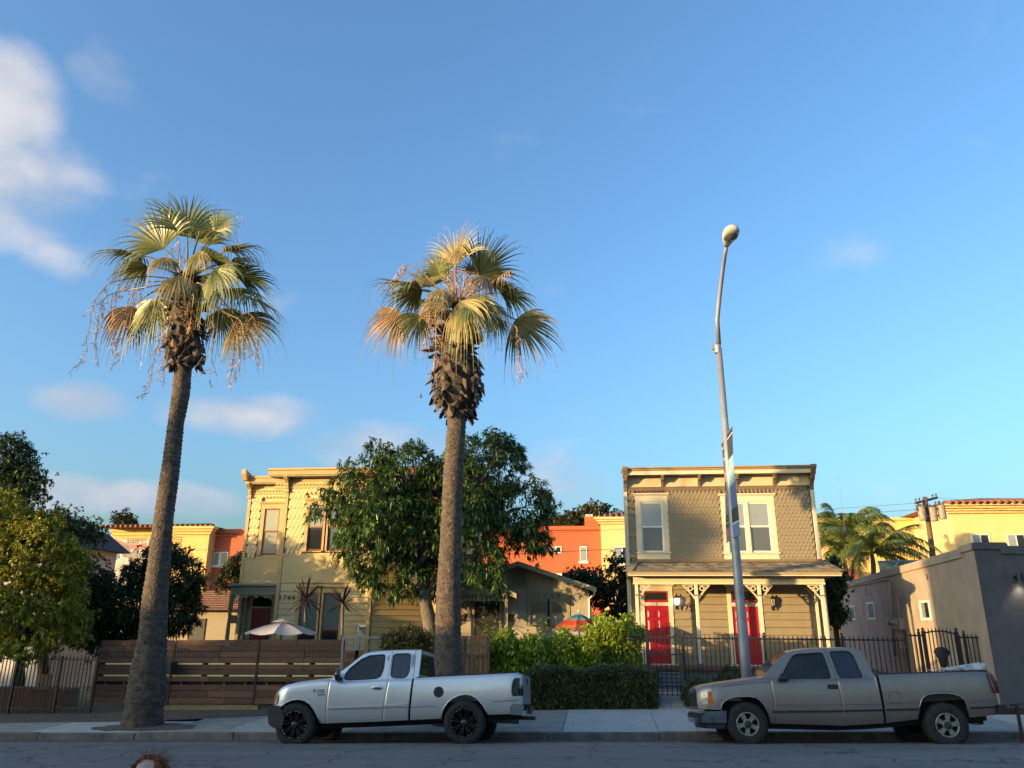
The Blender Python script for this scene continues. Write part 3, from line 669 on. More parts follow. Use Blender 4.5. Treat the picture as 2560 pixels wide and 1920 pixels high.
MB().tube([m3(q.x, gy(q.z) - .001, q.z) for q in [cG(*k) for k in ((948, 154), (985, 260), (1013, 350))]], .005, 5).build('door_gap', black_trim, root)
MB().tube([m3(q.x, sy(q.x, q.z) - .001, q.z) for q in [cG(*k) for k in ((205, 414), (300, 398), (450, 382), (585, 372))]], .005, 5).build('hood_gap', black_trim, root)
strip(gm, [cG(592 + 455 * i / 8, 565 - 4 * i / 8) for i in range(9)], .045, .012, black_trim, 'side_moulding', root)
strip(gm, [cG(1057 + 248 * i / 4, 560 - 6 * i / 4) for i in range(5)], .045, .012, black_trim, 'side_moulding', root)
strip(gm, [cG(1328 + 210 * i / 4, 553 - 5 * i / 4) for i in range(5)], .045, .012, black_trim, 'side_moulding', root)
strip(gm, [cG(1872 + 178 * i / 4, 541 - 8 * i / 4) for i in range(5)], .045, .012, black_trim, 'side_moulding', root)
for x0_, x1_, y0_, y1_ in ((592, 1047, 553, 549), (1057, 1305, 548, 543), (1328, 1538, 541, 536), (1872, 2050, 529, 521)):
    strip(gm, [cG(x0_ + (x1_ - x0_) * i / 6, y0_ + (y1_ - y0_) * i / 6) for i in range(7)], .012, .010, lipm, 'bright_strip', root)
for x0_, x1_, y0_, y1_ in ((620, 1045, 522, 520), (1057, 1303, 519, 514), (1325, 1540, 512, 506), (1868, 2055, 498, 490)):
    strip(gm, [cG(x0_ + (x1_ - x0_) * i / 6, y0_ + (y1_ - y0_) * i / 6) for i in range(7)], .008, .002, black_trim, 'crease_line', root)
MB().grid([[m3(q.x, sy(q.x, q.z) + .0, q.z - .008), m3(q.x, sy(q.x, q.z) + .01, q.z + .02), m3(q.x, sy(q.x, q.z) + .09, q.z + .02)] for q in [cG(1274 + 722 * i / 12, 324 - 23 * i / 12) for i in range(13)]]).build('rail_cap', black_trim, root)
q = cG(984, 404); yy = sy(q.x, q.z)
MB().hexa([m3(q.x + i, yy + j, q.z + k) for k in (-.045, .045) for i, j in ((-.10, -.012), (.10, -.012), (.10, .01), (-.10, .01))]).build('handle', black_trim, gm['door'], bevel=.008)
q = cG(662, 338); yy = sy(q.x, cG(662, 352).z)
MB().hexa([m3(q.x + i, yy + j, q.z + k) for i, j, k in ((-.11, -.17, -.07), (.10, -.17, -.07), (.10, .02, -.09), (-.11, .02, -.09), (-.06, -.16, .06), (.10, -.16, .085), (.10, .0, .085), (-.04, .0, .05))]).build('door_mirror', black_trim, root, bevel=.02)
q = cG(1382, 472); yy = sy(q.x, q.z)
MB().tube([m3(q.x + .115 * math.cos(i * .2618), yy - .001, q.z + .11 * math.sin(i * .2618)) for i in range(25)], .004, 5, cap=False).build('fuel_door_gap', black_trim, root)
cF_keep = cF
cF = cG
patch([(140, 440), (180, 436), (182, 474), (142, 478)], lamp_clear, 'headlamp', root, .006)
patch([(146, 488), (182, 482), (184, 514), (150, 518)], lamp_clear, 'headlamp', root, .006)
patch([(184, 436), (208, 434), (212, 474), (185, 474)], amber, 'turn_lens', root, .006)
patch([(185, 480), (212, 480), (215, 516), (187, 516)], amber, 'turn_lens', root, .006)
patch([(212, 424), (221, 424), (241, 534), (231, 536)], mat('blue_tape', (.03, .19, .48), .6, var=.2), 'masking_tape', root, .003)
xg, z0, z1 = xG(122), cG(125, 530).z, cG(125, 440).z
MB().hexa([m3(xg + i, j, k) for k in (z0, z1) for i, j in ((-.025, .30), (-.025, W - .30), (.06, W - .2), (.06, .2))]).build('grille', black_trim, root)
fb = bumper('front_bumper', mat('worn_chrome', (.30, .33, .38), .2, var=.3, scale=6, metal=.9), B([(262, 556), (110, 560), (98, 568), (96, 600), (104, 632), (262, 640)]) if False else [(cG(*k).x, cG(*k).z) for k in [(262, 558), (112, 560), (100, 570), (97, 602), (106, 636), (262, 636)]], -.01, (.11, 4), root)
bumper('air_dam', black_trim, [(cG(*k).x, cG(*k).z) for k in [(262, 638), (140, 640), (152, 672), (262, 676)]], .06, (.1, 3), root)
bumper('bumper_strip', black_trim, [(cG(*k).x, cG(*k).z) for k in [(120, 574), (98, 577), (97, 600), (100, 604)]], -.016, (.11, 4), fb)
patch([(1990, 318), (2008, 318), (2035, 368), (2052, 446), (2030, 446), (2016, 395), (2004, 350)], red_lens, 'tail_lamp', root, .03)
xr = xG(2052); z0, z1 = cG(2050, 520).z, cG(2050, 306).z
MB().hexa([m3(xr - .06 * (1 if k > z0 + .1 else 0) + .004 + i, j, k) for k in (z0, z1) for i, j in ((-.02, .05), (.03, .09), (.03, W - .09), (-.02, W - .05))]).build('tailgate', taupe, root, bevel=.01)
bumper('rear_bumper', black_trim, [(cG(*k).x, cG(*k).z) for k in [(2062, 520), (2120, 516), (2122, 540), (2100, 575), (2062, 580)]], .02, (-.05, 4), root)
q = cG(2040, 610); MB().beam(m3(q.x - 1.2, W / 2, q.z + .03), m3(q.x + .06, W / 2, q.z), .5, .14).build('tow_frame', under_m, root)
MB().tube([m3(q.x - .35 + .1 * i, .7, q.z - .05 - .06 * math.sin(i * .6)) for i in range(5)], .012, 6).build('trailer_cable', black_trim, root)
q = cG(690, 560); put('badge', text_mesh('SIERRA', .035, .003, chrome, 'badge'), root, T(*m3(cG(672, 564).x, sy(q.x, q.z) - .014, cG(672, 564).z)))
q = cG(1203, 332); put('badge', text_mesh('SLE', .05, .003, chrome, 'badge'), root, T(*m3(q.x, gy(q.z) - .006, q.z)))
cF = cF_keep
# folded pale sheet lying on the bed rail of the taupe pickup
b = MB(); rows = []
for i in range(13):
    t = i / 12; q = cG(1700 + 295 * t, 305 - 4 * t); hgt = .015 + .13 * t * (1 if t < .97 else .75) + .02 * math.sin(i * 2.1)
    rows.append([m3(q.x, .10 + .03 * math.sin(i * 1.7), q.z + .028), m3(q.x, .10 + .02 * math.sin(i), q.z + .03 + hgt * .6), m3(q.x + .02, .16, q.z + .03 + hgt), m3(q.x, .5, q.z + .03 + hgt * .9), m3(q.x, .9, q.z + .05 + hgt * .5)])
b.grid(rows); tag(b.build('plastic_sheet', mat('pale_plastic', (.5, .53, .53), .35, var=.3, scale=9, bump=.5), smooth=True), 'crumpled pale plastic sheet lying on the tail of the taupe pickup bed', 'plastic sheet')
# trailer drawbar behind it, cut by the picture edge
tr = thing('trailer', 'rusty trailer drawbar with wheel jack behind the taupe pickup', 'trailer', (9.2, 17.4, .2))
q = m3(xG(2100, 560), W / 2, cG(2100, 560).z)
MB().beam((q[0] + .08, q[1], q[2]), (q[0] + 1.5, q[1], q[2] + .02), .1, .12).build('drawbar', mat('rusty_steel', (.10, .06, .045), .8, var=.3, scale=12), tr)
MB().beam((q[0] + 1.4, q[1] - .7, q[2]), (q[0] + 1.4, q[1] + .7, q[2] + .02), .1, .12).build('cross_member', MATS['rusty_steel'], tr)
MB().box(q[0] + 1.46, q[0] + 3.9, q[1] - .75, q[1] + .75, q[2] + .02, q[2] + .5).build('cargo_box', MATS['rusty_steel'], tr)
MB().tube([(q[0] + .62, q[1] - .08, q[2] + .12), (q[0] + .62, q[1] - .08, .27)], .035, 8).build('jack', MATS['rusty_steel'], tr)
MB().tube([(q[0] + .5, q[1] - .08, q[2] + .12), (q[0] + .74, q[1] - .08, q[2] + .16)], .02, 6).build('crank', MATS['rusty_steel'], tr)
for sgn in (-1, 1): MB().lathe([(.15, -.08), (.3, -.08), (.32, -.05), (.32, .05), (.3, .08), (.15, .08)], (q[0] + 2.6, q[1] + sgn * .86, gz(q[0]) + (.36 if sgn < 0 else .33)), 28, 'y').build('wheel', tyre_m, tr, smooth=True)

# ------------------------------------------------------------------ building helpers shared by the houses
def sash_window(parent, x0, x1, z0, z1, yw, casing, frame_m, casing_m, pane_ms, head=.0, sill=True, apron=.0, frame_w=.05, recess=.05, mid=.5, head_over=.06):
    """double-hung window: casing boards, head, sill, two sashes with panes. x0..z1 is the sash opening; yw the wall face"""
    w = put('window', None, parent, T((x0 + x1) / 2, yw, z0))
    yo = yw - .035
    cb = casing
    MB().box(x0 - cb, x0, yo, yw + .06, z0 - .02, z1).build('casing', casing_m, w, bevel=.004)
    MB().box(x1, x1 + cb, yo, yw + .06, z0 - .02, z1).build('casing', casing_m, w, bevel=.004)
    MB().box(x0 - cb, x1 + cb, yo - .002, yw + .06, z1, z1 + cb * 1.15).build('casing', casing_m, w, bevel=.004)
    if head: MB().prismx([(yo - .06, z1 + cb * 1.15 + head), (yo - .06, z1 + cb * 1.15 + head * .6), (yo - .012, z1 + cb * 1.15), (yw + .05, z1 + cb * 1.15), (yw + .05, z1 + cb * 1.15 + head)], x0 - cb - head_over, x1 + cb + head_over).build('head_moulding', casing_m, w)
    if sill: MB().box(x0 - cb - .05, x1 + cb + .05, yo - .05, yw + .06, z0 - .065, z0 - .02).build('sill', casing_m, w, bevel=.006)
    if apron: MB().box(x0 - cb, x1 + cb, yo, yw + .06, z0 - .067 - apron, z0 - .067).build('apron', casing_m, w, bevel=.004)
    zm = z0 + (z1 - z0) * mid; f = frame_w; yr = yw + recess - .05
    for i, (a, b_, dy) in enumerate(((zm - f * .4, z1, 0.0), (z0, zm + f * .4, .022))):
        y = yr + dy
        sash = MB().box(x0, x0 + f, y, y + .03, a, b_).box(x1 - f, x1, y, y + .03, a, b_).box(x0 + f, x1 - f, y, y + .03, b_ - f, b_).box(x0 + f, x1 - f, y, y + .03, a, a + f).build('sash', frame_m, w)
        MB().box(x0 + f, x1 - f, y + .012, y + .02, a + f, b_ - f).build('pane', pane_ms[i % len(pane_ms)], w)
    return w
def clapboards(parent, x0, x1, zs, y, m, openings, thick=.03, name='siding_board', lean=.022):
    """lapped boards; openings are (x0, x1, z0, z1) holes"""
    for za, zb in zip(zs[:-1], zs[1:]):
        cuts = [(o[0], o[1]) for o in openings if o[2] < zb - .03 and o[3] > za + .03]
        for a, b in minus((x0, x1), cuts):
            j = rng.uniform(-.003, .003)
            MB().prismx([(y - thick + j, za), (y - thick + lean + j, zb - .014), (y + .03, zb - .014), (y + .03, za)], a + .002, b - .002).build(name, m, parent)
def shingle_mesh(kind, w, h, m, t=.012):
    g = .006; a = w / 2 - g / 2
    if kind == 'hex': pts = [(-a, h), (-a, h * .28), (-a * .5, 0), (a * .5, 0), (a, h * .28), (a, h)]
    elif kind == 'diamond': pts = [(-a, h), (-a, h * .46), (0, 0), (a, h * .46), (a, h)]
    elif kind == 'scallop': pts = [(-a, h)] + [(-a * math.cos(math.pi * i / 7), h * .42 - h * .42 * math.sin(math.pi * i / 7)) for i in range(8)] + [(a, h)]
    else: pts = [(-a, h), (-a, 0), (a, 0), (a, h)]
    b = MB(); n = len(pts)
    b.add([(x, -t - (.020 if kind == 'scallop' else .034) * (1 - z / h), z) for x, z in pts] + [(x, 0, z) for x, z in pts], [tuple(range(n)), tuple(range(n, 2 * n))[::-1]] + [(i, n + i, n + (i + 1) % n, (i + 1) % n) for i in range(n)])
    return b.mesh('wall_shingle', m)
def shingle_field(parent, x0, x1, z0, z1, y, w, ex, m, openings, kinds, limit, name='wall_shingle'):
    """rows of shaped shingles from the bottom up; the first `limit` are parts of their own, the rest one mesh"""
    meshes = {k: shingle_mesh(k, w, ex * 1.75, m) for k in set(kinds(0.0) if callable(kinds) and False else [kinds(q / 20) for q in range(21)])}
    n = int((z1 - z0) / ex) + 1; done = 0; rest = MB()
    for r in range(n):
        z = z0 + r * ex
        if z + ex * .5 > z1: break
        off = (r % 2) * w / 2
        k = kinds((z - z0) / (z1 - z0)); me = meshes[k]
        for i in range(-1, int((x1 - x0) / w) + 2):
            xc = x0 + off + i * w
            if xc - w / 2 < x0 - .01 or xc + w / 2 > x1 + .01: continue
            if any(o[0] - w * .25 < xc < o[1] + w * .25 and o[2] - ex * 1.2 < z < o[3] for o in openings): continue
            zz = z + rng.uniform(-.005, .005)
            if z + ex * 1.75 > z1 + .05: pass
            M = T(xc, y - .004 * (r % 2) + rng.uniform(-.002, .002), zz)
            if done < limit: put(name, me, parent, M); done += 1
            else:
                vs = [M @ v.co for v in me.vertices]; rest.add(vs, [tuple(p.vertices) for p in me.polygons])
    if rest.v: tag(rest.build(name + '_field', m, parent), kind='stuff')

# ------------------------------------------------------------------ olive two-storey house with the two red doors
YW, YP = 28.2, 26.7
c6 = lambda a, b, y=YW: at(1520 + a / 3.95, 1140 + b / 3.95, y)
c7 = lambda a, b, y=YW: at(1520 + a / 3.95, 1400 + b / 3.95, y)
olive = mat('olive_paint', (.275, .222, .135), .62, var=.07, scale=3, streak=.08, bump=.12, bscale=50)
olive_d = mat('olive_brown_trim', (.20, .135, .08), .6, var=.10, scale=5)
cream = mat('cream_trim', (.70, .60, .42), .5, var=.05, scale=3, streak=.06)
cream_p = mat('cream_panel', (.62, .50, .31), .55, var=.05, scale=2)
white_vinyl = mat('white_vinyl', (.78, .76, .70), .35, var=.03)
pane_up = glass('pane_blind', (.27, .30, .31), .06)
pane_lo = glass('pane_screen', (.10, .11, .115), .10)
red_door = mat('red_door_paint', (.46, .010, .020), .28, var=.06, coat=.25)
rh = thing('two_storey_house', 'olive two-storey wooden house with porch and two red doors', 'house', (4.4, YW, .5))
XL, XR = 0.98, 7.80
ZT = 8.02
MB().prismz([(XL + .01, YW + .055), (XR - .01, YW + .055), (XR - .01, YW + 6), (XL + .28, YW + 6)], .2, 7.9).build('wall', olive, rh)
MB().prismz([(XL + .05, YW + .1), (XR - .05, YW + .1), (XR - .05, YW + 5.9), (XL + .33, YW + 5.9)], 7.9, 7.94).build('roof', mat('flat_roof_felt', (.12, .12, .12), .9), rh)
# openings
def rect(c, a0, b0, a1, b1, y): p, q = c(a0, b0, y), c(a1, b1, y); return (min(p.x, q.x), max(p.x, q.x), min(p.z, q.z), max(p.z, q.z))
w1 = rect(c6, 338, 455, 545, 948, YW); w1 = (c6(336, 700).x - .02, c6(546, 700).x + .0, c6(440, 948).z, c6(440, 455).z)
w2 = (c6(1184, 700).x, c6(1366, 700).x, c6(1400, 950).z, c6(1400, 458).z)
w3 = (c6(1400, 700).x, c6(1606, 700).x, w2[2], w2[3])
CB = .20
ops_up = [(w1[0] - CB, w1[1] + CB, w1[2] - .32, w1[3] + .3), (w2[0] - CB, w3[1] + CB, w2[2] - .32, w2[3] + .3)]
z_sh0, z_sh1 = c6(1200, 1035).z - .03, c6(1200, 330).z
shingle_field(rh, XL + .13, XR - .13, z_sh0, z_sh1, YW, .143, .128, olive, ops_up, lambda t: 'hex' if t < .80 else 'diamond', 300)
# zigzag border under the frieze
zb0 = c6(1000, 300).z
b = MB(); x = XL + .14; pts = [(x, zb0)]
while x < XR - .14 - .13: pts += [(x, zb0 - .11), (x + .0715, zb0 - .2), (x + .143, zb0 - .11)]; x += .143
pts += [(x, zb0)]; b.prism(pts, YW - .055, YW - .02); b.build('zigzag_border', olive_d, rh, fix=True)
sash_window(rh, *w1, YW, CB, white_vinyl, cream, [pane_up, pane_lo], head=.09, apron=.19)
# paired window: shared casing drawn as two windows with a mullion between
wv = put('window', None, rh, T(w2[0], YW, w2[2]))
yo = YW - .035
for nm, bx in (('casing', (w2[0] - CB, w2[0], w2[2] - .02, w2[3])), ('casing', (w3[1], w3[1] + CB, w2[2] - .02, w2[3])), ('casing', (w2[0] - CB, w3[1] + CB, w2[3], w2[3] + CB * 1.15)), ('mullion', (w2[1], w3[0], w2[2] - .02, w2[3] - .001)), ('apron', (w2[0] - CB, w3[1] + CB, w2[2] - .26, w2[2] - .067))):
    MB().box(bx[0], bx[1], yo, YW + .06, bx[2], bx[3]).build(nm, cream, wv, bevel=.004)
MB().prismx([(yo - .06, w2[3] + .32), (yo - .06, w2[3] + .28), (yo - .012, w2[3] + .23), (YW + .05, w2[3] + .23), (YW + .05, w2[3] + .32)], w2[0] - CB - .06, w3[1] + CB + .06).build('head_moulding', cream, wv)
MB().box(w2[0] - CB - .05, w3[1] + CB + .05, yo - .05, YW + .06, w2[2] - .065, w2[2] - .02).build('sill', cream, wv, bevel=.006)
for w in (w2, w3):
    zm = (w[2] + w[3]) / 2 + .02
    for i, (a, b_, dy) in enumerate(((zm - .02, w[3], 0.0), (w[2], zm + .02, .022))):
        y = YW + dy; f = .05
        MB().box(w[0], w[0] + f, y, y + .03, a, b_).box(w[1] - f, w[1], y, y + .03, a, b_).box(w[0] + f, w[1] - f, y, y + .03, b_ - f, b_).box(w[0] + f, w[1] - f, y, y + .03, a, a + f).build('sash', white_vinyl, wv)
        MB().box(w[0] + f, w[1] - f, y + .012, y + .02, a + f, b_ - f).build('pane', [pane_up, pane_lo][i], wv)
# corner boards
for a in (XL, XR - .135): MB().box(a, a + .135, YW - .045, YW + .1, .35, c6(1000, 345).z).build('corner_board', cream, rh, bevel=.004)
# cornice
co = put('cornice', None, rh, T(4.4, YW, 7.5))
zf0, zf1 = c6(1000, 300).z, c6(1000, 185).z            # frieze panel
MB().box(XL + .06, XR - .06, YW - .03, YW + .02, zf0, zf1 + .06).build('frieze', cream_p, co)
MB().box(XL + .06, XR - .06, YW - .07, YW + .02, zf0 - .05, zf0 - .001).build('frieze_moulding', olive_d, co)
zq = c6(1000, 175, YW - .45).z; zc = c6(1000, 140, YW - .45).z; zt_ = c6(1000, 103, YW - .5).z
MB().box(XL - .02, XR + .02, YW - .42, YW + .05, zq, zq + .05).build('soffit', olive_d, co)
MB().box(XL - .02, XR + .02, YW - .45, YW - .418, zq - .005, zc).build('fascia', cream, co)
MB().prismx([(YW - .45, zc + .001), (YW - .49, zc + .04), (YW - .50, zc + .09), (YW - .56, zt_ - .045), (YW - .56, zt_), (YW + .05, zt_), (YW + .05, zc + .001)], XL - .05, XR + .05).build('crown_moulding', mat('tan_trim', (.40, .28, .14), .55, var=.06), co)
def bracket(xc, wd, deep=.40, low=0.0):
    z1, z0 = zq, zf0 - .04 - low
    h = z1 - z0
    pr = [(YW - .02, z1 - .001), (YW - deep, z1 - .001), (YW - deep, z1 - .10), (YW - deep + .04, z1 - .12), (YW - deep + .05, z1 - .18), (YW - deep * .72, z1 - h * .42), (YW - deep * .45, z1 - h * .5), (YW - deep * .38, z1 - h * .6), (YW - deep * .22, z1 - h * .8), (YW - .085, z0 + .03), (YW - .075, z0), (YW - .02, z0)]
    o = MB().prismx(pr, xc - wd / 2, xc + wd / 2).build('bracket', olive_d, co, fix=True)
    MB().box(xc - wd * .75, xc + wd * .75, YW - deep - .015, YW - deep + .06, z1 - .055, z1 - .003).build('bracket_cap', olive_d, o)
for a in (531, 893, 1259, 1631): bracket(c6(a, 240).x, .085)
bracket(XL + .075, .13, .44, .12); bracket(XR - .075, .13, .44, .12)
for x in (XL + .075, XR - .075):       # end blocks of the cornice
    MB().prismx([(YW - .47, zq - .02), (YW - .60, zc + .05), (YW - .60, zt_ + .02), (YW + .04, zt_ + .02), (YW + .04, zq - .02)], x - .085, x + .085).build('end_block', olive_d, co)
# porch roof with shingle courses
roof_ms = [mat('asphalt_shingle_%s' % n, c, .9, var=.18, scale=18, bump=.5, bscale=150) for n, c in (('tan', (.27, .22, .13)), ('brown', (.16, .12, .09)), ('grey', (.19, .18, .14)), ('buff', (.33, .28, .17)))]
ze0, ze1 = c6(1000, 1140, 26.25).z, c6(1000, 1050, YW).z
EX0, EX1, EY = .98, 7.80, 26.25
pr_ = put('porch_roof', None, rh, T(4.4, 27, 4))
tl, tr_ = c6(270, 1030, YW).x, XR
MB().add([(EX0, EY, ze0 - .012), (EX1, EY, ze0 - .012), (tr_, YW, ze1 - .012), (tl, YW, ze1 - .012), (EX0, EY, ze0 - .06), (EX1, EY, ze0 - .06), (tr_, YW, ze1 - .06), (tl, YW, ze1 - .06), (EX0, YW, ze0 - .06), (EX1, YW, ze0 - .06)],
         [(0, 1, 2, 3), (7, 6, 5, 4), (0, 4, 5, 1), (0, 3, 8, 4), (1, 5, 9, 2)]).build('roof_deck', roof_ms[1], pr_)
nc = 6
for r in range(nc):
    t0, t1 = r / nc, (r + 1.12) / nc
    xa = EX0 + (tl - EX0) * t0; xb = EX1 + (tr_ - EX1) * t0; x = xa - rng.uniform(0, .2)
    while x < xb:
        wd = rng.choice((.16, .2, .26, .3)); a, b_ = max(x, xa), min(x + wd - .006, xb); x += wd
        if b_ - a < .03: continue
        y0, y1 = EY + (YW - EY) * t0 - .005, EY + (YW - EY) * min(t1, 1); z0, z1 = ze0 + (ze1 - ze0) * t0, ze0 + (ze1 - ze0) * min(t1, 1); th = rng.choice((.012, .02))
        MB().hexa([(a, y0, z0 - .004), (b_, y0, z0 - .004), (b_, y1, z1 - .004), (a, y1, z1 - .004), (a, y0, z0 + th), (b_, y0, z0 + th), (b_, y1, z1 + .002), (a, y1, z1 + .002)]).build('roof_shingle', rng.choice(roof_ms), pr_)
for (xa, xb) in ((EX0, tl), (EX1, tr_)):     # hip caps
    for k in range(5):
        t0, t1 = k / 5, (k + 1.1) / 5
        p, q = Vector((xa + (xb - xa) * t0, EY + (YW - EY) * t0, ze0 + (ze1 - ze0) * t0 + .03)), Vector((xa + (xb - xa) * t1, EY + (YW - EY) * t1, ze0 + (ze1 - ze0) * t1 + .02))
        MB().beam(p, q, .26, .02).build('hip_shingle', rng.choice(roof_ms), pr_)
MB().box(tl, tr_, YW - .09, YW + .02, ze1 + .006, ze1 + .10).build('flashing_board', olive_d, pr_)
zg1, zg0 = c6(1000, 1150, EY).z, c6(1000, 1185, EY).z
MB().prismx([(EY - .02, ze0 - .02), (EY - .10, ze0 - .03), (EY - .09, ze0 - .09), (EY - .02, ze0 - .10)], EX0 - .03, EX1 + .03).build('gutter_moulding', MATS['tan_trim'], pr_)
MB().box(EX0 - .02, EX1 + .02, EY - .05, EY - .019, zg0, ze0 - .101).build('fascia', cream, pr_, bevel=.003)
MB().box(EX0, EX1, EY - .018, YW - .05, zg0 + .01, zg0 + .04).build('soffit', olive_d, pr_)
# beam, posts, fretwork
PX = [c7(292, 500, YP).x, c7(884, 500, YP).x, c7(1512, 500, YP).x, c7(2135, 500, YP).x]
zbm1, zbm0 = zg0 - .0, c7(1000, 232, YP).z
MB().box(PX[0] - .10, PX[3] + .10, YP - .07, YP + .07, zbm0, zbm1 + .008).build('porch_beam', cream_p, rh, bevel=.005)
MB().box(PX[0] - .115, PX[3] + .115, YP - .085, YP + .085, zbm0 - .03, zbm0 + .03).build('beam_moulding', cream, rh, bevel=.005)
FZ = c7(1000, 1070, YP).z + .02           # porch floor
zcol = c7(1000, 345, YP).z
for x in PX:
    p = MB().box(x - .055, x + .055, YP - .055, YP + .055, FZ + .12, zbm0 - .028).build('porch_post', cream, rh, bevel=.012)
    MB().box(x - .075, x + .075, YP - .075, YP + .075, zcol - .03, zcol + .01).build('post_collar', olive_d, p)
    MB().box(x - .08, x + .08, YP - .08, YP + .08, FZ, FZ + .12).build('post_base', mat('grey_base_paint', (.16, .15, .13), .7), p)
xr_ = c7(2062, 500, YW).x; MB().box(xr_ - .05, xr_ + .05, YW - .10, YW - .02, FZ, zbm0).build('wall_pilaster', cream, rh, bevel=.01)
MB().tube([(PX[3] + .13, YP + .25, 3.9), (PX[3] + .13, YP + .25, .7)], .03, 8).build('downspout', white_vinyl, rh)
fb_ = MB()
n = 22; pts = [(0.055, -.50)] + [(.055 + .04 + .36 * (i / 10) ** .9, -.46 + .42 * (i / 10) ** .75) for i in range(11)] + [(.45, -.0), (.40, -.0)] + [(.055 + .01 + .31 * (1 - i / 10) ** 1.0, -.40 + .34 * (1 - i / 10) ** .9) for i in range(11)]
fb_.prism([(x, z) for x, z in pts], -.014, .014)
ring = [(.19 + .085 * math.cos(t), -.13 + .085 * math.sin(t)) for t in [2 * math.pi * i / 18 for i in range(18)]]; ring2 = [(.19 + .048 * math.cos(t), -.13 + .048 * math.sin(t)) for t in [2 * math.pi * i / 18 for i in range(18)]]
vs = [(x, y, z) for y in (-.014, .014) for L in (ring, ring2) for x, z in L]; q = 18
fs = []
for i in range(q):
    j = (i + 1) % q; fs += [(i, j, q + j, q + i), (2 * q + i, 3 * q + i, 3 * q + j, 2 * q + j), (i, 2 * q + i, 2 * q + j, j), (q + i, q + j, 3 * q + j, 3 * q + i)]
fb_.add(vs, fs); fb_.beam((.255, 0, -.09), (.33, 0, -.09), .03, .028); fb_.beam((.06, 0, -.13), (.11, 0, -.13), .03, .028); fb_.beam((.06, 0, -.02), (.45, 0, -.02), .03, .028)
fme = fb_.mesh('fretwork', cream_p)
for i, x in enumerate(PX):
    for s in (1, -1):
        if (i == 0 and s < 0) or (i == 3 and s > 0): continue
        put('fretwork_bracket', fme, rh, T(x, YP, zbm0 - .03) @ Matrix.Diagonal((s, 1, 1, 1)))
put('fretwork_bracket', fme, rh, T(xr_, YW - .06, zbm0 - .05) @ Matrix.Diagonal((-.8, 1, .8, 1)))
# ground-floor siding with two doorways
d1 = (c7(372, 700).x, c7(612, 700).x, FZ, c7(480, 452).z); d2 = (c7(1240, 700).x, c7(1500, 700).x, FZ, c7(1400, 458).z)
ztr = c7(480, 308).z
zs = list(np.arange(FZ, 4.2, .252)); clapboards(rh, XL + .135, XR - .135, zs, YW, olive, [(d[0] - .16, d[1] + .16, d[2] - .1, ztr + .25) for d in (d1, d2)])
black_iron = mat('black_iron', (.012, .012, .013), .5, var=.2)
for k, d in enumerate((d1, d2)):
    g = put('door', None, rh, T((d[0] + d[1]) / 2, YW, FZ))
    for a, b_ in ((d[0] - .15, d[0]), (d[1], d[1] + .15)): MB().box(a, b_, YW - .05, YW + .04, FZ, ztr).build('casing', cream, g, bevel=.004)
    MB().box(d[0] - .15, d[1] + .15, YW - .052, YW + .04, ztr, ztr + .17).build('casing', cream, g, bevel=.004)
    MB().prismx([(YW - .11, ztr + .24), (YW - .11, ztr + .21), (YW - .06, ztr + .171), (YW, ztr + .171), (YW, ztr + .24)], d[0] - .21, d[1] + .21).build('head_moulding', cream, g)
    zt1 = c7(480, 418).z
    MB().box(d[0], d[1], YW - .04, YW + .02, d[3], zt1).build('transom_bar', cream, g)
    MB().box(d[0], d[1], YW - .012, YW + .03, zt1, ztr).build('transom_frame', red_door, g)
    MB().box(d[0] + .06, d[1] - .06, YW - .018, YW - .010, zt1 + .09, ztr - .05).build('pane', win_dark, g)
    leaf = MB().box(d[0] + .004, d[1] - .004, YW - .01, YW + .03, FZ + .03, d[3] - .003).build('door_leaf', red_door, g)
    dw, dh = d[1] - d[0], d[3] - FZ
    for pz0, pz1 in ((.80, .91), (.50, .75), (.10, .42)):
        for px0, px1 in ((.12, .44), (.56, .88)):
            x0_, x1_, z0_, z1_ = d[0] + dw * px0, d[0] + dw * px1, FZ + dh * pz0, FZ + dh * pz1
            MB().add([(x0_, YW - .011, z0_), (x1_, YW - .011, z0_), (x1_, YW - .011, z1_), (x0_, YW - .011, z1_), (x0_ + .03, YW - .026, z0_ + .03), (x1_ - .03, YW - .026, z0_ + .03), (x1_ - .03, YW - .026, z1_ - .03), (x0_ + .03, YW - .026, z1_ - .03)],
                     [(0, 1, 5, 4), (1, 2, 6, 5), (2, 3, 7, 6), (3, 0, 4, 7), (4, 5, 6, 7)]).build('door_panel', red_door, leaf)
    MB().lathe([(.0, -.06), (.025, -.055), (.03, -.04), (.012, -.02), (.012, .0)], (d[1] - .07 if k == 0 else d[0] + .07, YW - .01, FZ + .95), 14, 'y').build('door_knob', chrome, leaf, smooth=True)
    lettering('2' if k == 0 else '1', .13, ((d[0] + d[1]) / 2, YW - .046, (d[3] + zt1) / 2), black_iron, g)
    MB().box(d[0] - .2, d[1] + .2, YW - .25, YW - .051, FZ + .001, FZ + .035).build('threshold', cream, g)
p = c7(795, 475); lettering('1752', .27, (p.x, YW - .030, p.z), black_iron, rh, depth=.01, spacing=1.1)
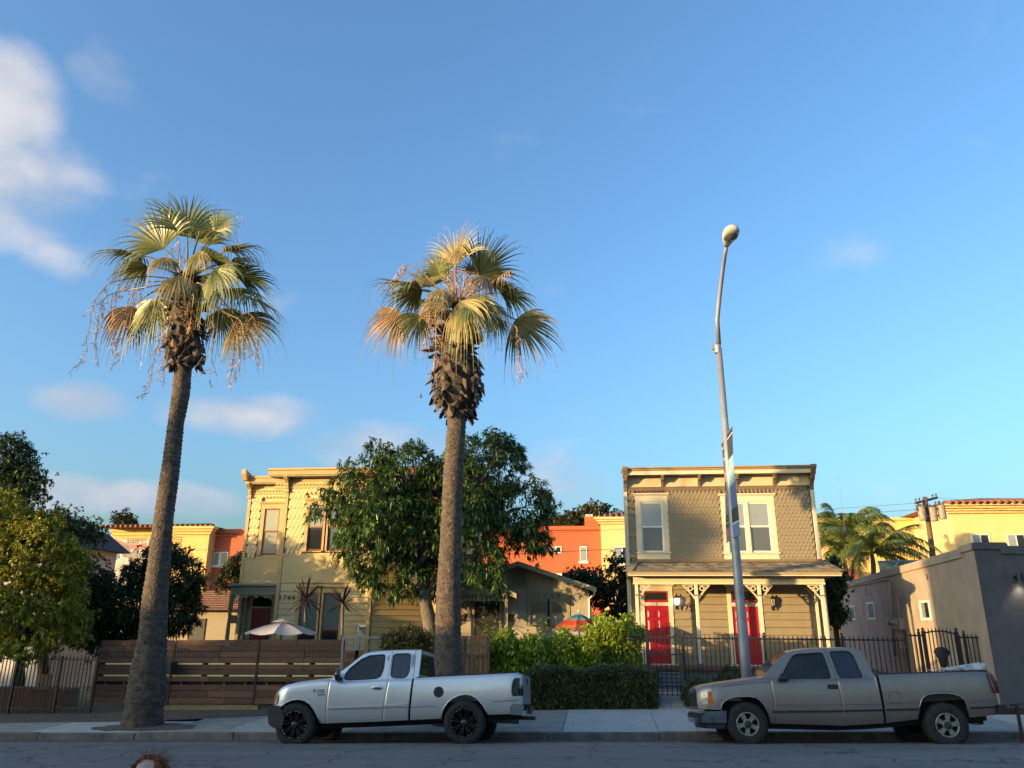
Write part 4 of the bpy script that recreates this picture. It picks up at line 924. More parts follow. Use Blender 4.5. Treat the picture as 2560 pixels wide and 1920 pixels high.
# porch floor, skirt, steps
brick_red = mat('old_red_paint', (.20, .10, .065), .8, var=.2)
MB().box(PX[0] - .2, PX[3] + .2, YP - .15, YW - .001, FZ - .09, FZ).build('porch_floor', brick_red, rh)
MB().box(PX[0] - .12, PX[3] + .14, YP - .06, YP + .1, .25, FZ - .091).build('porch_skirt', mat('grey_olive_skirt', (.17, .15, .11), .75, var=.12, streak=.2), rh)
v = c7(1085, 1190, YP - .06); MB().box(v.x - .18, v.x + .18, YP - .075, YP - .055, v.z - .05, v.z + .06).build('crawl_vent', black_trim, rh)
sx0, sx1 = c7(470, 1100, 26).x - .1, c7(745, 1100, 26).x + .05
for k in range(4): MB().box(sx0, sx1, YP - .15 - .28 * (4 - k), YP - .15 + .0, .3, FZ - .09 - .155 * (3 - k) - .05).build('step', mat('grey_step', (.20, .21, .22), .8, var=.12), rh, bevel=.008)
# lanterns on the wall
def lantern(px, py, lit, label):
    p = at(px, py, YW - .14)
    o = thing('wall_lantern', label, 'wall lamp', (p.x, YW - .03, p.z), None)
    gl = mat('lit_lantern_glass', (.7, .7, .65), .3, emit=(1, .97, .9, 3.0)) if lit else mat('lantern_glass', (.35, .30, .2), .15, var=.2)
    MB().lathe([(.06, -.12), (.085, .10), (.0, .10)], (p.x, YW - .14, p.z), 6).build('lantern_glass', gl, o)
    c = MB()
    for i in range(6):
        a = 2 * math.pi * i / 6; c.beam((p.x + .064 * math.cos(a), YW - .14 + .064 * math.sin(a), p.z - .12), (p.x + .09 * math.cos(a), YW - .14 + .09 * math.sin(a), p.z + .10), .012, .012)
    c.lathe([(.0, -.28), (.012, -.26), (.02, -.2), (.05, -.16), (.065, -.12)], (p.x, YW - .14, p.z), 6)
    c.build('lantern_cage', black_iron, o)
    MB().lathe([(.095, .10), (.10, .115), (.05, .18), (.02, .21), (.02, .24), (.0, .28)], (p.x, YW - .14, p.z), 6).build('lantern_cap', black_iron, o)
    MB().tube([(p.x, YW - .14, p.z - .2), (p.x, YW - .08, p.z - .26), (p.x, YW - .03, p.z - .2)], .012, 6).build('bracket_arm', black_iron, o)
    MB().box(p.x - .05, p.x + .05, YW - .035, YW - .02, p.z - .28, p.z - .05).build('back_plate', black_iron, o)
lantern(1520 + 680 / 3.95, 1400 + 408 / 3.95, True, 'glowing black wall lantern beside the house number 1752')
lantern(1520 + 1632 / 3.95, 1400 + 415 / 3.95, False, 'unlit black wall lantern at the far end of the olive porch')

# ------------------------------------------------------------------ yellow two-storey house with shingled bay
YB, YG = 27.5, 28.5                       # bay front, recessed wing
e_ = lambda a, b, y=YB: at(560 + a / 3.456, 1120 + b / 3.456, y)
yellow = mat('yellow_house_paint', (.66, .495, .235), .6, var=.06, scale=3, streak=.08, bump=.1, bscale=50)
yellow_s = mat('yellow_siding_paint', (.60, .455, .225), .62, var=.07, scale=3, streak=.10, bump=.1, bscale=50)
ochre = mat('ochre_trim', (.50, .34, .145), .55, var=.07, scale=4, streak=.06)
khaki = mat('khaki_porch_paint', (.30, .255, .155), .6, var=.12, scale=5, streak=.15)
maroon = mat('maroon_sash', (.20, .045, .03), .4, var=.1)
pane_y1 = glass('pane_yellow_blind', (.30, .31, .25), .06)
pane_y2 = glass('pane_dark_room', (.018, .02, .022), .04)
pane_y3 = glass('pane_green_blind', (.10, .14, .135), .08)
yh = thing('bay_front_house', 'yellow two-storey house with scalloped shingles and bracketed cornice', 'house', (-10, 28, .3))
xwl = e_(197, 600, YG).x + .0; xbl = e_(506, 700).x; xbr = e_(1272, 1400).x; xhr = xbr + 2.2
ztop = e_(700, 178).z
MB().box(xwl + .02, xhr, YG + .06, YG + 11, .2, ztop - .35).build('wall', yellow, yh)
MB().box(xwl + .1, xhr - .1, YG + .2, YG + 10.8, ztop - .35, ztop - .3).build('roof', MATS['flat_roof_felt'], yh)
MB().prismz([(xbl + .02, YB + .06), (xbr - .02, YB + .06), (xhr - .3, YG + .2), (xbl + .02, YG + .2)], .2, ztop - .3).build('bay_wall', yellow, yh)
# --- wing front
zw_sh1, zw_sh0, zw_d0 = e_(380, 405, YG).z, e_(380, 950, YG).z, e_(300, 1145, YG).z
ww = (e_(338, 720, YG).x, e_(470, 720, YG).x, e_(400, 920, YG).z, e_(400, 525, YG).z)
wing_r = xbl + .3
sash_window(yh, *ww, YG, .15, maroon, ochre, [pane_y1, pane_y1], head=.10, apron=.10, sill=False)
shingle_field(yh, xwl + .12, wing_r, zw_sh0, zw_sh1 + .12, YG, .145, .165, yellow, [(ww[0] - .17, ww[1] + .17, ww[2] - .15, ww[3] + .36)], lambda t: 'scallop', 150)
def clip_rect(poly, r):
    def cl(P, ins, isec):
        out = []
        for i in range(len(P)):
            a, b = P[i - 1], P[i]
            if ins(b):
                if not ins(a): out.append(isec(a, b))
                out.append(b)
            elif ins(a): out.append(isec(a, b))
        return out
    x0, x1, z0, z1 = r
    for ax, v, sg in ((0, x0, 1), (0, x1, -1), (1, z0, 1), (1, z1, -1)):
        if not poly: return poly
        def isec(a, b, ax=ax, v=v):
            t = (v - a[ax]) / (b[ax] - a[ax]); return (a[0] + (b[0] - a[0]) * t, a[1] + (b[1] - a[1]) * t)
        poly = cl(poly, lambda p, ax=ax, v=v, sg=sg: sg * (p[ax] - v) >= -1e-9, isec)
    return poly
def diagonal_boards(parent, r, y, sgn, m, pitch=.112):
    """diagonal boards filling rectangle r = (x0, x1, z0, z1); sgn +1 leans like a slash"""
    w = (r[1] - r[0]) + (r[3] - r[2]); k = -w; g = .022
    while k < w:
        a0, a1 = k + g / 2, k + pitch - g / 2
        H = r[3] - r[2] + .2; xs = r[0]
        poly = [(xs + a0 - .1 * sgn, r[2] - .1), (xs + a1 - .1 * sgn, r[2] - .1), (xs + a1 + (H - .1) * sgn, r[2] + H - .1), (xs + a0 + (H - .1) * sgn, r[2] + H - .1)]
        p = clip_rect(poly, r)
        if len(p) >= 3 and max(q[0] for q in p) - min(q[0] for q in p) > .02:
            MB().prism(p, y - .03, y - .002).build('diagonal_board', m, parent, fix=True)
        k += pitch
diagonal_boards(yh, (xwl + .12, wing_r, zw_d0, zw_sh0 - .05), YG, 1, yellow)
MB().box(xwl + .1, wing_r, YG - .04, YG + .05, zw_sh0 - .05, zw_sh0).build('belt_board', ochre, yh)
MB().box(xwl + .1, wing_r, YG - .04, YG + .05, zw_d0 - .14, zw_d0).build('belt_board', yellow_s, yh)
MB().box(xwl, xwl + .125, YG - .05, YG + .1, zw_d0 - .16, e_(220, 400, YG).z).build('corner_board', ochre, yh, bevel=.005)
# --- bay front
zb_sh1, zb_sh0 = e_(700, 355).z, e_(700, 915).z; zb_d1, zb_d0 = e_(700, 925).z, e_(700, 1145).z; zsi = e_(700, 1165).z
wb1 = (e_(728, 690).x, e_(858, 690).x, e_(800, 885).z, e_(800, 492).z); wb2 = (e_(902, 690).x, e_(1052, 690).x, wb1[2], wb1[3])
CBY = .17
for w in (wb1, wb2): sash_window(yh, *w, YB, CBY * .8 if False else .13, maroon, ochre, [pane_y1, pane_y2] if w is wb1 else [pane_y3, pane_y3], head=.10, apron=.0, sill=True)
shingle_field(yh, xbl + .14, xbr - .14, zb_sh0, zb_sh1 + .1, YB, .16, .185, yellow, [(wb1[0] - .16, wb2[1] + .16, wb1[2] - .12, wb1[3] + .32)], lambda t: 'scallop', 300)
xm = e_(868, 1030).x
diagonal_boards(yh, (xbl + .13, xm - .004, zb_d0, zb_d1), YB, 1, yellow, .115); diagonal_boards(yh, (xm + .004, xbr - .13, zb_d0, zb_d1), YB, -1, yellow, .115)
MB().box(xbl + .12, xbr - .12, YB - .04, YB + .05, zb_d1 + .001, zb_sh0 + .02).build('belt_board', yellow_s, yh)
MB().box(xbl + .12, xbr - .12, YB - .045, YB + .05, zsi, zb_d0 - .001).build('belt_board', yellow_s, yh)
for a in (xbl, xbr - .14): MB().box(a, a + .135, YB - .055, YB + .12, .3, e_(510, 345).z).build('corner_board', ochre, yh, bevel=.005)
wl1 = (e_(650, 1450).x, e_(803, 1450).x, e_(700, 1900).z, e_(720, 1250).z); wl2 = (e_(850, 1450).x, e_(1000, 1450).x, wl1[2], wl1[3])
for w in (wl1, wl2): sash_window(yh, *w, YB, .13, maroon, ochre, [pane_y3, pane_y2], head=.08, apron=.0, sill=True)
zs = list(np.arange(.42, zsi + .01, .205)); zs[-1] = zsi
clapboards(yh, xbl + .135, xbr - .14, zs, YB, yellow_s, [(wl1[0] - .12, wl2[1] + .12, wl1[2] - .06, wl1[3] + .22)])
# angled right side of the bay
ang = math.atan2(YG + .1 - YB, xhr - .3 - xbr); Ma = T(xbr, YB, 0) @ Matrix.Rotation(ang, 4, 'Z'); La = math.hypot(YG + .1 - YB, xhr - .3 - xbr)
for za, zb in zip(zs[:-1], zs[1:]):
    me = MB().prismx([(-.03, za), (-.008, zb - .014), (.05, zb - .014), (.05, za)], .02, La).mesh('siding_board', yellow_s); put('siding_board', me, yh, Ma)
me = MB().box(La - .01, La + .14, -.05, .1, .3, 6.9).mesh('corner_board', ochre); put('corner_board', me, yh, Ma)
zs2 = list(np.arange(zsi, 6.9, .205))
for za, zb in zip(zs2[:-1], zs2[1:]):
    me = MB().prismx([(-.022, za), (-.008, zb + .006), (.05, zb + .006), (.05, za)], .02, La).mesh('siding_board', yellow_s); put('siding_board', me, yh, Ma)
# --- cornices
def cornice(x0, x1, yf, zt, depth, parent, frieze_z, name):
    c = put('cornice', None, parent, T((x0 + x1) / 2, yf, zt))
    MB().prismx([(yf - depth, zt - .24), (yf - depth - .02, zt - .09), (yf - depth - .075, zt - .07), (yf - depth - .08, zt), (yf + .1, zt), (yf + .1, zt - .24)], x0, x1).build('crown_moulding', ochre, c)
    MB().box(x0 + .06, x1 - .02, yf - depth + .03, yf + .1, zt - .30, zt - .241).build('soffit', khaki, c)
    xs = x0 + .14
    while xs < x1 - .05:       # frieze of narrow upright boards
        MB().box(xs + .004, min(xs + .085, x1) - .002, yf - .02, yf + .06, frieze_z + .06, zt - .30).build('frieze_board', ochre, c); xs += .085
    MB().box(x0 + .12, x1, yf - .05, yf + .06, frieze_z - .10, frieze_z + .0).build('frieze_moulding', ochre, c)
    xs = x0 + .2
    while xs < x1 - .1:
        MB().prism([(xs, frieze_z + .06), (xs + .055, frieze_z + .002), (xs + .08, frieze_z + .002), (xs + .10, frieze_z + .06)], yf - .055, yf - .021).build('dentil', ochre, c); xs += .125
    return c
cw = cornice(xwl - .05, wing_r + .3, YG, e_(320, 238, YG - .5).z, .38, yh, e_(380, 380, YG).z, 'wing')
cb = cornice(e_(378, 200, YB - .5).x, xhr + .2, YB, e_(700, 172, YB - .45).z, .42, yh, e_(700, 325).z, 'bay')
def scroll_bracket(xc, yf, z1, z0, parent, wd=.15, deep=.36):
    h = z1 - z0
    pr = [(yf, z1), (yf - deep, z1), (yf - deep, z1 - .12), (yf - deep + .05, z1 - .14), (yf - deep + .03, z1 - h * .30), (yf - deep * .62, z1 - h * .44), (yf - deep * .42, z1 - h * .55), (yf - deep * .45, z1 - h * .66), (yf - .12, z1 - h * .80), (yf - .13, z1 - h * .88), (yf - .09, z1 - h * .9), (yf - .09, z0), (yf, z0)]
    b = MB().prismx(pr, xc - wd * .38, xc + wd * .38).build('bracket', ochre, parent, fix=True)
    MB().box(xc - wd / 2, xc + wd / 2, yf - deep - .02, yf - deep + .10, z1 - .11, z1 - .005).build('bracket_cap', ochre, b)
    for s in (-1, 1): MB().lathe([(.07, 0), (.06, .02 * s), (.02, .03 * s), (0, .03 * s)], (xc + s * wd * .38, yf - deep + .09, z1 - h * .26), 14, 'x').build('scroll', ochre, b)
    MB().box(xc - wd * .5, xc + wd * .5, yf - .12, yf - .01, z0 - .07, z0).build('bracket_foot', ochre, b)
scroll_bracket(xbl + .07, YB - .02, e_(500, 238).z, e_(515, 370).z, yh)
scroll_bracket(xbr - .07, YB - .02, e_(500, 238).z, e_(515, 370).z, yh)
scroll_bracket(xwl + .065, YG - .02, e_(240, 300, YG).z, e_(240, 420, YG).z, yh)
MB().prismx([(YG - .55, e_(240, 300, YG).z), (YG - .68, e_(210, 255, YG).z), (YG - .70, e_(210, 212, YG).z), (YG + .1, e_(210, 212, YG).z - .2), (YG + .1, e_(240, 300, YG).z)], xwl - .09, xwl + .09).build('cornice_end', ochre, yh)
# --- numbers
p = e_(535, 1297); lettering('1744', .26, (p.x + .04, YB - .03, p.z), black_iron, yh, depth=.008, spacing=1.25)
white_num = mat('white_enamel', (.75, .75, .72), .4, var=.05)
for s, a, b in (('1746', 1202, 1543), ('1746½', 1192, 1567), ('1748', 1196, 1598)):
    p = e_(a, b); MB().box(p.x - .14 - .03 * (len(s) > 4), p.x + .14, YB - .036, YB - .028, p.z - .075, p.z + .075).build('number_plate', white_num, yh)
    lettering(s, .17, (p.x, YB - .038, p.z), black_iron, yh, depth=.003, shear=.25)
# --- entrance porch under the wing
po = put('entrance_porch', None, yh, T(xwl, YG - .6, 2)); YE = YG - .75
pz1, pz0 = e_(250, 1172, YE).z, e_(250, 1195, YE).z; pxl, pxr = e_(45, 1190, YE).x, xbl + .02
MB().box(pxl, pxr, YE - .12, YG + .02, pz0, pz1).build('porch_roof_slab', khaki, po, bevel=.012)
fz1, fz0 = e_(250, 1210, YE).z, e_(250, 1262, YE).z
MB().box(pxl + .1, pxr, YE - .03, YE + .05, fz0, pz0 - .001).build('porch_frieze', khaki, po)
xs = pxl + .22
while xs < pxr - .12:
    f = MB().box(xs - .004 + .145, xs + .010 + .145, YE - .046, YE - .031, fz0 + .05, fz1 - .01).build('frieze_divider', khaki, po)
    zc = (fz0 + fz1) / 2 + .01
    for dx, dz in ((-.035, .03), (.035, .03), (-.035, -.03), (.035, -.03), (0, 0)): MB().lathe([(.013, -.005), (0, -.005)], (xs + .07 + dx, YE - .031, zc + dz), 8, 'y').build('cutout', black_trim, f)
    xs += .205
MB().box(pxl + .1, pxr, YE - .05, YE + .05, fz0 - .03, fz0 + .02).build('frieze_rail', khaki, po)
turned = [(.085, 0), (.085, .75), (.05, .80), (.075, .86), (.055, .9), (.07, 1.05), (.075, 1.3), (.06, 1.75), (.05, 1.9), (.075, 1.94), (.05, 1.98), (.075, 2.02), (.055, 2.06), (.08, 2.1), (.08, 2.6)]
for xp, y, sc in ((pxl + .14, YE + .02, 1.0), (e_(152, 1450, YG).x, YG - .1, 1.0), (e_(195, 1450, YG).x - .05, YG - .06, .9)):
    k = (fz0 - .5) / 2.6; MB().lathe([(r * sc, .5 + h * k) for r, h in turned], (xp, y, 0), 14).build('turned_post', khaki, po, smooth=True)
def fan_bracket(x, z, sx):
    b = MB()
    for k in range(6):
        t = R_(90 * k / 5); b.beam((x, YE, z), (x + sx * .30 * math.sin(t), YE, z - .30 * math.cos(t)), .03, .022)
    for k in range(9):
        t0, t1 = R_(10 * k), R_(10 * (k + 1)); b.beam((x + sx * .31 * math.sin(t0), YE, z - .31 * math.cos(t0)), (x + sx * .31 * math.sin(t1), YE, z - .31 * math.cos(t1)), .035, .03)
    pts = [(x + sx * .30, z - .02), (x + sx * .36, z - .14), (x + sx * .44, z - .08), (x + sx * .52, z - .13), (x + sx * .58, z - .05), (x + sx * .70, z - .04), (x + sx * .72, z)]
    b.prism(pts, YE - .015, YE + .015); b.build('fan_bracket', khaki, po)
fan_bracket(pxl + .2, fz0 - .03, 1); fan_bracket(pxr - .02, fz0 - .03, -1)
xm_ = (pxl + pxr) / 2 + .1; MB().prism([(xm_ - .12, fz0 - .03), (xm_ - .09, fz0 - .09), (xm_, fz0 - .17), (xm_ + .09, fz0 - .09), (xm_ + .12, fz0 - .03)], YE - .015, YE + .015).build('pendant', khaki, po)
dx0, dx1 = e_(232, 1550, YG).x, e_(398, 1550, YG).x; dz1 = e_(300, 1385, YG).z
MB().box(xwl + .05, pxr, YG - .01, YG + .05, .3, pz0).build('entrance_wall', khaki, yh)
MB().box(dx0 - .12, dx1 + .12, YG - .05, YG - .011, .5, e_(300, 1275, YG).z).build('door_frame', khaki, yh)
MB().box(dx0, dx1, YG - .06, YG - .03, .55, dz1).build('door', mat('dark_red_door', (.14, .018, .022), .4), yh)
MB().box(dx0, dx1, YG - .058, YG - .03, dz1 + .06, e_(300, 1290, YG).z).build('pane', win_dark, yh)

# ------------------------------------------------------------------ cream bungalow between the two
YN = 29.0
g_ = lambda a, b, y=YN: at(1100 + a / 3.072, 1240 + b / 3.072, y)
bcream = mat('bungalow_paint', (.38, .335, .245), .65, var=.08, scale=3, streak=.12)
btrim = mat('bungalow_trim', (.31, .27, .17), .6, var=.1, scale=4)
bu = thing('bungalow', 'cream gabled bungalow numbered 1750 behind the bright hedge', 'house', (-3, YN, .4))
apx, apz = g_(600, 505, YN - .5).x, g_(600, 505, YN - .5).z
rx, rz = g_(1190, 703, YN - .5).x, g_(1190, 703, YN - .5).z; lx = 2 * apx - rx
wr, wlf = g_(1140, 800).x, 2 * apx - g_(1140, 800).x
sl = (apz - rz) / (rx - apx)
zat = lambda x: apz - .13 - sl * abs(x - apx)
MB().prism([(wlf, .2), (wr, .2), (wr, zat(wr)), (apx, zat(apx)), (wlf, zat(wlf))], YN + .03, YN + 11).build('wall', bcream, bu, fix=True)
vt = (g_(555, 640).x, g_(655, 640).x, g_(600, 685).z, g_(600, 565).z)
wn1 = (g_(695, 900).x, g_(820, 900).x, g_(760, 985).z, g_(760, 815).z); wn2 = (g_(850, 900).x, g_(978, 900).x, wn1[2], wn1[3])
dr = (g_(268, 900).x, g_(458, 900).x, .5, g_(360, 805).z)
zz = .4
while zz < apz - .2:
    half = (apz - .13 - zz - .27 - 0) / sl
    x0, x1 = max(wlf, apx - half - .8), min(wr, apx + half + .8)
    za, zb = zz, zz + .275
    hb = lambda z: min(wr - apx, (apz - .13 - z) / sl)
    cuts = [(o[0] - .13, o[1] + .13) for o in (vt, (wn1[0], wn2[1], wn1[2], wn1[3] + .16), dr) if o[2] - .05 < zb - .03 and o[3] + .1 > za + .03]
    h0, h1 = hb(za), hb(zb)
    if h1 > .1:
        for a, b in minus((apx - h0, apx + h0), cuts):
            pa = max(a, apx - h1) if a <= apx - h1 else a; pb = min(b, apx + h1) if b >= apx + h1 else b
            b_ = MB(); b_.add([(a, YN - .02, za), (b, YN - .02, za), (pb, YN - .004, zb), (pa, YN - .004, zb), (a, YN + .035, za), (b, YN + .035, za), (pb, YN + .035, zb), (pa, YN + .035, zb)], [(0, 1, 2, 3), (7, 6, 5, 4), (0, 4, 5, 1), (1, 5, 6, 2), (2, 6, 7, 3), (3, 7, 4, 0)]); b_.build('siding_board', bcream, bu)
    zz += .275
MB().box(wr - .06, wr + .02, YN - .035, YN + .05, .3, zat(wr) - .05).build('corner_board', bcream, bu)
# louvred vent
v = put('gable_vent', None, bu, T(vt[0], YN, vt[2]))
for bx in ((vt[0] - .1, vt[0], vt[2] - .1, vt[3] + .1), (vt[1], vt[1] + .1, vt[2] - .1, vt[3] + .1), (vt[0], vt[1], vt[3], vt[3] + .1), (vt[0], vt[1], vt[2] - .1, vt[2])): MB().box(bx[0], bx[1], YN - .04, YN + .03, bx[2], bx[3]).build('vent_frame', btrim, v)
for k in range(9):
    z = vt[2] + (vt[3] - vt[2]) * (k + .2) / 9; MB().prismx([(YN - .03, z), (YN - .02, z), (YN + .025, z + .065), (YN + .015, z + .065)], vt[0], vt[1]).build('louvre_slat', btrim, v)
# windows
for i, w in enumerate((wn1, wn2)): sash_window(bu, *w, YN, .11, btrim, btrim, [glass('pane_bungalow', (.06, .07, .07), .08)], sill=True, frame_w=.035)
MB().box(wn1[0] - .14, wn2[1] + .14, YN - .05, YN - .02, wn1[3] + .12, wn1[3] + .33).build('number_board', btrim, bu)
lettering('1 7 5 0', .22, ((wn1[0] + wn2[1]) / 2, YN - .055, wn1[3] + .22), black_iron, bu, depth=.006, spacing=1.35)
MB().box(dr[0], dr[1], YN - .03, YN + .02, .5, dr[3]).build('door', mat('dark_doorway', (.012, .011, .010), .6), bu)
for a, b in ((dr[0] - .1, dr[0]), (dr[1], dr[1] + .1)): MB().box(a, b, YN - .05, YN + .01, .5, dr[3] + .1).build('door_casing', btrim, bu)
# roof: two slopes with barge boards and shingle courses
def gable_roof(parent, ax, az, hw, slope, y0, y1, th, m, barge_m, courses, nm='roof'):
    for s in (-1, 1):
        L = hw
        rp = put(nm, None, parent, T(ax + s * hw / 2, (y0 + y1) / 2, az - slope * hw / 2))
        MB().add([(ax, y0, az), (ax + s * L, y0, az - slope * L), (ax + s * L, y1, az - slope * L), (ax, y1, az), (ax, y0, az - th), (ax + s * L, y0, az - slope * L - th), (ax + s * L, y1, az - slope * L - th), (ax, y1, az - th)],
                 [(0, 1, 2, 3), (7, 6, 5, 4), (0, 4, 5, 1), (1, 5, 6, 2), (2, 6, 7, 3)]).build('roof_deck', m, rp, fix=True)
        for k in range(courses):
            t0, t1 = k / courses, min(1, (k + 1.05) / courses)
            xa, xb = ax + s * L * (1 - t0), ax + s * L * (1 - t1)
            za, zb = az - slope * L * (1 - t0), az - slope * L * (1 - t1)
            MB().hexa([(xa, y0 - .02, za), (xa, y1, za), (xb, y1, zb), (xb, y0 - .02, zb), (xa, y0 - .02, za + .03), (xa, y1, za + .03), (xb, y1, zb + .008), (xb, y0 - .02, zb + .008)]).build('shingle_course', roof_ms[k % 2 + 1], rp, fix=True)
        MB().add([(ax, y0 - .05, az + .02), (ax + s * (L + .05), y0 - .05, az - slope * (L + .05) + .02), (ax + s * (L + .05), y0 - .05, az - slope * (L + .05) - .15), (ax, y0 - .05, az - .15),
                  (ax, y0 + .0, az + .02), (ax + s * (L + .05), y0 + .0, az - slope * (L + .05) + .02), (ax + s * (L + .05), y0 + .0, az - slope * (L + .05) - .15), (ax, y0 + .0, az - .15)], [(0, 1, 2, 3), (7, 6, 5, 4), (0, 4, 5, 1), (1, 5, 6, 2), (2, 6, 7, 3)]).build('barge_board', barge_m, rp, fix=True)
gable_roof(bu, apx, apz, rx - apx, sl, YN - .5, YN + 11, .1, roof_ms[1], mat('barge_paint', (.47, .40, .24), .6, var=.1, streak=.15), 12)
MB().box(apx + 1.5, apx + 1.75, YN + 2, YN + 2.2, zat(apx + 1.6) - .2, zat(apx + 1.6) + .42).build('roof_vent', black_trim, bu)
# porch gable
YQ = 27.6
qx, qz = g_(315, 628, YQ).x, g_(315, 628, YQ).z; qr = g_(578, 748, YQ)
sq = (qz - qr.z) / (qr.x - qx)
bp = put('porch', None, bu, T(qx, YQ, 1))
gable_roof(bu, qx, qz, qr.x - qx, sq, YQ, YN, .07, roof_ms[1], MATS['barge_paint'], 6, 'porch_roof')
hwp = qr.x - qx - .25
MB().prism([(qx - hwp, qz - .12 - sq * hwp), (qx + hwp, qz - .12 - sq * hwp), (qx, qz - .12)], YQ + .1, YQ + .14).build('porch_gable', bcream, bp)
zb1, zb0 = g_(330, 745, YQ).z, g_(330, 800, YQ).z; px1 = g_(508, 850, YQ).x; px0 = 2 * qx - px1
for a, b in ((zb1 - .06, zb1), (zb0 - .02, zb0 + .05)): MB().box(px0 - .05, px1 + .05, YQ + .07, YQ + .16, a, b).build('porch_rail', btrim, bp)
xs = px0 + .02
while xs < px1: MB().box(xs, xs + .045, YQ + .09, YQ + .13, zb0 + .05, zb1 - .06).build('porch_slat', btrim, bp); xs += .105
for x in (px0, px1): MB().box(x - .06, x + .06, YQ + .05, YQ + .17, .4, zb0 - .02).build('porch_post', btrim, bp, bevel=.01)
MB().box(px0 - .1, px1 + .1, YQ, YN, .3, .55).build('porch_floor', MATS['grey_step'], bp)
MB().tube([g_(1165, 715, YN - .4), g_(1185, 735, YN - .35), g_(1183, 760, YN - .2), g_(1160, 775, YN - .06), g_(1146, 790, YN - .05), (wr - .02, YN - .06, .5)], .035, 8).build('downspout', white_vinyl, bu, smooth=True)
# hanging flower pots at the bungalow porch
terracotta = mat('terracotta', (.22, .075, .035), .8, var=.15)
for (a, b, lab) in ((541, 938, 'hanging terracotta pot by the bungalow porch post'), (180, 936, 'hanging terracotta pot at the shaded porch end behind the palm')):
    p = g_(a, b, YQ + .3); o = thing('hanging_pot', lab, 'plant pot', (p.x, p.y, p.z - .12))
    MB().lathe([(.0, -.12), (.10, -.12), (.13, -.02), (.15, .10), (.17, .11), (.17, .14), (.14, .14), (.12, .1)], tuple(p), 16).build('bowl', terracotta, o, smooth=True)
    c = MB()
    for k in range(3): c.tube([(p.x + .15 * math.cos(k * 2.1), p.y + .15 * math.sin(k * 2.1), p.z + .13), (p.x, p.y, p.z + .7), (p.x, p.y, zb0)], .005, 4)
    c.build('chain', black_iron, o)

# ------------------------------------------------------------------ low stucco building at the corner of the picture
stucco_g = mat('charcoal_stucco', (.075, .080, .090), .85, var=.10, scale=5, bump=.5, bscale=70)
stucco_b = mat('beige_stucco', (.42, .345, .265), .88, col2=(.31, .255, .195), scale=1.2, bump=.35, bscale=40, streak=.18)
gb = thing('stucco_building', 'low stucco building, charcoal street front and beige side wall', 'building', (14, 26, .3))
A, Bk = Vector((10.06, 22.0, 0)), Vector((12.96, 45.0, 0))
sd = (Bk - A).normalized(); sn = Vector((-sd.y, sd.x, 0))          # along the side wall, outward normal (towards the houses)
def onside(px, py, out=0.0):
    d = pix_dir(px, py); o = Vector((0, 0, CAMZ)) - (A + sn * out); t = -o.dot(sn) / d.dot(sn); return Vector((0, 0, CAMZ)) + d * t
ztop1, zledge, zlow = at(2470, 1357, 22).z, at(2470, 1374, 22).z, at(2535, 1366, 22).z
MB().prismz([(A.x, A.y), (22, 22.0), (25, 45), (Bk.x, Bk.y)], .1, zledge + .02).build('wall', stucco_b, gb)
MB().box(A.x + .004, 22, 21.93, 21.999, .1, zlow - .02).build('front_wall', stucco_g, gb)
xs1, xs2 = at(2508, 1360, 22).x, at(2518, 1366, 22).x; xq = at(2496, 1380, 22).x
MB().prism([(A.x - .03, zledge), (xq, zledge), (xq, zledge - .12), (22, zledge - .12), (22, zlow), (xs2, zlow), (xs2 - .05, zlow + .02), (xs1 + .05, ztop1 - .05), (xs1, ztop1), (A.x - .03, ztop1)], 21.87, 22.06).build('front_parapet', stucco_g, gb, fix=True)
def side_slab(s0, s1, z0, z1, out, inn, m, nm, parent=gb, z0b=None, z1b=None):
    p = [A + sd * s0 + sn * out, A + sd * s1 + sn * out, A + sd * s1 - sn * inn, A + sd * s0 - sn * inn]
    z0b = z0 if z0b is None else z0b; z1b = z1 if z1b is None else z1b
    return MB().hexa([(p[0].x, p[0].y, z0), (p[1].x, p[1].y, z0b), (p[2].x, p[2].y, z0b), (p[3].x, p[3].y, z0), (p[0].x, p[0].y, z1), (p[1].x, p[1].y, z1b), (p[2].x, p[2].y, z1b), (p[3].x, p[3].y, z1)]).build(nm, m, parent, fix=True)
side_slab(.002, 1.0, zledge, ztop1, .05, .18, stucco_b, 'side_parapet')
side_slab(1.0, 23, zledge - .13, zledge + .12, .05, .18, stucco_b, 'side_parapet')
for (x0, y0, x1, y1, nm) in ((2122, 1514, 2138, 1548, 0), (2169, 1505, 2187, 1546, 1), (2301, 1501, 2326, 1547, 2)):
    p, q = onside(x0, (y0 + y1) / 2), onside(x1, (y0 + y1) / 2); z0, z1 = onside((x0 + x1) / 2, y1).z, onside((x0 + x1) / 2, y0).z
    s0, s1 = sorted(((p - A).dot(sd), (q - A).dot(sd)))
    w = put('window', None, gb, T(*p))
    f = .09
    for a, b, c, d in ((s0, s0 + f, z0, z1), (s1 - f, s1, z0, z1), (s0 + f, s1 - f, z1 - .07, z1), (s0 - .03, s1 + .03, z0 - .05, z0 + .03)): side_slab(a, b, c, d, .03, .02, white_vinyl, 'window_frame', w)
    side_slab(s0 + f, s1 - f, z0 + .03, z1 - .07, .004, .02, pane_up, 'pane', w)
    if nm == 2: side_slab(s0 + f, (s0 + s1) / 2, z0 + .03, z1 - .07, .010, .0, win_dark, 'pane', w)
for k in range(3):
    p = onside(2165, 1473 + 7 * k); s = (p - A).dot(sd); side_slab(s - .12, s + .12, p.z - .04, p.z + .05, .006, .02, black_trim, 'vent_hole')
p = onside(2318, 1443); s = (p - A).dot(sd); side_slab(s - .1, s + .1, p.z - .09, p.z + .09, .012, .02, mat('rust_vent', (.18, .11, .08), .8), 'vent_grille')
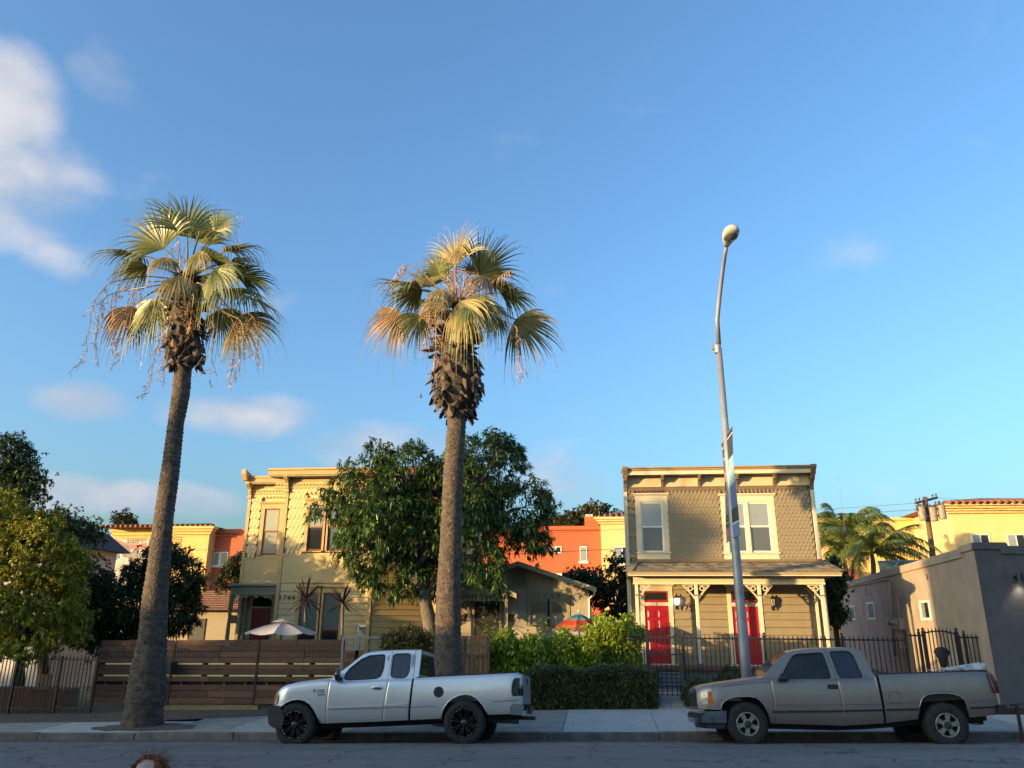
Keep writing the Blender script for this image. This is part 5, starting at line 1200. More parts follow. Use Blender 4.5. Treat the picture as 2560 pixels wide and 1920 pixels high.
# electricity service on the side wall
pipe_m = mat('painted_pipe', (.36, .30, .23), .6, var=.15)
p0, p1 = onside(2223, 1455, .1), onside(2238, 1640, .1)
MB().tube([p0, p1], .06, 8).build('service_pipe', pipe_m, gb, smooth=True)
MB().tube([onside(2070, 1478, .05), onside(2225, 1447, .06), onside(2234, 1455, .06), onside(2239, 1485, .06)], .025, 6).build('conduit', pipe_m, gb, smooth=True)
MB().tube([onside(2245, 1490, .08), onside(2252, 1555, .08)], .03, 6).build('conduit', pipe_m, gb)
for a, b in ((2237, 1558), (2250, 1560)):
    p = onside(a, b, .12); s = (p - A).dot(sd); mbx = side_slab(s - .16, s + .16, p.z - .22, p.z + .2, .16, .0, pipe_m, 'meter_box')
    MB().lathe([(.11, 0), (.10, -.08), (0, -.09)], (p.x - .16, p.y, p.z + .03), 14, 'x').build('meter_dial', mat('meter_glass', (.2, .2, .19), .2), mbx, smooth=True)
p = onside(2248, 1600, .1); s = (p - A).dot(sd); side_slab(s - .35, s + .35, p.z - .3, p.z + .25, .14, 0, pipe_m, 'panel_box')
# lit down-light on the charcoal front
p = at(2548, 1445, 21.82)
wl_ = thing('wall_downlight', 'black cylinder downlight glowing on the charcoal stucco front', 'wall lamp', (p.x, 21.9, p.z))
MB().lathe([(.0, .14), (.075, .14), (.075, -.10), (.062, -.11), (.062, -.06)], (p.x, 21.8, p.z), 20).build('cylinder_shade', black_trim, wl_, smooth=False)
MB().lathe([(.06, -.085), (0, -.085)], (p.x, 21.8, p.z), 16).build('bulb_glass', mat('warm_bulb', (.8, .7, .5), .3, emit=(1, .82, .55, 9)), wl_)
MB().box(p.x - .09, p.x - .05, 21.78, 21.935, p.z + .0, p.z + .06).build('mounting_arm', black_trim, wl_)
spot = bpy.data.objects.new('downlight_lamp', bpy.data.lights.new('downlight_lamp', 'SPOT')); COL.objects.link(spot)
spot.data.energy, spot.data.color, spot.data.spot_size, spot.data.spot_blend, spot.data.shadow_soft_size = 9, (1, .78, .5), R_(105), .8, .05
spot.location = (p.x, 21.8, p.z - .12); WM[spot.name] = T(p.x, 21.8, p.z - .12); spot.parent = wl_; spot.matrix_parent_inverse = WM[wl_.name].inverted()
# glass skylight on its roof
d = thing('roof_skylight', 'green glass skylight on the flat roof behind the beige parapet', 'skylight', (14.5, 33, 4.3))
P4 = [at(2205, 1428, 33), at(2258, 1424, 33), at(2296, 1402, 38), at(2196, 1404, 38)]
MB().add([tuple(q) for q in P4], [(0, 1, 2, 3)]).build('skylight_glass', glass('green_glass', (.05, .09, .10), .05), d)
for i in range(4): MB().beam(P4[i], P4[(i + 1) % 4], .08, .08).build('skylight_frame', mat('grey_metal', (.2, .22, .23), .5, metal=.5), d)
MB().beam((P4[0] + P4[1]) / 2, (P4[2] + P4[3]) / 2, .06, .06).build('glazing_bar', MATS['grey_metal'], d)
MB().add([tuple(P4[3]), tuple(P4[2]), (P4[2].x, P4[2].y, 4.2), (P4[3].x, P4[3].y, 4.2)], [(0, 1, 2, 3)]).build('skylight_back', MATS['grey_metal'], d)

# ------------------------------------------------------------------ apartment blocks behind the houses
AY = 58.0
apt_red = mat('terracotta_stucco', (.50, .115, .045), .85, var=.06, scale=1.5, bump=.2, bscale=20)
apt_yel = mat('mustard_stucco', (.68, .46, .16), .85, var=.05, scale=1.5, bump=.2, bscale=20)
apt_cream = mat('butter_stucco', (.74, .525, .23), .85, var=.04, scale=1.5, bump=.2, bscale=20)
tile_ms = [mat('roof_tile_%d' % i, c, .8, var=.15, scale=9) for i, c in enumerate(((.26, .10, .055), (.30, .12, .06), (.21, .09, .06)))]
X_ = lambda px, py, y=AY: at(px, py, y).x
Z_ = lambda px, py, y=AY: at(px, py, y).z
def apt_window(parent, px0, px1, py0, py1, y, panes=2, dark=False):
    x0, x1, z0, z1 = X_(px0, py1, y), X_(px1, py1, y), Z_((px0 + px1) / 2, py1, y), Z_((px0 + px1) / 2, py0, y)
    w = put('window', None, parent, T((x0 + x1) / 2, y, z0)); f = .07
    MB().box(x0, x1, y - .05, y + .02, z0, z0 + f).box(x0, x1, y - .05, y + .02, z1 - f, z1).box(x0, x0 + f, y - .05, y + .02, z0 + f, z1 - f).box(x1 - f, x1, y - .05, y + .02, z0 + f, z1 - f).build('window_frame', white_vinyl, w)
    if py1 - py0 > 18: MB().box(x0 - .1, x1 + .1, y - .12, y - .001, z0 - .14, z0 - .002).build('sill', white_vinyl, w)
    for k in range(panes):
        a, b = x0 + f + (x1 - x0 - 2 * f) * k / panes, x0 + f + (x1 - x0 - 2 * f) * (k + 1) / panes
        MB().box(a + .02, b - .02, y - .035, y - .02, z0 + f, z1 - f).build('pane', [pane_up, pane_y2][(k + dark) % 2], w)
        if k: MB().box(a - .03, a + .03, y - .045, y + .0, z0 + f, z1 - f).build('window_bar', white_vinyl, w)
def tile_roof(parent, x0, x1, y0, y1, z, rise, over=.6):
    r = put('roof', None, parent, T((x0 + x1) / 2, (y0 + y1) / 2, z)); x0 -= over; x1 += over; y0 -= over; y1 += over
    d = min((x1 - x0), (y1 - y0)) / 2; xa, xb, ym = x0 + d, x1 - d, (y0 + y1) / 2
    if xb < xa: xa = xb = (x0 + x1) / 2
    MB().add([(x0, y0, z), (x1, y0, z), (x1, y1, z), (x0, y1, z), (xa, ym, z + rise), (xb, ym, z + rise)], [(0, 1, 5, 4), (1, 2, 5), (2, 3, 4, 5), (3, 0, 4), (3, 2, 1, 0)]).build('roof_deck', tile_ms[2], r)
    b = MB(); n = int((x1 - x0) / .42)
    for i in range(n):               # barrel rows on the street slope
        x = x0 + (x1 - x0) * (i + .5) / n
        t = min(1, (x - x0) / max(.01, xa - x0), (x1 - x) / max(.01, x1 - xb))
        if t < .04: continue
        b.tube([(x, y0 - .03, z + .03), (x, y0 + (ym - y0) * t, z + .03 + rise * t)], .13, 6)
    tag(b.build('roof_tile_rows', tile_ms[0], r, smooth=True), kind='stuff')
def cornice_band(parent, x0, x1, y, z0, z1, m, steps=3, out=.45):
    for k in range(steps):
        a, b = z0 + (z1 - z0) * k / steps, z0 + (z1 - z0) * (k + 1) / steps
        MB().box(x0 - out * (k + 1) / steps, x1 + out * (k + 1) / steps, y - out * (k + 1) / steps, y + .3, a + .001, b).build('cornice_step', m, parent)
# left block with the mural
al = thing('apartment_block', 'mustard and terracotta apartment block with a painted mural behind the palm', 'building', (-34, AY, 0))
xa, xb, xc = X_(258, 1400), X_(516, 1400), X_(1000, 1400); zc1, zc0 = Z_(400, 1318), Z_(400, 1336)
MB().box(xa, X_(432, 1380), AY + 1.2, AY + 16, 0, zc1).build('mural_wing', apt_yel, al)
MB().box(X_(432, 1380), xb, AY, AY + 16, 0, zc1).build('tower', apt_yel, al)
cornice_band(al, X_(432, 1380), xb, AY, zc0, zc1, apt_yel, 3, .55); cornice_band(al, xa, X_(432, 1380) - .7, AY + 1.2, zc0 - .2, zc1, apt_yel, 3, .4)
tile_roof(al, xa, xb, AY, AY + 16, zc1 + .01, 1.15, .5)
MB().box(xb, xc, AY + 1.0, AY + 14, 0, Z_(570, 1324, AY + 1)).build('terracotta_wing', apt_red, al)
MB().box(xb, xc, AY + .85, AY + 1.3, Z_(570, 1328, AY + 1) - .2, Z_(570, 1323, AY + 1)).build('parapet', apt_red, al)
apt_window(al, 532, 568, 1380, 1414, AY + 1.0); apt_window(al, 600, 640, 1380, 1414, AY + 1.0); apt_window(al, 700, 735, 1380, 1414, AY + 1.0)
x0, z0 = X_(440, 1345, AY), Z_(440, 1345, AY)
for k in range(5): MB().box(x0 - .3, x0 + .5, AY - .03, AY + .02, z0 - .18 * k, z0 - .18 * k + .1).build('vent_louvre', mat('louvre_brown', (.3, .2, .09), .7), al)
# mural: painted shapes on a flat panel
YMU = AY + 1.15
mu0, mu1, mz0, mz1 = X_(264, 1400, YMU), X_(366, 1400, YMU), Z_(300, 1430, YMU), Z_(300, 1338, YMU)
mu = MB().box(mu0, mu1, YMU, YMU + .06, mz0 - 1.2, mz1).build('mural_panel', mat('mural_white', (.50, .47, .42), .8, var=.10, scale=1), al)
def paint(pts, col, nm, dy): MB().prism([(X_(a, b, YMU), Z_(a, b, YMU)) for a, b in pts], YMU - .004 * dy - .004, YMU - .001).build(nm, mat('mural_' + nm, col, .8, var=.1), mu, fix=True)
paint([(264, 1345), (290, 1348), (320, 1360), (350, 1362), (366, 1356), (366, 1368), (345, 1374), (312, 1372), (285, 1362), (264, 1360)], (.55, .20, .20), 'pink_band', 1)
paint([(352, 1338), (366, 1337), (366, 1352), (350, 1354), (338, 1350)], (.42, .25, .20), 'brown_patch', 2)
paint([(303, 1366), (312, 1361), (322, 1364), (326, 1378), (320, 1392), (310, 1394), (303, 1384)], (.22, .20, .18), 'grey_figure', 3)
paint([(318, 1386), (340, 1374), (352, 1390), (344, 1412), (322, 1410)], (.30, .26, .25), 'grey_shape', 4)
paint([(282, 1386), (296, 1380), (300, 1394), (288, 1400)], (.12, .25, .40), 'blue_mark', 5)
for i in range(4):
    for j in range(5): paint([(320 + 6 * j + 2.2 * math.cos(t), 1342 + 5 * i + 1.8 * math.sin(t)) for t in (0, 1.05, 2.1, 3.14, 4.2, 5.2)], (.22, .16, .12), 'dot', 6)
# middle block
am = thing('apartment_block', 'terracotta apartment block with a butter yellow end above the bungalow roof', 'building', (-2, AY, 0))
xa, xb, xc = X_(1180, 1400), X_(1504, 1400), X_(1680, 1400)
zr = Z_(1430, 1314)
MB().box(xa, xb, AY + .8, AY + 14, 0, zr).build('terracotta_wing', apt_red, am)
MB().box(xa, xb - .001, AY + .6, AY + 1.3, Z_(1430, 1322), zr + .05).build('parapet', apt_red, am)
MB().box(X_(1460, 1310), X_(1496, 1310), AY + 2.5, AY + 5, zr, zr + 1.0).build('roof_stack', apt_red, am); MB().box(X_(1462, 1310), X_(1482, 1310), AY + 2.6, AY + 4.5, zr + 1.001, zr + 1.2).build('stack_cap', conc[1], am)
MB().box(xb, xc, AY, AY + 14, 0, Z_(1530, 1296)).build('yellow_wing', apt_cream, am)
cornice_band(am, xb, xc, AY, Z_(1530, 1310), Z_(1530, 1294), apt_cream, 3, .5)
tile_roof(am, xb, xc, AY, AY + 12, Z_(1530, 1293.5), 1.4, .3)
apt_window(am, 1376, 1404, 1366, 1383, AY + .8); apt_window(am, 1450, 1468, 1366, 1404, AY + .8, 1); apt_window(am, 1534, 1580, 1366, 1410, AY)
MB().box(X_(1300, 1430), xb, AY + .2, AY + .8, Z_(1400, 1434) - .2, Z_(1400, 1433)).build('string_course', white_vinyl, am)
# right block
ar = thing('apartment_block', 'butter yellow apartment block with tiled roof above the stucco building', 'building', (24, AY, 0))
xa, xb, xc = X_(2040, 1400), X_(2384, 1330, 52), X_(2900, 1400, 52)
MB().box(xa, xb + .3, AY, AY + 14, 0, Z_(2330, 1296)).build('rear_wing', apt_yel, ar)
MB().box(xa, xb, AY - .15, AY + .3, Z_(2330, 1300), Z_(2330, 1294)).build('parapet', apt_yel, ar)
MB().box(X_(2090, 1440), X_(2130, 1440), AY - 1.5, AY - .01, 0, Z_(2110, 1422, AY - 1.5)).build('terracotta_wing', apt_red, ar)
zc1, zc0 = Z_(2480, 1262, 52), Z_(2480, 1283, 52)
MB().box(xb, xc, 52, AY + 13, 0, zc1).build('front_wing', apt_cream, ar)
cornice_band(ar, xb, xc, 52, zc0, zc1, apt_cream, 4, .8); tile_roof(ar, xb, xc, 52, 68, zc1 + .01, 1.5, .9)
apt_window(ar, 2434, 2480, 1335, 1380, 52); apt_window(ar, 2523, 2570, 1335, 1380, 52); apt_window(ar, 2308, 2326, 1332, 1352, AY, 1)
# ------------------------------------------------------------------ white house and small rear house on the sloping side
wh = thing('gabled_house', 'white house with dark roof mostly hidden by the yellow-green tree', 'house', (-23, 27, 0))
whm = mat('white_stucco', (.42, .42, .41), .8, var=.06, scale=2, streak=.1)
xl, xr = X_(-250, 1500, 27.5), X_(130, 1500, 27.5); zt_w = Z_(110, 1330, 27.5)
MB().box(xl, xr, 27.5, 31, -.3, zt_w - .4).build('wall', whm, wh)
MB().prism([(xl - .4, zt_w - .5), (xr + .4, zt_w - .5), (xr - .8, zt_w + .35), (xl + .8, zt_w + .35)], 27.0, 31.4).build('roof', mat('dark_roof', (.05, .05, .055), .9, var=.2, bump=.4, bscale=60), wh)
MB().box(X_(20, 1500, 27.5), X_(70, 1500, 27.5), 27.42, 27.52, 1.2, 2.8).build('window', win_dark, wh)
sh = thing('rear_cottage', 'small cottage with faded red hip roof behind the plank fence', 'house', (-20, 40, 0))
pink_roof = mat('faded_red_shingle', (.22, .115, .085), .9, var=.12, scale=5, bump=.4, bscale=60)
xl, xr = X_(330, 1530, 38), X_(690, 1530, 38); ze = Z_(520, 1523, 37.4); zp = Z_(520, 1462, 41)
MB().box(xl, xr, 38, 46, 0, ze).build('wall', mat('beige_plaster', (.34, .29, .21), .85, var=.08), sh)
MB().add([(xl - .5, 37.4, ze - .05), (xr + .5, 37.4, ze - .05), (xr + .5, 46.6, ze - .05), (xl - .5, 46.6, ze - .05), (xl + 3.5, 42, zp), (xr - 3.5, 42, zp)], [(0, 1, 5, 4), (1, 2, 5), (2, 3, 4, 5), (3, 0, 4), (3, 2, 1, 0)]).build('roof', pink_roof, sh)
for k in range(11):
    t = k / 11; MB().beam((xl - .5 + 4 * t, 37.4 + 4.6 * t - .02, ze + (zp - ze) * t), (xr + .5 - 4 * t, 37.4 + 4.6 * t - .02, ze + (zp - ze) * t), .10, .05).build('shingle_course', pink_roof, sh)
MB().box(X_(474, 1560, 38), X_(514, 1560, 38), 37.95, 38.02, 0, Z_(490, 1546, 38)).build('door', black_trim, sh)
MB().box(X_(576, 1540, 38), X_(592, 1540, 38), 37.95, 38.02, Z_(580, 1558, 38), Z_(580, 1538, 38)).build('window', win_dark, sh)

# ------------------------------------------------------------------ fences and gates
YF = 22.8
wood_ms = [mat('fence_wood_%d' % i, c, .75, var=.22, scale=4, stretch=(1, 6, 9), bump=.3, bscale=30) for i, c in enumerate(((0.166, 0.079, 0.044), (0.138, 0.064, 0.039), (0.195, 0.095, 0.054), (0.118, 0.059, 0.039)))]
gap_light_m = mat('gap_light_yellow', (.85, .70, .30), .6, var=.1)  # pale yellow stands in for light seen through the fence gaps
wf = thing('plank_fence', 'dark brown horizontal plank fence, pale yellow strips for light through gaps', 'fence', (-11.3, YF, .1))
FX = [X_(240, 1690, YF), X_(427, 1690, YF), X_(640, 1690, YF), X_(853, 1690, YF)]
rows = [(1.735, 1.90), (1.585, 1.725), (1.42, 1.57), (1.255, 1.405), 'y', (1.07, 1.205), (.925, 1.06), 'y', (.735, .875), 'g', (.49, .645), (.305, .475), (.13, .29)]
zprev = None
fz = lambda x, z: z + .012 * (x + 11.3)
for i, (a, b) in enumerate(zip(FX[:-1], FX[1:])):
    last = 1.9
    for r in rows:
        if r == 'y' or r == 'g':
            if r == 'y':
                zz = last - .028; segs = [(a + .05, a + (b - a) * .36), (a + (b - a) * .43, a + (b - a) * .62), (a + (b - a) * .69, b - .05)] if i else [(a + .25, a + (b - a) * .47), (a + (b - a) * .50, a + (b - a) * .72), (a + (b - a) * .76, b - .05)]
                for s0, s1 in segs: MB().hexa([(s0, YF - .012, fz(s0, zz - .02)), (s1, YF - .012, fz(s1, zz - .02)), (s1, YF + .04, fz(s1, zz - .02)), (s0, YF + .04, fz(s0, zz - .02)), (s0, YF - .012, fz(s0, zz + .02)), (s1, YF - .012, fz(s1, zz + .02)), (s1, YF + .04, fz(s1, zz + .02)), (s0, YF + .04, fz(s0, zz + .02))]).build('gap_light_strip', gap_light_m, wf)
            continue
        cut = a + (b - a) * rng.choice((.32, .45, .55, .66)); w = (a + .025, cut - .006), (cut + .006, b - .025)
        for s0, s1 in w:
            j = rng.uniform(-.008, .008); z0, z1 = r
            MB().hexa([(s0, YF + j, fz(s0, z0)), (s1, YF + j, fz(s1, z0)), (s1, YF + .022 + j, fz(s1, z0)), (s0, YF + .022 + j, fz(s0, z0)), (s0, YF + j, fz(s0, z1)), (s1, YF + j, fz(s1, z1)), (s1, YF + .022 + j, fz(s1, z1)), (s0, YF + .022 + j, fz(s0, z1))]).build('plank', rng.choice(wood_ms), wf)
        last = r[0]
    MB().hexa([(a, YF + .105, .12), (b, YF + .105, .12), (b, YF + .12, .12), (a, YF + .12, .12), (a, YF + .105, fz(a, 1.86)), (b, YF + .105, fz(b, 1.86)), (b, YF + .12, fz(b, 1.86)), (a, YF + .12, fz(a, 1.86))]).build('gap_shade_board', mat('gap_shade_dark', (.02, .013, .009), .9), wf)  # dark board added behind the planks so the gaps look shaded
    for k in range(4):      # uprights behind, seen in the open slots
        xk = a + (b - a) * (k + .5) / 4; MB().box(xk - .04, xk + .04, YF + .05, YF + .10, .1, 1.8).build('upright', wood_ms[3], wf)
for x in FX: MB().box(x - .03, x + .03, YF - .02, YF + .06, .02, fz(x, 1.87)).build('post', black_iron, wf)
MB().hexa([(FX[1] + .0, YF - .35, gz(FX[1]) + .2), (FX[2] + .3, YF - .35, gz(FX[2]) + .2), (FX[2] + .3, YF - .2, gz(FX[2]) + .2), (FX[1], YF - .2, gz(FX[1]) + .2), (FX[1], YF - .35, gz(FX[1]) + .36), (FX[2] + .3, YF - .35, gz(FX[2]) + .36), (FX[2] + .3, YF - .2, gz(FX[2]) + .36), (FX[1], YF - .2, gz(FX[1]) + .36)]).build('foot_beam', mat('yellowed_beam', (.30, .22, .09), .8, var=.2, scale=8), wf)
p = at(455, 1625, YF - .02); lettering('1744', .17, (p.x, YF - .022, p.z), mat('dull_bronze', (.10, .07, .04), .5), wf, depth=.006, spacing=1.2)
p = at(432, 1668, YF - .1)
mbx = thing('mailbox', 'dark grey mailbox fixed to the plank fence near the palm', 'mailbox', (p.x, YF, p.z - .15))
b = MB(); pr = [(-.11, -.16), (.11, -.16), (.11, .06)] + [(.11 * math.cos(t), .06 + .11 * math.sin(t)) for t in [math.pi * k / 8 for k in range(1, 8)]] + [(-.11, .06)]
b.prism([(p.x + x, p.z + z) for x, z in pr], YF - .38, YF - .03).build('box_shell', mat('grey_steel', (.06, .062, .068), .45, metal=.4), mbx, fix=True)
MB().prism([(p.x + x * .92, p.z + z * .94) for x, z in pr], YF - .395, YF - .381).build('box_door', black_trim, mbx, fix=True)
MB().box(p.x + .115, p.x + .13, YF - .3, YF - .26, p.z + .0, p.z + .16).build('flag', black_trim, mbx)
# number board at the end of the fence
x0, x1 = X_(857, 1650, YF), X_(905, 1650, YF); z0, z1 = Z_(880, 1700, YF), Z_(880, 1626, YF)
nb = thing('number_board', 'brown wooden board with black house numbers beside the metal gate', 'sign', ((x0 + x1) / 2, YF, z0))
MB().box(x0, x1, YF - .03, YF, z0, z1).build('board', mat('sign_wood', (.20, .095, .05), .7, var=.15), nb)
for i, s in enumerate(('1746', '1746½', '1748')): lettering(s, .19, ((x0 + x1) / 2, YF - .036, z1 - .16 - .23 * i), black_iron, nb, depth=.004, shear=.2)
MB().box(x0 + .02, x0 + .08, YF + .01, YF + .07, .2, z1 - .02).build('board_post', black_iron, nb)
# silver gate with pairs of rings
silver_iron = mat('silver_painted_iron', (.30, .31, .32), .45, var=.15, metal=.4)
def ring_gate(px0, px1, pyt, name, label, m, nr, posts=True):
    x0, x1 = X_(px0, 1600, YF), X_(px1, 1600, YF); zt = Z_((px0 + px1) / 2, pyt, YF); r = .115
    g = thing(name, label, 'gate', ((x0 + x1) / 2, YF, .4))
    for z in (zt, zt - .50, .5): MB().box(x0, x1, YF - .02, YF + .02, z - .022, z + .022).build('rail', m, g)
    n = nr
    for k in range(n):
        xc = x0 + (x1 - x0) * (k + .5) / n
        for dz in (.13, .365): MB().tube([(xc + r * math.cos(t), YF, zt - dz + r * math.sin(t)) for t in [2 * math.pi * i / 20 for i in range(21)]], .008, 6, cap=False).build('ring', m, g, smooth=True)
    k = x0 + .06
    while k < x1: MB().box(k - .009, k + .009, YF - .009, YF + .009, .5, zt - .5).build('bar', m, g); k += .13
    for x in (x0, x1): MB().box(x - .03, x + .03, YF - .03, YF + .03, .3, zt + .03).build('post', m, g)
    return g, x0, x1, zt
ring_gate(858, 893, 1594, 'metal_gate', 'narrow silver iron panel with one pair of rings above the number board', silver_iron, 1)
ring_gate(897, 985, 1594, 'metal_gate', 'silver iron gate with pairs of rings behind the silver pickup cab', silver_iron, 4)
g, x0, x1, zt = ring_gate(1156, 1222, 1592, 'metal_gate', 'iron ring gate backed with reed screening beside the palm trunk', mat('brown_iron', (.10, .06, .04), .6), 2)
xs = x0; k = 0
reed_ms = [mat('reed_%d' % i, c, .8, var=.2, scale=10, stretch=(6, 6, 1)) for i, c in enumerate(((.36, .21, .105), (.42, .26, .13), (.29, .165, .085)))]
while xs < x1 - .01:
    w = rng.uniform(.022, .034); MB().tube([(xs + w / 2, YF + .045 + rng.uniform(-.008, .008), .35), (xs + w / 2 + rng.uniform(-.01, .01), YF + .045, zt - .02 + rng.uniform(-.03, .05))], w / 2, 6).build('reed', rng.choice(reed_ms), g); xs += w + .002
# ---- black iron fences
def picket(mname='picket', h=1.5, spear=True, w=.011):
    b = MB().box(-w, w, -w, w, 0, h)
    if spear: b.lathe([(.011, h), (.024, h + .03), (.012, h + .05), (.0, h + .13)], n=6)
    return b.mesh(mname, black_iron)
def iron_fence(name, label, x0, x1, y, zb, zt, step, posts, rails, cat='fence', finial=True, y1=None):
    f = thing(name, label, cat, ((x0 + x1) / 2, y, zb((x0 + x1) / 2)))
    yy = lambda x: y if y1 is None else y + (y1 - y) * (x - x0) / (x1 - x0)
    xm = (x0 + x1) / 2; h = zt(xm) - zb(xm); me = picket('picket', h)
    n = max(2, int(round((x1 - x0) / step)))
    for i in range(n):
        x = x0 + (x1 - x0) * (i + .5) / n
        if any(abs(x - p) < .06 for p in posts): continue
        put('picket', me, f, T(x + rng.uniform(-.004, .004), yy(x), zb(x)))
    for r in rails:
        za, zb_ = (zt(x0) - r, zt(x1) - r) if r < .9 else (zb(x0) + .12, zb(x1) + .12)
        MB().beam((x0, yy(x0), za), (x1, yy(x1), zb_), .03, .04).build('rail', black_iron, f)
    for p in posts:
        q = MB().box(p - .032, p + .032, yy(p) - .032, yy(p) + .032, zb(p) - .15, zt(p) + .09).build('post', black_iron, f)
        if finial: MB().lathe([(.035, .09), (.035, .10), (.018, .11), (.034, .135), (.034, .16), (.0, .185)], (p, yy(p), zt(p)), 10).build('finial', black_iron, q, smooth=True)
    return f
ZT_l = Z_(1900, 1597.5, YF)
zb_y = lambda x: float(np.interp(x, [-3, 1.2, 2.4, 12], [.35, .5, .5, .55]))
gp = [X_(1619, 1650, YF), X_(1711, 1650, YF)]
iron_fence('iron_fence', 'short black iron fence length between the bright hedge and gate', X_(1572, 1650, YF), gp[0] - .02, YF, zb_y, lambda x: ZT_l + .03, .125, [], (.0, 2))
gate = iron_fence('iron_gate', 'black iron gate at the concrete path to the red doors', gp[0] + .05, gp[1] - .05, YF, lambda x: .56, lambda x: ZT_l + .02, .125, [], (.0, .45), 'gate')
for z in np.linspace(.58, 1.12, 6): MB().beam((gp[0] + .03, YF, z), (gp[1] - .03, YF, z), .02, .02).build('lattice_bar', black_iron, gate)
for x in (gp[0] + .04, gp[1] - .04): MB().box(x - .02, x + .02, YF - .02, YF + .02, .56, ZT_l + .04).build('gate_stile', black_iron, gate)
MB().box(gp[1] - .16, gp[1] - .04, YF - .05, YF + .02, 1.18, 1.34).build('lock_box', mat('brass_lock', (.10, .08, .03), .4, metal=.6), gate)
p3 = [X_(1915, 1650, YF), X_(2108, 1620, YF), X_(2266, 1620, YF)]
iron_fence('iron_fence', 'long black iron picket fence in front of the olive porch', gp[1] + .04, p3[2] - .02, YF, zb_y, lambda x: ZT_l, .125, [gp[0], gp[1], p3[0], p3[1]], (.0, 2))
zr_ = Z_(2300, 1589, YF)
iron_fence('iron_fence', 'short tall iron fence length beside the arched gate', p3[2], X_(2308, 1620, YF), YF, zb_y, lambda x: zr_, .115, [p3[2], X_(2302, 1620, YF)], (.0, 2))
ga, gb2 = X_(2318, 1620, YF), X_(2392, 1620, YF)
ag = thing('iron_gate', 'arched black iron gate in front of the beige side wall', 'gate', ((ga + gb2) / 2, YF, .5))
n = 8; arch = []
for i in range(n + 1):
    t = i / n; x = ga + (gb2 - ga) * t; z = zr_ + .02 + .10 * math.sin(math.pi * min(1, .15 + t * .75)); arch.append((x, YF, z))
    MB().box(x - .011, x + .011, YF - .011, YF + .011, .55, z).lathe([(.011, 0), (.024, .03), (.012, .05), (.0, .13)], (x, YF, z), 6).build('picket', black_iron, ag)
MB().tube(arch, .02, 6).build('arched_rail', black_iron, ag)
MB().box(ga, gb2, YF - .015, YF + .015, .6, .64).build('rail', black_iron, ag)
for x in (ga - .05, gb2 + .05): MB().box(x - .035, x + .035, YF - .035, YF + .035, .4, zr_ + .12).lathe([(.035, .12), (.018, .14), (.036, .165), (.036, .19), (.0, .22)], (x, YF, zr_), 10).build('post', black_iron, ag)
bag = at(2355, 1635, YF - .06)
b = MB().lathe([(.0, -.36), (.10, -.3), (.17, -.1), (.19, .05), (.12, .14), (.05, .18), (.0, .18)], (0, 0, 0), 12)
b.v = [(bag.x + v[0] * (1 + .3 * math.sin(v[2] * 9)), bag.y + v[1] * .35, bag.z + v[2]) for v in b.v]
tag(b.build('bag', mat('black_bag', (.02, .018, .016), .6, var=.3), smooth=True), 'small black bag hanging on the arched iron gate', 'bag')
iron_fence('iron_fence', 'iron fence end with close bars against the beige wall', X_(2398, 1620, YF), X_(2471, 1620, YF) , YF, zb_y, lambda x: zr_ - .04, .105, [X_(2415, 1620, YF)], (.0, 2))
# fence on the sloping side, left edge
YI = 21.6
zbl = lambda x: gz(x) + .27
iron_fence('iron_fence', 'black iron picket fence in front of the brick planter at the picture edge', X_(-160, 1700, YI), X_(246, 1700, YI), YI, zbl, lambda x: Z_(120, 1648, YI), .115, [X_(34, 1700, YI), X_(146, 1700, YI), X_(236, 1700, YI)], (.0, 2), finial=False)
# brick planter, chair and boards behind it
bp_ = thing('brick_planter', 'low red brick planter wall behind the iron fence at the edge', 'planter', (-17.5, 22.6, -.1))
brick_ms = [mat('brick_%d' % i, c, .85, var=.2, scale=14, bump=.3) for i, c in enumerate(((.17, .062, .04), (.21, .085, .055), (.13, .055, .042)))]
bx0, bx1 = X_(-60, 1740, 22.5), X_(175, 1740, 22.5); zz0, zz1 = gz(-17) + .2, Z_(60, 1718, 22.5)
MB().box(bx0 + .02, bx1 - .02, 22.52, 22.9, zz0 - .2, zz1 - .01).build('mortar_core', mat('mortar', (.2, .18, .16), .9), bp_)
r = 0; z = zz0
while z + .06 < zz1 + .02:
    x = bx0 - (.1 if r % 2 else 0)
    while x < bx1 - .02:
        a, b = max(x, bx0), min(x + .205, bx1)
        if b - a > .05: MB().box(a, b, 22.5 + rng.uniform(-.006, .006), 22.6, z, z + .062).build('brick', rng.choice(brick_ms), bp_)
        x += .215
    z += .073; r += 1
ch = thing('garden_chair', 'white metal garden chair behind the left iron fence', 'chair', (X_(165, 1740, 23.2), 23.2, .0))
cx = X_(180, 1740, 23.2); cz = gz(cx) + .3
for dx in (-.25, .25):
    for dy in (-.22, .22): MB().tube([(cx + dx, 23.2 + dy, cz), (cx + dx * .9, 23.2 + dy * .9, cz + .44)], .014, 6).build('leg', white_vinyl, ch)
MB().box(cx - .25, cx + .25, 22.97, 23.43, cz + .43, cz + .46).build('seat', white_vinyl, ch)
for dx in (-.24, -.12, 0, .12, .24): MB().tube([(cx + dx, 23.42, cz + .46), (cx + dx, 23.5, cz + .95)], .011, 6).build('back_slat', white_vinyl, ch)
MB().tube([(cx - .25, 23.5, cz + .96), (cx + .25, 23.5, cz + .96)], .016, 6).build('back_rail', white_vinyl, ch)
bd = at(113, 1705, 22.95); MB().box(bd.x - .17, bd.x + .17, 22.95, 22.98, bd.z - .6, bd.z + .22)
tag(MB().box(bd.x - .17, bd.x + .17, 22.95, 22.98, gz(bd.x) + .3, bd.z + .22).build('leaning_board', mat('raw_board', (.38, .27, .16), .8, var=.15)), 'pale wooden board leaning behind the left iron fence', 'board')

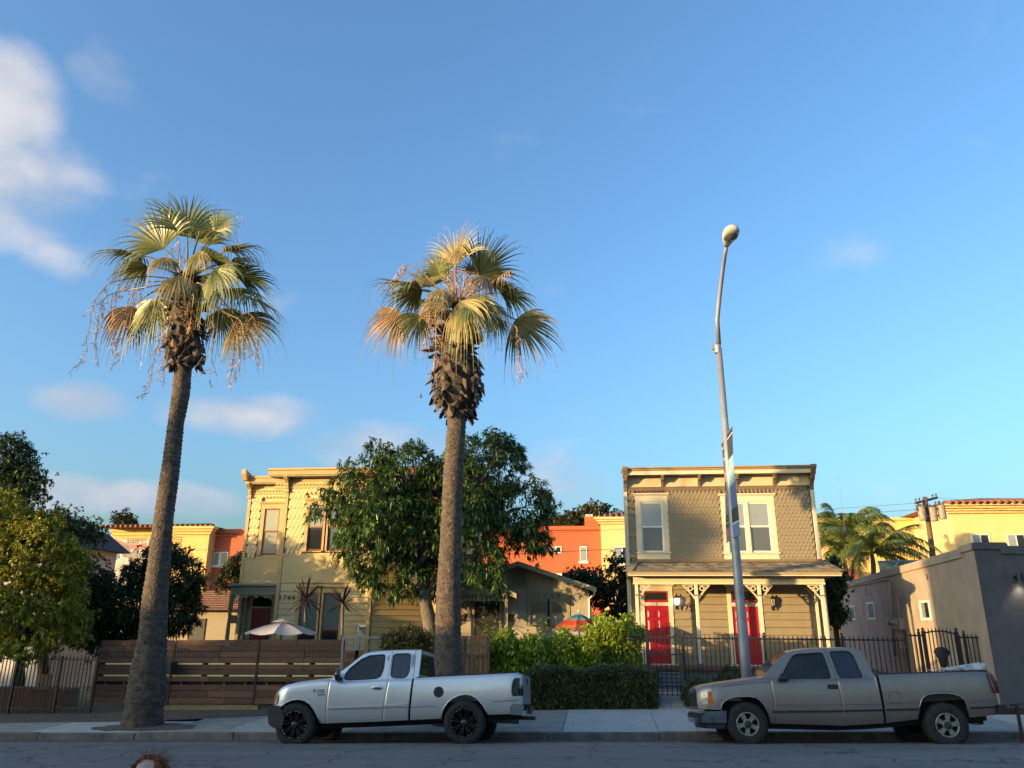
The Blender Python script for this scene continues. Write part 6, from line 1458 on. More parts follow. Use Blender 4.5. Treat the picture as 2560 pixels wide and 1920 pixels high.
# ------------------------------------------------------------------ street lamp with two banners
galv = mat('galvanised_steel', (.36, .37, .38), .5, var=.2, scale=3, metal=.45, streak=.2, col2=(.24, .25, .27))
YL = 19.2
sl_ = thing('street_lamp', 'tall grey steel street lamp with curved arm behind the taupe pickup', 'street lamp', (3.3, YL, .2))
bx, tx = at(1866, 1697, YL), at(1797, 870, YL)
b0 = Vector((bx.x + .02, YL, .3))
MB().tube([b0, Vector((bx.x, YL, 2)), bx.lerp(tx, .5), tx], [.125, .118, .098, .075], 20).build('pole', galv, sl_, smooth=True)
MB().lathe([(.24, .25), (.24, .32), (.16, .36), (.135, .5)], (b0.x, YL, 0), 16).build('base_collar', galv, sl_)
arm = [at(1797, 862, YL), at(1793, 800, YL - .25), at(1799, 740, YL - .55), at(1805, 690, YL - .9), at(1812, 640, YL - 1.3), at(1817, 612, YL - 1.7)]
MB().tube(arm, [.062, .060, .056, .052, .048, .045], 14).build('arm', galv, sl_, smooth=True)
q = at(1794, 872, YL); cl = MB().lathe([(.085, -.12), (.09, -.1), (.09, .08), (.085, .1)], tuple(q), 14).build('clamp', galv, sl_)
MB().box(q.x - .13, q.x - .07, YL - .05, YL + .05, q.z - .02, q.z + .16).build('clamp_ear', galv, cl)
hd = at(1820, 585, YL - 2.0)
fwd = (arm[-1] - arm[-2]).normalized(); tilt_ = Vector((.06, -1, .12)).normalized()
side = tilt_.cross(Vector((0, 0, 1))).normalized(); upv = side.cross(tilt_)
def hp(u, s, w): return tuple(arm[-1] + tilt_ * u + side * s + upv * w)
rows = []
for u, hw, up_, dn in ((-.05, .07, .05, .05), (.08, .10, .08, .07), (.25, .16, .13, .09), (.45, .20, .16, .10), (.6, .19, .15, .09), (.70, .14, .11, .06), (.735, .06, .05, .02)):
    rows.append([hp(u, hw * math.cos(t), (up_ if math.sin(t) > 0 else dn) * math.sin(t)) for t in [2 * math.pi * k / 16 for k in range(16)]])
b = MB().grid(rows, close=True); b.f.append(tuple(range(16))[::-1]); b.f.append(tuple(range(len(b.v) - 16, len(b.v))))
head = b.build('lamp_head', mat('lamp_cream', (.55, .55, .50), .45, var=.1), sl_, smooth=True, fix=True)
rows = [[hp(.43 + .19 * k * math.cos(t), .165 * k * math.sin(t), -.085 - .06 * (1 - k * k)) for t in [2 * math.pi * i / 18 for i in range(18)]] for k in (1, .85, .5, .05)]
MB().grid(rows, close=True).build('lens', mat('lamp_lens', (.12, .13, .14), .15, var=.1), head, smooth=True)
MB().beam(hp(.735, 0, .03), hp(.66, 0, .13), .05, .012).build('latch', mat('latch_grey', (.2, .2, .2), .4), head)
q = at(1806, 885, YL - .1)
# banners
def banner(label, s, cpx, col_rows, tpy, bpy_, name='street_banner'):
    p0, p1 = at(cpx[0], tpy, YL), at(cpx[1], bpy_, YL)
    w = .74
    dirv = Vector((.02, -s, 0)).normalized()
    o = thing(name, label, 'banner', (p1.x, YL, p1.z))
    ax0, ax1 = p0 + dirv * .10, p1 + dirv * .10
    def pt(u, v, out=0.0):
        base = p0.lerp(p1, v) + dirv * (.12 + w * u); nrm = Vector((dirv.y, -dirv.x, 0)); return tuple(base + nrm * (.02 * math.sin(v * 5) * u + out))
    n = 16
    for i, (v0, v1, m) in enumerate(col_rows):
        k = max(1, int((v1 - v0) * n)); rows = [[pt(u, v0 + (v1 - v0) * j / k) for u in (0, .25, .5, .75, 1)] for j in range(k + 1)]
        rows2 = [[pt(u, v0 + (v1 - v0) * j / k, .004) for u in (0, .25, .5, .75, 1)] for j in range(k + 1)]
        b = MB().grid(rows); b.grid([r[::-1] for r in rows2]); b.build('banner_panel', m, o)
    for v in (0, 1): MB().tube([p0.lerp(p1, v), pt(1.05, v)], .014, 8).build('banner_rod', galv, o)
    return o, pt, dirv
bl = mat('banner_charcoal', (.045, .045, .05), .6, var=.2); sky_b = mat('banner_sky_blue', (.10, .38, .55), .6, var=.25, scale=8, col2=(.45, .55, .52)); deep_b = mat('banner_blue', (.045, .13, .33), .6, var=.3, scale=10, col2=(.16, .22, .36)); pale_b = mat('banner_steel_blue', (.13, .26, .46), .6, var=.1)
o, pt, dv = banner('blue printed banner on the street side of the lamp pole', 1, (1815, 1831), [(0, .045, bl), (.05, .06, mat('banner_white', (.7, .7, .66), .6)), (.06, .26, bl), (.26, .52, sky_b), (.52, .74, deep_b), (.74, .87, bl), (.87, .885, MATS['banner_white']), (.885, 1, pale_b)], 1088, 1345)
yel = mat('banner_yellow_ink', (.7, .55, .12), .6); whi = MATS['banner_white']; coral = mat('banner_coral_ink', (.55, .25, .14), .6)
def ink(o, pt, v, u0, u1, h, m, n, seed):
    """a line of print too small to read: uneven strokes standing on the banner face"""
    r = random.Random(seed); b = MB()
    for k in range(n):
        ua, ub = u0 + (u1 - u0) * k / n, u0 + (u1 - u0) * (k + r.uniform(.45, .85)) / n; hh = h * r.uniform(.5, 1.0); sk = (ua - .5) * .0
        b.add([pt(ua, v, -.006), pt(ub, v, -.006), pt(ub, v - hh, -.006), pt(ua, v - hh, -.006)], [(0, 1, 2, 3)])
    b.build('print_line', m, o)
for i, (v, u0, u1, h, m, n) in enumerate(((.125, .25, .8, .04, sky_b, 4), (.175, .3, .95, .04, sky_b, 3), (.225, .15, .8, .05, coral, 2), (.785, .15, .85, .022, yel, 7), (.825, .12, .9, .022, whi, 9), (.955, .12, .85, .010, deep_b, 12), (.40, .3, .45, .10, whi, 1), (.50, .5, .9, .03, deep_b, 3))): ink(o, pt, v, u0, u1, h, m, n, i)
pink_b = mat('banner_pink', (.50, .22, .21), .6, var=.25, scale=8); plum = mat('banner_plum', (.22, .05, .10), .6, var=.3, scale=8); mixed = mat('banner_rose_print', (.42, .25, .25), .6, var=.4, scale=9, col2=(.12, .09, .13))
o, pt, dv = banner('pink printed banner on the house side of the lamp pole', -1, (1815, 1831), [(0, .05, bl), (.05, .06, MATS['banner_white']), (.06, .24, bl), (.24, .3, plum), (.30, .4, pink_b), (.40, .5, bl), (.50, .74, mixed), (.74, .87, bl), (.87, 1, pink_b)], 1092, 1347)
for i, (v, u0, u1, h, m, n) in enumerate(((.19, .3, .8, .03, whi, 4), (.79, .2, .8, .022, coral, 5), (.83, .15, .8, .022, whi, 7))): ink(o, pt, v, u0, u1, h, m, n, 20 + i)
# ------------------------------------------------------------------ utility pole, wires, mast
brown_w = mat('weathered_pole_wood', (.17, .105, .065), .85, var=.25, scale=5, stretch=(6, 6, .6))
YU = 45.0
up = thing('utility_pole', 'wooden utility pole with crossarms and grey transformers behind the palms', 'utility pole', (18.5, YU, .3))
t_, b__ = at(2312, 1243, YU), at(2345, 1500, YU)
MB().tube([(b__.x, YU, .2), tuple(t_)], [.19, .13], 14).build('pole', brown_w, up, smooth=True)
def carm(px0, py0, px1, py1, y0, y1):
    a, b = at(px0, py0, y0), at(px1, py1, y1); ca = MB().beam(a, b, .11, .13).build('crossarm', brown_w, up)
    for t in (.04, .2, .42, .8, .96):
        q = a.lerp(b, t); MB().lathe([(.02, .06), (.02, .13), (.055, .15), (.06, .2), (.03, .24), (.0, .25)], tuple(q), 10).build('insulator', mat('insulator_brown', (.10, .06, .05), .3), ca, smooth=True)
    return a, b
a1, b1 = carm(2288, 1258, 2343, 1244, YU - .5, YU + .5); a2, b2 = carm(2290, 1274, 2352, 1262, YU - .45, YU + .45)
tc_m = mat('transformer_grey', (.30, .25, .19), .55, var=.2)
for px, py in ((2305, 1283), (2334, 1285), (2355, 1280)):
    q = at(px, py, YU - .35); tcn_ = MB().lathe([(.0, -.4), (.18, -.4), (.2, -.37), (.2, .30), (.215, .32), (.215, .36), (.0, .42)], tuple(q), 18).build('transformer', tc_m, up, smooth=False)
    for dx in (-.12, .12): MB().lathe([(.03, .38), (.05, .42), (.03, .46), (.05, .5), (.03, .54), (.0, .6)], (q.x + dx, q.y, q.z), 8).build('bushing', MATS['insulator_brown'], tcn_)
MB().beam(at(2298, 1292, YU - .2), at(2362, 1288, YU - .2), .08, .1).build('transformer_rack', MATS['grey_metal'], up)
wire_m = mat('wire_black', (.01, .01, .011), .6)
def wire(a, b, sag, r=.011, n=18):
    a, b = Vector(a), Vector(b); return [a.lerp(b, i / n) - Vector((0, 0, sag * 4 * (i / n) * (1 - i / n))) for i in range(n + 1)]
def wire_thing(label, a, b, sag, r=.011): return tag(MB().tube(wire(a, b, sag), r, 5).build('overhead_wire', wire_m), label, 'wire')
wire_thing('thin overhead wire running left from the upper crossarm of the utility pole', a1, (-60, 47, a1.z - .8), 1.0, .008)
wire_thing('overhead wire running left from the lower crossarm of the utility pole', a2, (-60, 47.5, 6.2), .6, .010)
wire_thing('overhead wire from the upper crossarm towards the right edge', b1, (60, 44, b1.z - 1.2), 1.0, .008)
wire_thing('overhead wire from the lower crossarm towards the right edge', b2, (60, 43.5, b2.z - 1.6), .8, .008)
pz = at(2322, 1310, YU); wire_thing('thick cable sagging from below the transformers across the terracotta wall', (pz.x, YU, pz.z - .2), (-60, 46, 5.6), .9, .016)
p0, p1 = at(2094, 1182, 40), at(2113, 1330, 40)
am_ = thing('antenna_mast', 'thin white antenna mast rising above the feathery palms', 'antenna', (p1.x, 40, .4))
MB().tube([(p1.x + .05, 40, .4), p1, p0], [.014, .011, .005], 8).build('mast', MATS['grey_metal'], am_)
MB().tube([at(2094, 1215, 40), at(2099, 1213, 40)], .006, 5).build('cross_rod', white_vinyl, am_)

# ------------------------------------------------------------------ vegetation helpers
def mesh_np(name, V, F, m, smooth=False):
    me = bpy.data.meshes.new(name); n, k = len(V), F.shape[1]
    me.vertices.add(n); me.vertices.foreach_set('co', np.asarray(V, np.float32).ravel())
    me.loops.add(F.size); me.loops.foreach_set('vertex_index', F.astype(np.int32).ravel())
    me.polygons.add(len(F)); me.polygons.foreach_set('loop_start', (np.arange(len(F)) * k).astype(np.int32))
    me.materials.append(m); me.update(calc_edges=True); me.validate()
    return me
def unit(a): return a / np.maximum(1e-9, np.linalg.norm(a, axis=-1, keepdims=True))
def leaves(P, D, L, W, nr, fold=.25, droop=.3):
    """lanceolate leaves: at points P along directions D; lengths L, widths W. Four faces, folded on the midrib and drooping"""
    n = len(P); D = unit(D); up = np.tile([0, 0, 1.0], (n, 1)) + nr.normal(0, .35, (n, 3))
    S = unit(np.cross(D, up)); N = unit(np.cross(S, D))
    L, W = L[:, None], W[:, None]; dz = np.array([[0, 0, -1.0]])
    mid = P + D * L * .5 + dz * L * droop * .15; tip = P + D * L + dz * L * droop
    a = mid + S * W * .5 + N * W * fold; b = mid - S * W * .5 + N * W * fold
    V = np.stack([P, a, tip, b, mid], 1).reshape(-1, 3); o = (np.arange(n) * 5)[:, None]
    F = np.concatenate([o + [0, 1, 4], o + [1, 2, 4], o + [4, 2, 3], o + [0, 4, 3]], 0)
    return V, F
def crown_points(blobs, n_tips, per, spread, nr, shell=(.62, 1.02)):
    """branch tips on the shells of several ellipsoids, then leaf cluster points round every tip"""
    C = np.array([b[:3] for b in blobs]); Rr = np.array([b[3:6] for b in blobs]); w = (Rr.prod(1)) ** .67; w /= w.sum()
    tips, dirs = [], []
    while len(tips) < n_tips:
        i = nr.choice(len(C), p=w); d = unit(nr.normal(size=3)); r = nr.uniform(*shell); p = C[i] + d * Rr[i] * r
        q = np.sqrt((((p - C) / Rr) ** 2).sum(1)); q[i] = 9
        if q.min() < .62: continue
        tips.append(p); dirs.append(d)
    tips, dirs = np.array(tips), np.array(dirs)
    P = np.repeat(tips, per, 0) + nr.normal(0, 1, (len(tips) * per, 3)) * spread; D = np.repeat(dirs, per, 0)
    return P, D, tips
def foliage(blobs, n_tips, per, spread, lpc, L, W, nr, droop=.3, outward=.8, jitter=.7, down=0.0, shell=(.62, 1.02), fold=.25):
    P, D, tips = crown_points(blobs, n_tips, per, spread, nr, shell)
    P2 = np.repeat(P, lpc, 0); D2 = np.repeat(D, lpc, 0) * outward + nr.normal(0, jitter, (len(P2), 3)); D2[:, 2] -= down
    n = len(P2); return leaves(P2 + nr.normal(0, .015, (n, 3)), D2, L * nr.uniform(.6, 1.25, n), W * nr.uniform(.7, 1.2, n), nr, fold, droop) + (tips,)
def px_blob(px, py, y, rpx, k=1.0, ky=1.0, kz=1.0):
    p = at(px, py, y); s = (y * 1.0) / FPX * 1.04; r = rpx * s; return (p.x, p.y, p.z, r * k, r * ky, r * kz)
def limb(mb, a, b, r0, r1, nr, n=6, wob=.12):
    a, b = Vector(a), Vector(b); L = (b - a).length
    path = [a.lerp(b, i / n) + (Vector(nr.normal(0, wob * L / n * 1.4, 3)) if 0 < i < n else Vector()) + Vector((0, 0, .10 * L * math.sin(math.pi * i / n) * .5)) for i in range(n + 1)]
    mb.tube(path, [r0 + (r1 - r0) * i / n for i in range(n + 1)], 9); return path
def make_tree(name, label, cat, base, fork, trunk_r, blobs, spec, leaf_m, bark_m, seed, group=None, limbs=True, trunk_path=None):
    nr = np.random.default_rng(seed)
    t = thing(name, label, cat, base, group)
    V, F, tips = foliage(blobs, nr=nr, **spec)
    put('crown', mesh_np('crown', V, F, leaf_m), t)
    mb = MB()
    tp = trunk_path or [base, Vector(base).lerp(Vector(fork), .5) + Vector((.05, .03, 0)), fork]
    k = len(tp); mb.tube(tp, [trunk_r * (1 - .45 * i / (k - 1)) for i in range(k)], 12)
    mb.build('trunk', bark_m, t, smooth=True)
    if limbs:
        for b in blobs[:9]:
            lm = MB(); limb(lm, fork, b[:3], trunk_r * .5, trunk_r * .12, nr)
            c = Vector(b[:3]); own = [q for q in tips if (Vector(q) - c).length < max(b[3:6]) * 1.05]
            for q in own[:10]: limb(lm, c.lerp(Vector(fork), .15), q, trunk_r * .14, .006, nr, 4)
            lm.build('branch', bark_m, t, smooth=True)
    return t
bark_g = mat('grey_bark', (.17, .145, .115), .9, var=.25, scale=9, bump=.6, bscale=40, stretch=(2, 2, .6))
bark_d = mat('dark_bark', (.075, .06, .048), .9, var=.25, scale=9, bump=.5)

# ---- the big dark mango tree in front of the yellow house
YM = 26.2
leaf_mango = mat('mango_leaf', (.098, .165, .040), .36, var=.35, scale=2.0, island=.6, trans=.18, col2=(.036, .075, .020))
mb_ = [px_blob(905, 1225, YM, 92, 1, .9, .8), px_blob(1020, 1175, YM + .4, 78, 1, 1, .9), px_blob(1120, 1230, YM + 1.2, 110), px_blob(1215, 1180, YM + .3, 105, .95, 1, .95), px_blob(1255, 1130, YM + .5, 48, 1, 1, .9), px_blob(1285, 1270, YM + .2, 92, 1, 1, .85), px_blob(1175, 1300, YM - .6, 80),
       px_blob(850, 1290, YM - .2, 62), px_blob(905, 1390, YM - .3, 70, 1.1, 1, .8), px_blob(985, 1430, YM - .1, 75, 1.2, 1, .8), px_blob(950, 1300, YM - .8, 85), px_blob(1195, 1390, YM - .7, 70, 1.1, 1, .8), px_blob(1050, 1330, YM + .2, 90), px_blob(1320, 1350, YM + .2, 52, 1, 1, .7), px_blob(1245, 1440, YM - .8, 40), px_blob(1085, 1420, YM + 1.2, 80), px_blob(1345, 1250, YM + .3, 32), px_blob(945, 1130, YM + .3, 34)]
bs = at(1085, 1590, YM); fk = at(1035, 1400, YM)
tp = [Vector((bs.x + .15, YM, .3)), at(1075, 1560, YM), at(1062, 1500, YM), at(1045, 1455, YM), at(1010, 1425, YM), at(985, 1395, YM)]
mango = make_tree('mango_tree', 'large dark leafy tree with drooping leaves in front of the yellow house', 'tree', (bs.x + .15, YM, .3), at(1030, 1420, YM), .27, mb_,
          dict(n_tips=980, per=6, spread=.14, lpc=9, L=.225, W=.062, droop=.38, outward=.55, jitter=.62, down=.25), leaf_mango, bark_g, 11, trunk_path=tp)
nr = np.random.default_rng(5)
for pa, pb, r in (((985, 1395), (1000, 1330), .13), ((1062, 1500), (1098, 1440), .12), ((1085, 1560), (1110, 1500), .10)):
    lm = MB(); limb(lm, at(*pa, YM), at(*pb, YM), r, r * .6, nr); lm.build('branch', bark_g, mango, smooth=True)
# ---- yellow-green tree at the left edge
leaf_yel = mat('yellow_green_leaf', (.42, .38, .035), .5, var=.3, scale=.9, island=.45, trans=.32, col2=(.17, .20, .03))
yb = [px_blob(-40, 1330, 22.6, 120), px_blob(75, 1400, 22.3, 105), px_blob(20, 1500, 21.9, 115), px_blob(110, 1500, 22.2, 85), px_blob(60, 1590, 21.8, 75, 1.1, 1, .7), px_blob(-60, 1560, 22, 110), px_blob(150, 1420, 22.9, 62), px_blob(100, 1330, 23, 52), px_blob(-20, 1430, 22.2, 110), px_blob(165, 1560, 22.6, 55)]
make_tree('broadleaf_tree', 'yellow-green leafy tree overhanging the iron fence at the left edge', 'tree', (X_(60, 1700, 23.2), 23.2, -.1), Vector((X_(40, 1560, 23.0), 23.0, 2.6)), .16, yb,
          dict(n_tips=900, per=7, spread=.13, lpc=9, L=.125, W=.075, droop=.3, outward=.5, jitter=.7), leaf_yel, bark_d, 21)
leaf_dk = mat('dark_green_leaf', (.072, .110, .028), .45, var=.3, scale=1.2, island=.5, trans=.15, col2=(.034, .058, .018))
gb_ = [px_blob(20, 1150, 25.5, 62), px_blob(50, 1220, 25.5, 62), px_blob(-20, 1240, 25.6, 90), px_blob(30, 1130, 25.4, 40), px_blob(130, 1330, 25.2, 60), px_blob(200, 1330, 25, 44, 1.3, 1, .6), px_blob(190, 1460, 25, 70), px_blob(210, 1560, 24.8, 62), px_blob(240, 1500, 25, 45)]
make_tree('broadleaf_tree', 'taller dark green tree rising behind the yellow-green one at the left edge', 'tree', (X_(120, 1700, 25.6), 25.6, -.1), Vector((X_(100, 1400, 25.6), 25.6, 3.6)), .2, gb_,
          dict(n_tips=640, per=7, spread=.15, lpc=8, L=.14, W=.065, droop=.3, outward=.5, jitter=.7), leaf_dk, bark_d, 22)
leaf_ever = mat('evergreen_leaf', (.042, .082, .024), .4, var=.3, scale=1.5, island=.5, trans=.12, col2=(.020, .042, .014))
eb = [px_blob(300, 1490, 25.2, 62), px_blob(290, 1550, 25, 62), px_blob(400, 1400, 25.6, 42), px_blob(440, 1440, 25.5, 60), px_blob(430, 1520, 25.3, 62, 1, 1, 1.0), px_blob(350, 1460, 25.4, 55), px_blob(350, 1520, 25.2, 75), px_blob(470, 1470, 25.6, 30), px_blob(255, 1580, 24.6, 45)]
make_tree('evergreen_shrub', 'dark evergreen shrub with long leaves behind the leaning palm trunk', 'shrub', (X_(350, 1700, 25.4), 25.4, .1), Vector((X_(350, 1560, 25.4), 25.4, 2.2)), .12, eb,
          dict(n_tips=460, per=6, spread=.12, lpc=9, L=.22, W=.055, droop=.25, outward=.6, jitter=.6), leaf_ever, bark_d, 23)
# ---- background trees
leaf_bg = mat('olive_leaf', (.085, .082, .022), .6, var=.3, scale=.7, island=.5, trans=.12, col2=(.04, .045, .015))
def bg_tree(label, blobs, base, fork, seed, L=.12, n=220, per=6, spread=.13, lm=leaf_dk, name='broadleaf_tree', r=.15, lpc=8):
    return make_tree(name, label, 'tree', base, fork, r, blobs, dict(n_tips=n, per=per, spread=spread, lpc=lpc, L=L, W=L * .5, droop=.3, outward=.5, jitter=.7), lm, bark_d, seed)
bg_tree('dark round tree between the bungalow and the olive house', [px_blob(1530, 1460, 33, 48), px_blob(1540, 1520, 33, 45), px_blob(1550, 1420, 33, 30), px_blob(1510, 1480, 33, 35), px_blob(1570, 1480, 33.5, 50)], (X_(1540, 1600, 33), 33, .4), at(1540, 1560, 33), 31, .15, 200, lm=leaf_dk)
bg_tree('small dark bush against the terracotta wall beside the bungalow roof', [px_blob(1440, 1445, 36, 20), px_blob(1475, 1448, 36, 24), px_blob(1420, 1440, 36, 12)], (X_(1460, 1600, 36), 36, .4), at(1460, 1480, 36), 32, .16, 60, lm=leaf_dk)
bg_tree('dark tree right beside the olive house wall', [px_blob(2075, 1430, 33, 28), px_blob(2065, 1480, 33, 34), px_blob(2080, 1450, 33, 26), px_blob(2078, 1530, 33, 28)], (X_(2090, 1600, 33), 33, .4), at(2085, 1540, 33), 33, .16, 200, lm=leaf_dk)
bg_tree('small tree between the terracotta flats and the yellow house', [px_blob(585, 1430, 40, 26), px_blob(605, 1405, 40, 22), px_blob(560, 1455, 40, 20), px_blob(610, 1450, 40, 28)], (X_(590, 1600, 40), 40, .2), at(590, 1500, 40), 34, .2, 90, lm=mat('mid_green_leaf', (.07, .085, .03), .5, var=.3, island=.4, trans=.15))
for i, (lab, bl_) in enumerate((('tall hill tree above the terracotta flats, nearest to the tiled roof', [px_blob(1490, 1287, 100, 24), px_blob(1510, 1290, 100, 22), px_blob(1475, 1295, 100, 18), px_blob(1525, 1300, 100, 20)]), ('round hill tree above the terracotta flats', [px_blob(1435, 1302, 100, 18), px_blob(1455, 1306, 100, 16), px_blob(1420, 1310, 100, 14)]), ('low hill tree showing just over the terracotta parapet', [px_blob(1375, 1318, 100, 16), px_blob(1395, 1315, 100, 14), px_blob(1350, 1320, 100, 16)]))):
    c = Vector(bl_[0][:3]); bg_tree(lab, bl_, (c.x, 100, .4), (c.x, 100, c.z - 1.5), 40 + i, .55, 70, 7, .4, leaf_bg, 'hill_tree', .35, 7)
bg_tree('dusty tree top showing above the mural block roof', [px_blob(305, 1302, 100, 14), px_blob(325, 1305, 100, 12)], (X_(315, 1500, 100), 100, .4), at(315, 1330, 100), 45, .5, 40, 7, .4, leaf_bg, 'hill_tree', .3, 7)

# ---- hedges and shrubs (leafy surface over a dark twiggy heart)
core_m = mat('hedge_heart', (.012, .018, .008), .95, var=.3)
def hedge(name, label, cat, x0, x1, y0, y1, zb, zt, n, L, W, leaf_m, seed, bump=.18, jitter=.55, droop=.3, lpc=4, core=True, group=None):
    nr = np.random.default_rng(seed); t = thing(name, label, cat, ((x0 + x1) / 2, (y0 + y1) / 2, zb), group)
    f = nr.uniform(0, 1, n); A1, A2, A3 = (x1 - x0) * (y1 - y0), (x1 - x0) * (zt - zb), (y1 - y0) * (zt - zb); s = A1 + 1.35 * A2 + 2 * A3
    u, v = nr.uniform(0, 1, n), nr.uniform(0, 1, n)
    P = np.empty((n, 3)); D = np.zeros((n, 3))
    top = f < A1 / s; fr_ = (~top) & (f < (A1 + 1.2 * A2) / s); bk = (~top) & (~fr_) & (f < (A1 + 1.35 * A2) / s); lf = (~top) & (~fr_) & (~bk) & (f < (A1 + 1.35 * A2 + A3) / s); rt = ~(top | fr_ | bk | lf)
    P[:, 0] = x0 + u * (x1 - x0); P[:, 1] = y0 + v * (y1 - y0); P[:, 2] = zb + v * (zt - zb)
    P[top, 2] = zt; D[top] = (0, 0, 1); P[fr_, 1] = y0; D[fr_] = (0, -1, .25); P[bk, 1] = y1; D[bk] = (0, 1, .2)
    for m_, xx, dd in ((lf, x0, -1), (rt, x1, 1)): P[m_, 0] = xx; P[m_, 1] = y0 + u[m_] * (y1 - y0); D[m_] = (dd, 0, .25)
    lump = np.sin(P[:, 0] * 3.1 + 1 + seed) * np.sin(P[:, 2] * 4.3 + P[:, 1] * 2.2) + .6 * np.sin(P[:, 0] * 7.3 + P[:, 2] * 5.1 + seed) + .5 * nr.normal(size=n)
    P += D * (lump * bump * .5)[:, None]
    e = np.minimum(1, np.minimum((P[:, 0] - x0), (x1 - P[:, 0])) / .35).clip(0, 1); P[:, 2] -= (1 - e) * .12 * (P[:, 2] > zt - .3)
    P2 = np.repeat(P, lpc, 0); D2 = np.repeat(D, lpc, 0) * .75 + nr.normal(0, jitter, (n * lpc, 3)); k = n * lpc
    V, F = leaves(P2 + nr.normal(0, .03, (k, 3)), D2, L * nr.uniform(.55, 1.3, k), W * nr.uniform(.7, 1.2, k), nr, .22, droop)
    put('foliage', mesh_np('foliage', V, F, leaf_m), t)
    if core:
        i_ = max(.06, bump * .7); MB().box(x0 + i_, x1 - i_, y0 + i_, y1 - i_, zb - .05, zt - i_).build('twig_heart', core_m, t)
    return t
leaf_bright = mat('bright_hedge_leaf', (.34, .43, .045), .36, var=.3, scale=1.6, island=.5, trans=.28, col2=(.16, .25, .03))
hx0, hx1 = X_(1205, 1640, 23.3), X_(1590, 1640, 23.3)
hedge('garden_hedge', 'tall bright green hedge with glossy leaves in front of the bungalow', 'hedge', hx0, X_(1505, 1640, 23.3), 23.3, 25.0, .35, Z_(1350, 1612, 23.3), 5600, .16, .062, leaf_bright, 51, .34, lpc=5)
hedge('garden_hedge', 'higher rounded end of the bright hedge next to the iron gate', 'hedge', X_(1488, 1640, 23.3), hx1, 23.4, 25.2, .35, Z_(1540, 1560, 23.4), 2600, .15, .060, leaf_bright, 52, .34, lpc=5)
# leafy shoots standing above it
nr = np.random.default_rng(8)
for i, (px, py, lab) in enumerate(((1225, 1560, 'leafy shoots sticking up at the palm end of the bright hedge'), (1375, 1562, 'leafy shoots sticking up in front of the bungalow window'))):
    c = at(px, py, 24.0); sh_ = thing('hedge_shoots', lab, 'shrub', (c.x, 24.0, .4)); P, D = [], []
    for s in range(9):
        a = Vector((c.x + nr.uniform(-.35, .35), 24 + nr.uniform(-.3, .3), c.z - 1.0)); b = Vector((a.x + nr.uniform(-.15, .15), a.y, c.z + nr.uniform(-.1, .22)))
        MB().tube([a, b], [.008, .003], 4).build('stem', bark_d, sh_)
        for k in range(16): q = a.lerp(b, .3 + .7 * k / 15); P.append(q[:]); D.append((nr.normal(), nr.normal(), .5))
    V, F = leaves(np.array(P), np.array(D), nr.uniform(.09, .17, len(P)), nr.uniform(.04, .06, len(P)), nr); put('foliage', mesh_np('foliage', V, F, leaf_bright), sh_)
leaf_box = mat('clipped_hedge_leaf', (.105, .130, .040), .45, var=.3, scale=2, island=.6, trans=.15, col2=(.05, .066, .022))
cx0, cx1, cxm = X_(1322, 1740, 22.0), X_(1640, 1740, 22.0), X_(1478, 1740, 22.0)
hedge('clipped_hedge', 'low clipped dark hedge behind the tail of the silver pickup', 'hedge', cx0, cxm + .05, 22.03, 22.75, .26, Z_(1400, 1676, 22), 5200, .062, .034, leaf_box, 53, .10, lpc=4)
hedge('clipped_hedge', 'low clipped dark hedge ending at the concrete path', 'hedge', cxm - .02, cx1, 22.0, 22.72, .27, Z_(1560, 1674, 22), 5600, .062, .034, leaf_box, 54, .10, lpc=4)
hedge('clipped_shrub', 'small dark shrub in front of the taupe pickup nose', 'shrub', X_(1716, 1740, 22.1), X_(1800, 1740, 22.1), 22.1, 22.7, .28, Z_(1750, 1710, 22.1), 1500, .075, .042, leaf_box, 55, .14, lpc=4)
leaf_ivy = mat('ivy_leaf', (.22, .24, .05), .45, var=.4, scale=2.5, island=.5, trans=.2, col2=(.12, .055, .022))
hedge('ivy_shrub', 'sunlit ivy bush over the silver gate beside the palm', 'shrub', X_(968, 1610, 22.7), X_(1075, 1610, 22.7), 22.5, 23.3, .35, Z_(1030, 1578, 22.6), 2200, .085, .06, leaf_ivy, 56, .22, lpc=4)
hedge('clipped_shrub', 'small leafy plant in the yard behind the lamp pole foot', 'shrub', X_(1805, 1680, 24.3), X_(1850, 1680, 24.3), 24.2, 24.7, .4, Z_(1830, 1680, 24.3), 260, .13, .06, leaf_dk, 57, .2, lpc=4, core=False)
# fallen leaves and litter at the foot of the hedge and in the gutter
P = [(nr.uniform(cx0, cx1), nr.normal(21.93, .05), 0) for _ in range(260)] + [(nr.uniform(-14, 8), nr.normal(18.16, .06), 0) for _ in range(420)] + [(nr.uniform(-15, -6), nr.uniform(20.3, 22.4), 0) for _ in range(700)] + [(nr.uniform(-13, 6), nr.uniform(18.6, 21.8), 0) for _ in range(70)]
P = np.array([(x, y, (sw(x, y) if KY + .17 < y < back(x) else (gz(x) + .262 if y >= back(x) else gz(x) + .03)) + .012) for x, y, _ in P])
D = nr.normal(size=P.shape); D[:, 2] *= .1
V, F = leaves(P, D, nr.uniform(.03, .09, len(P)), nr.uniform(.015, .035, len(P)), nr, .1, 0.0)
tag(put('fallen_leaves', mesh_np('fallen_leaves', V, F, mat('dry_leaf', (.20, .12, .05), .8, var=.3, island=.5))), 'dry fallen leaves lying along the gutter and verge', 'leaves', kind='stuff')

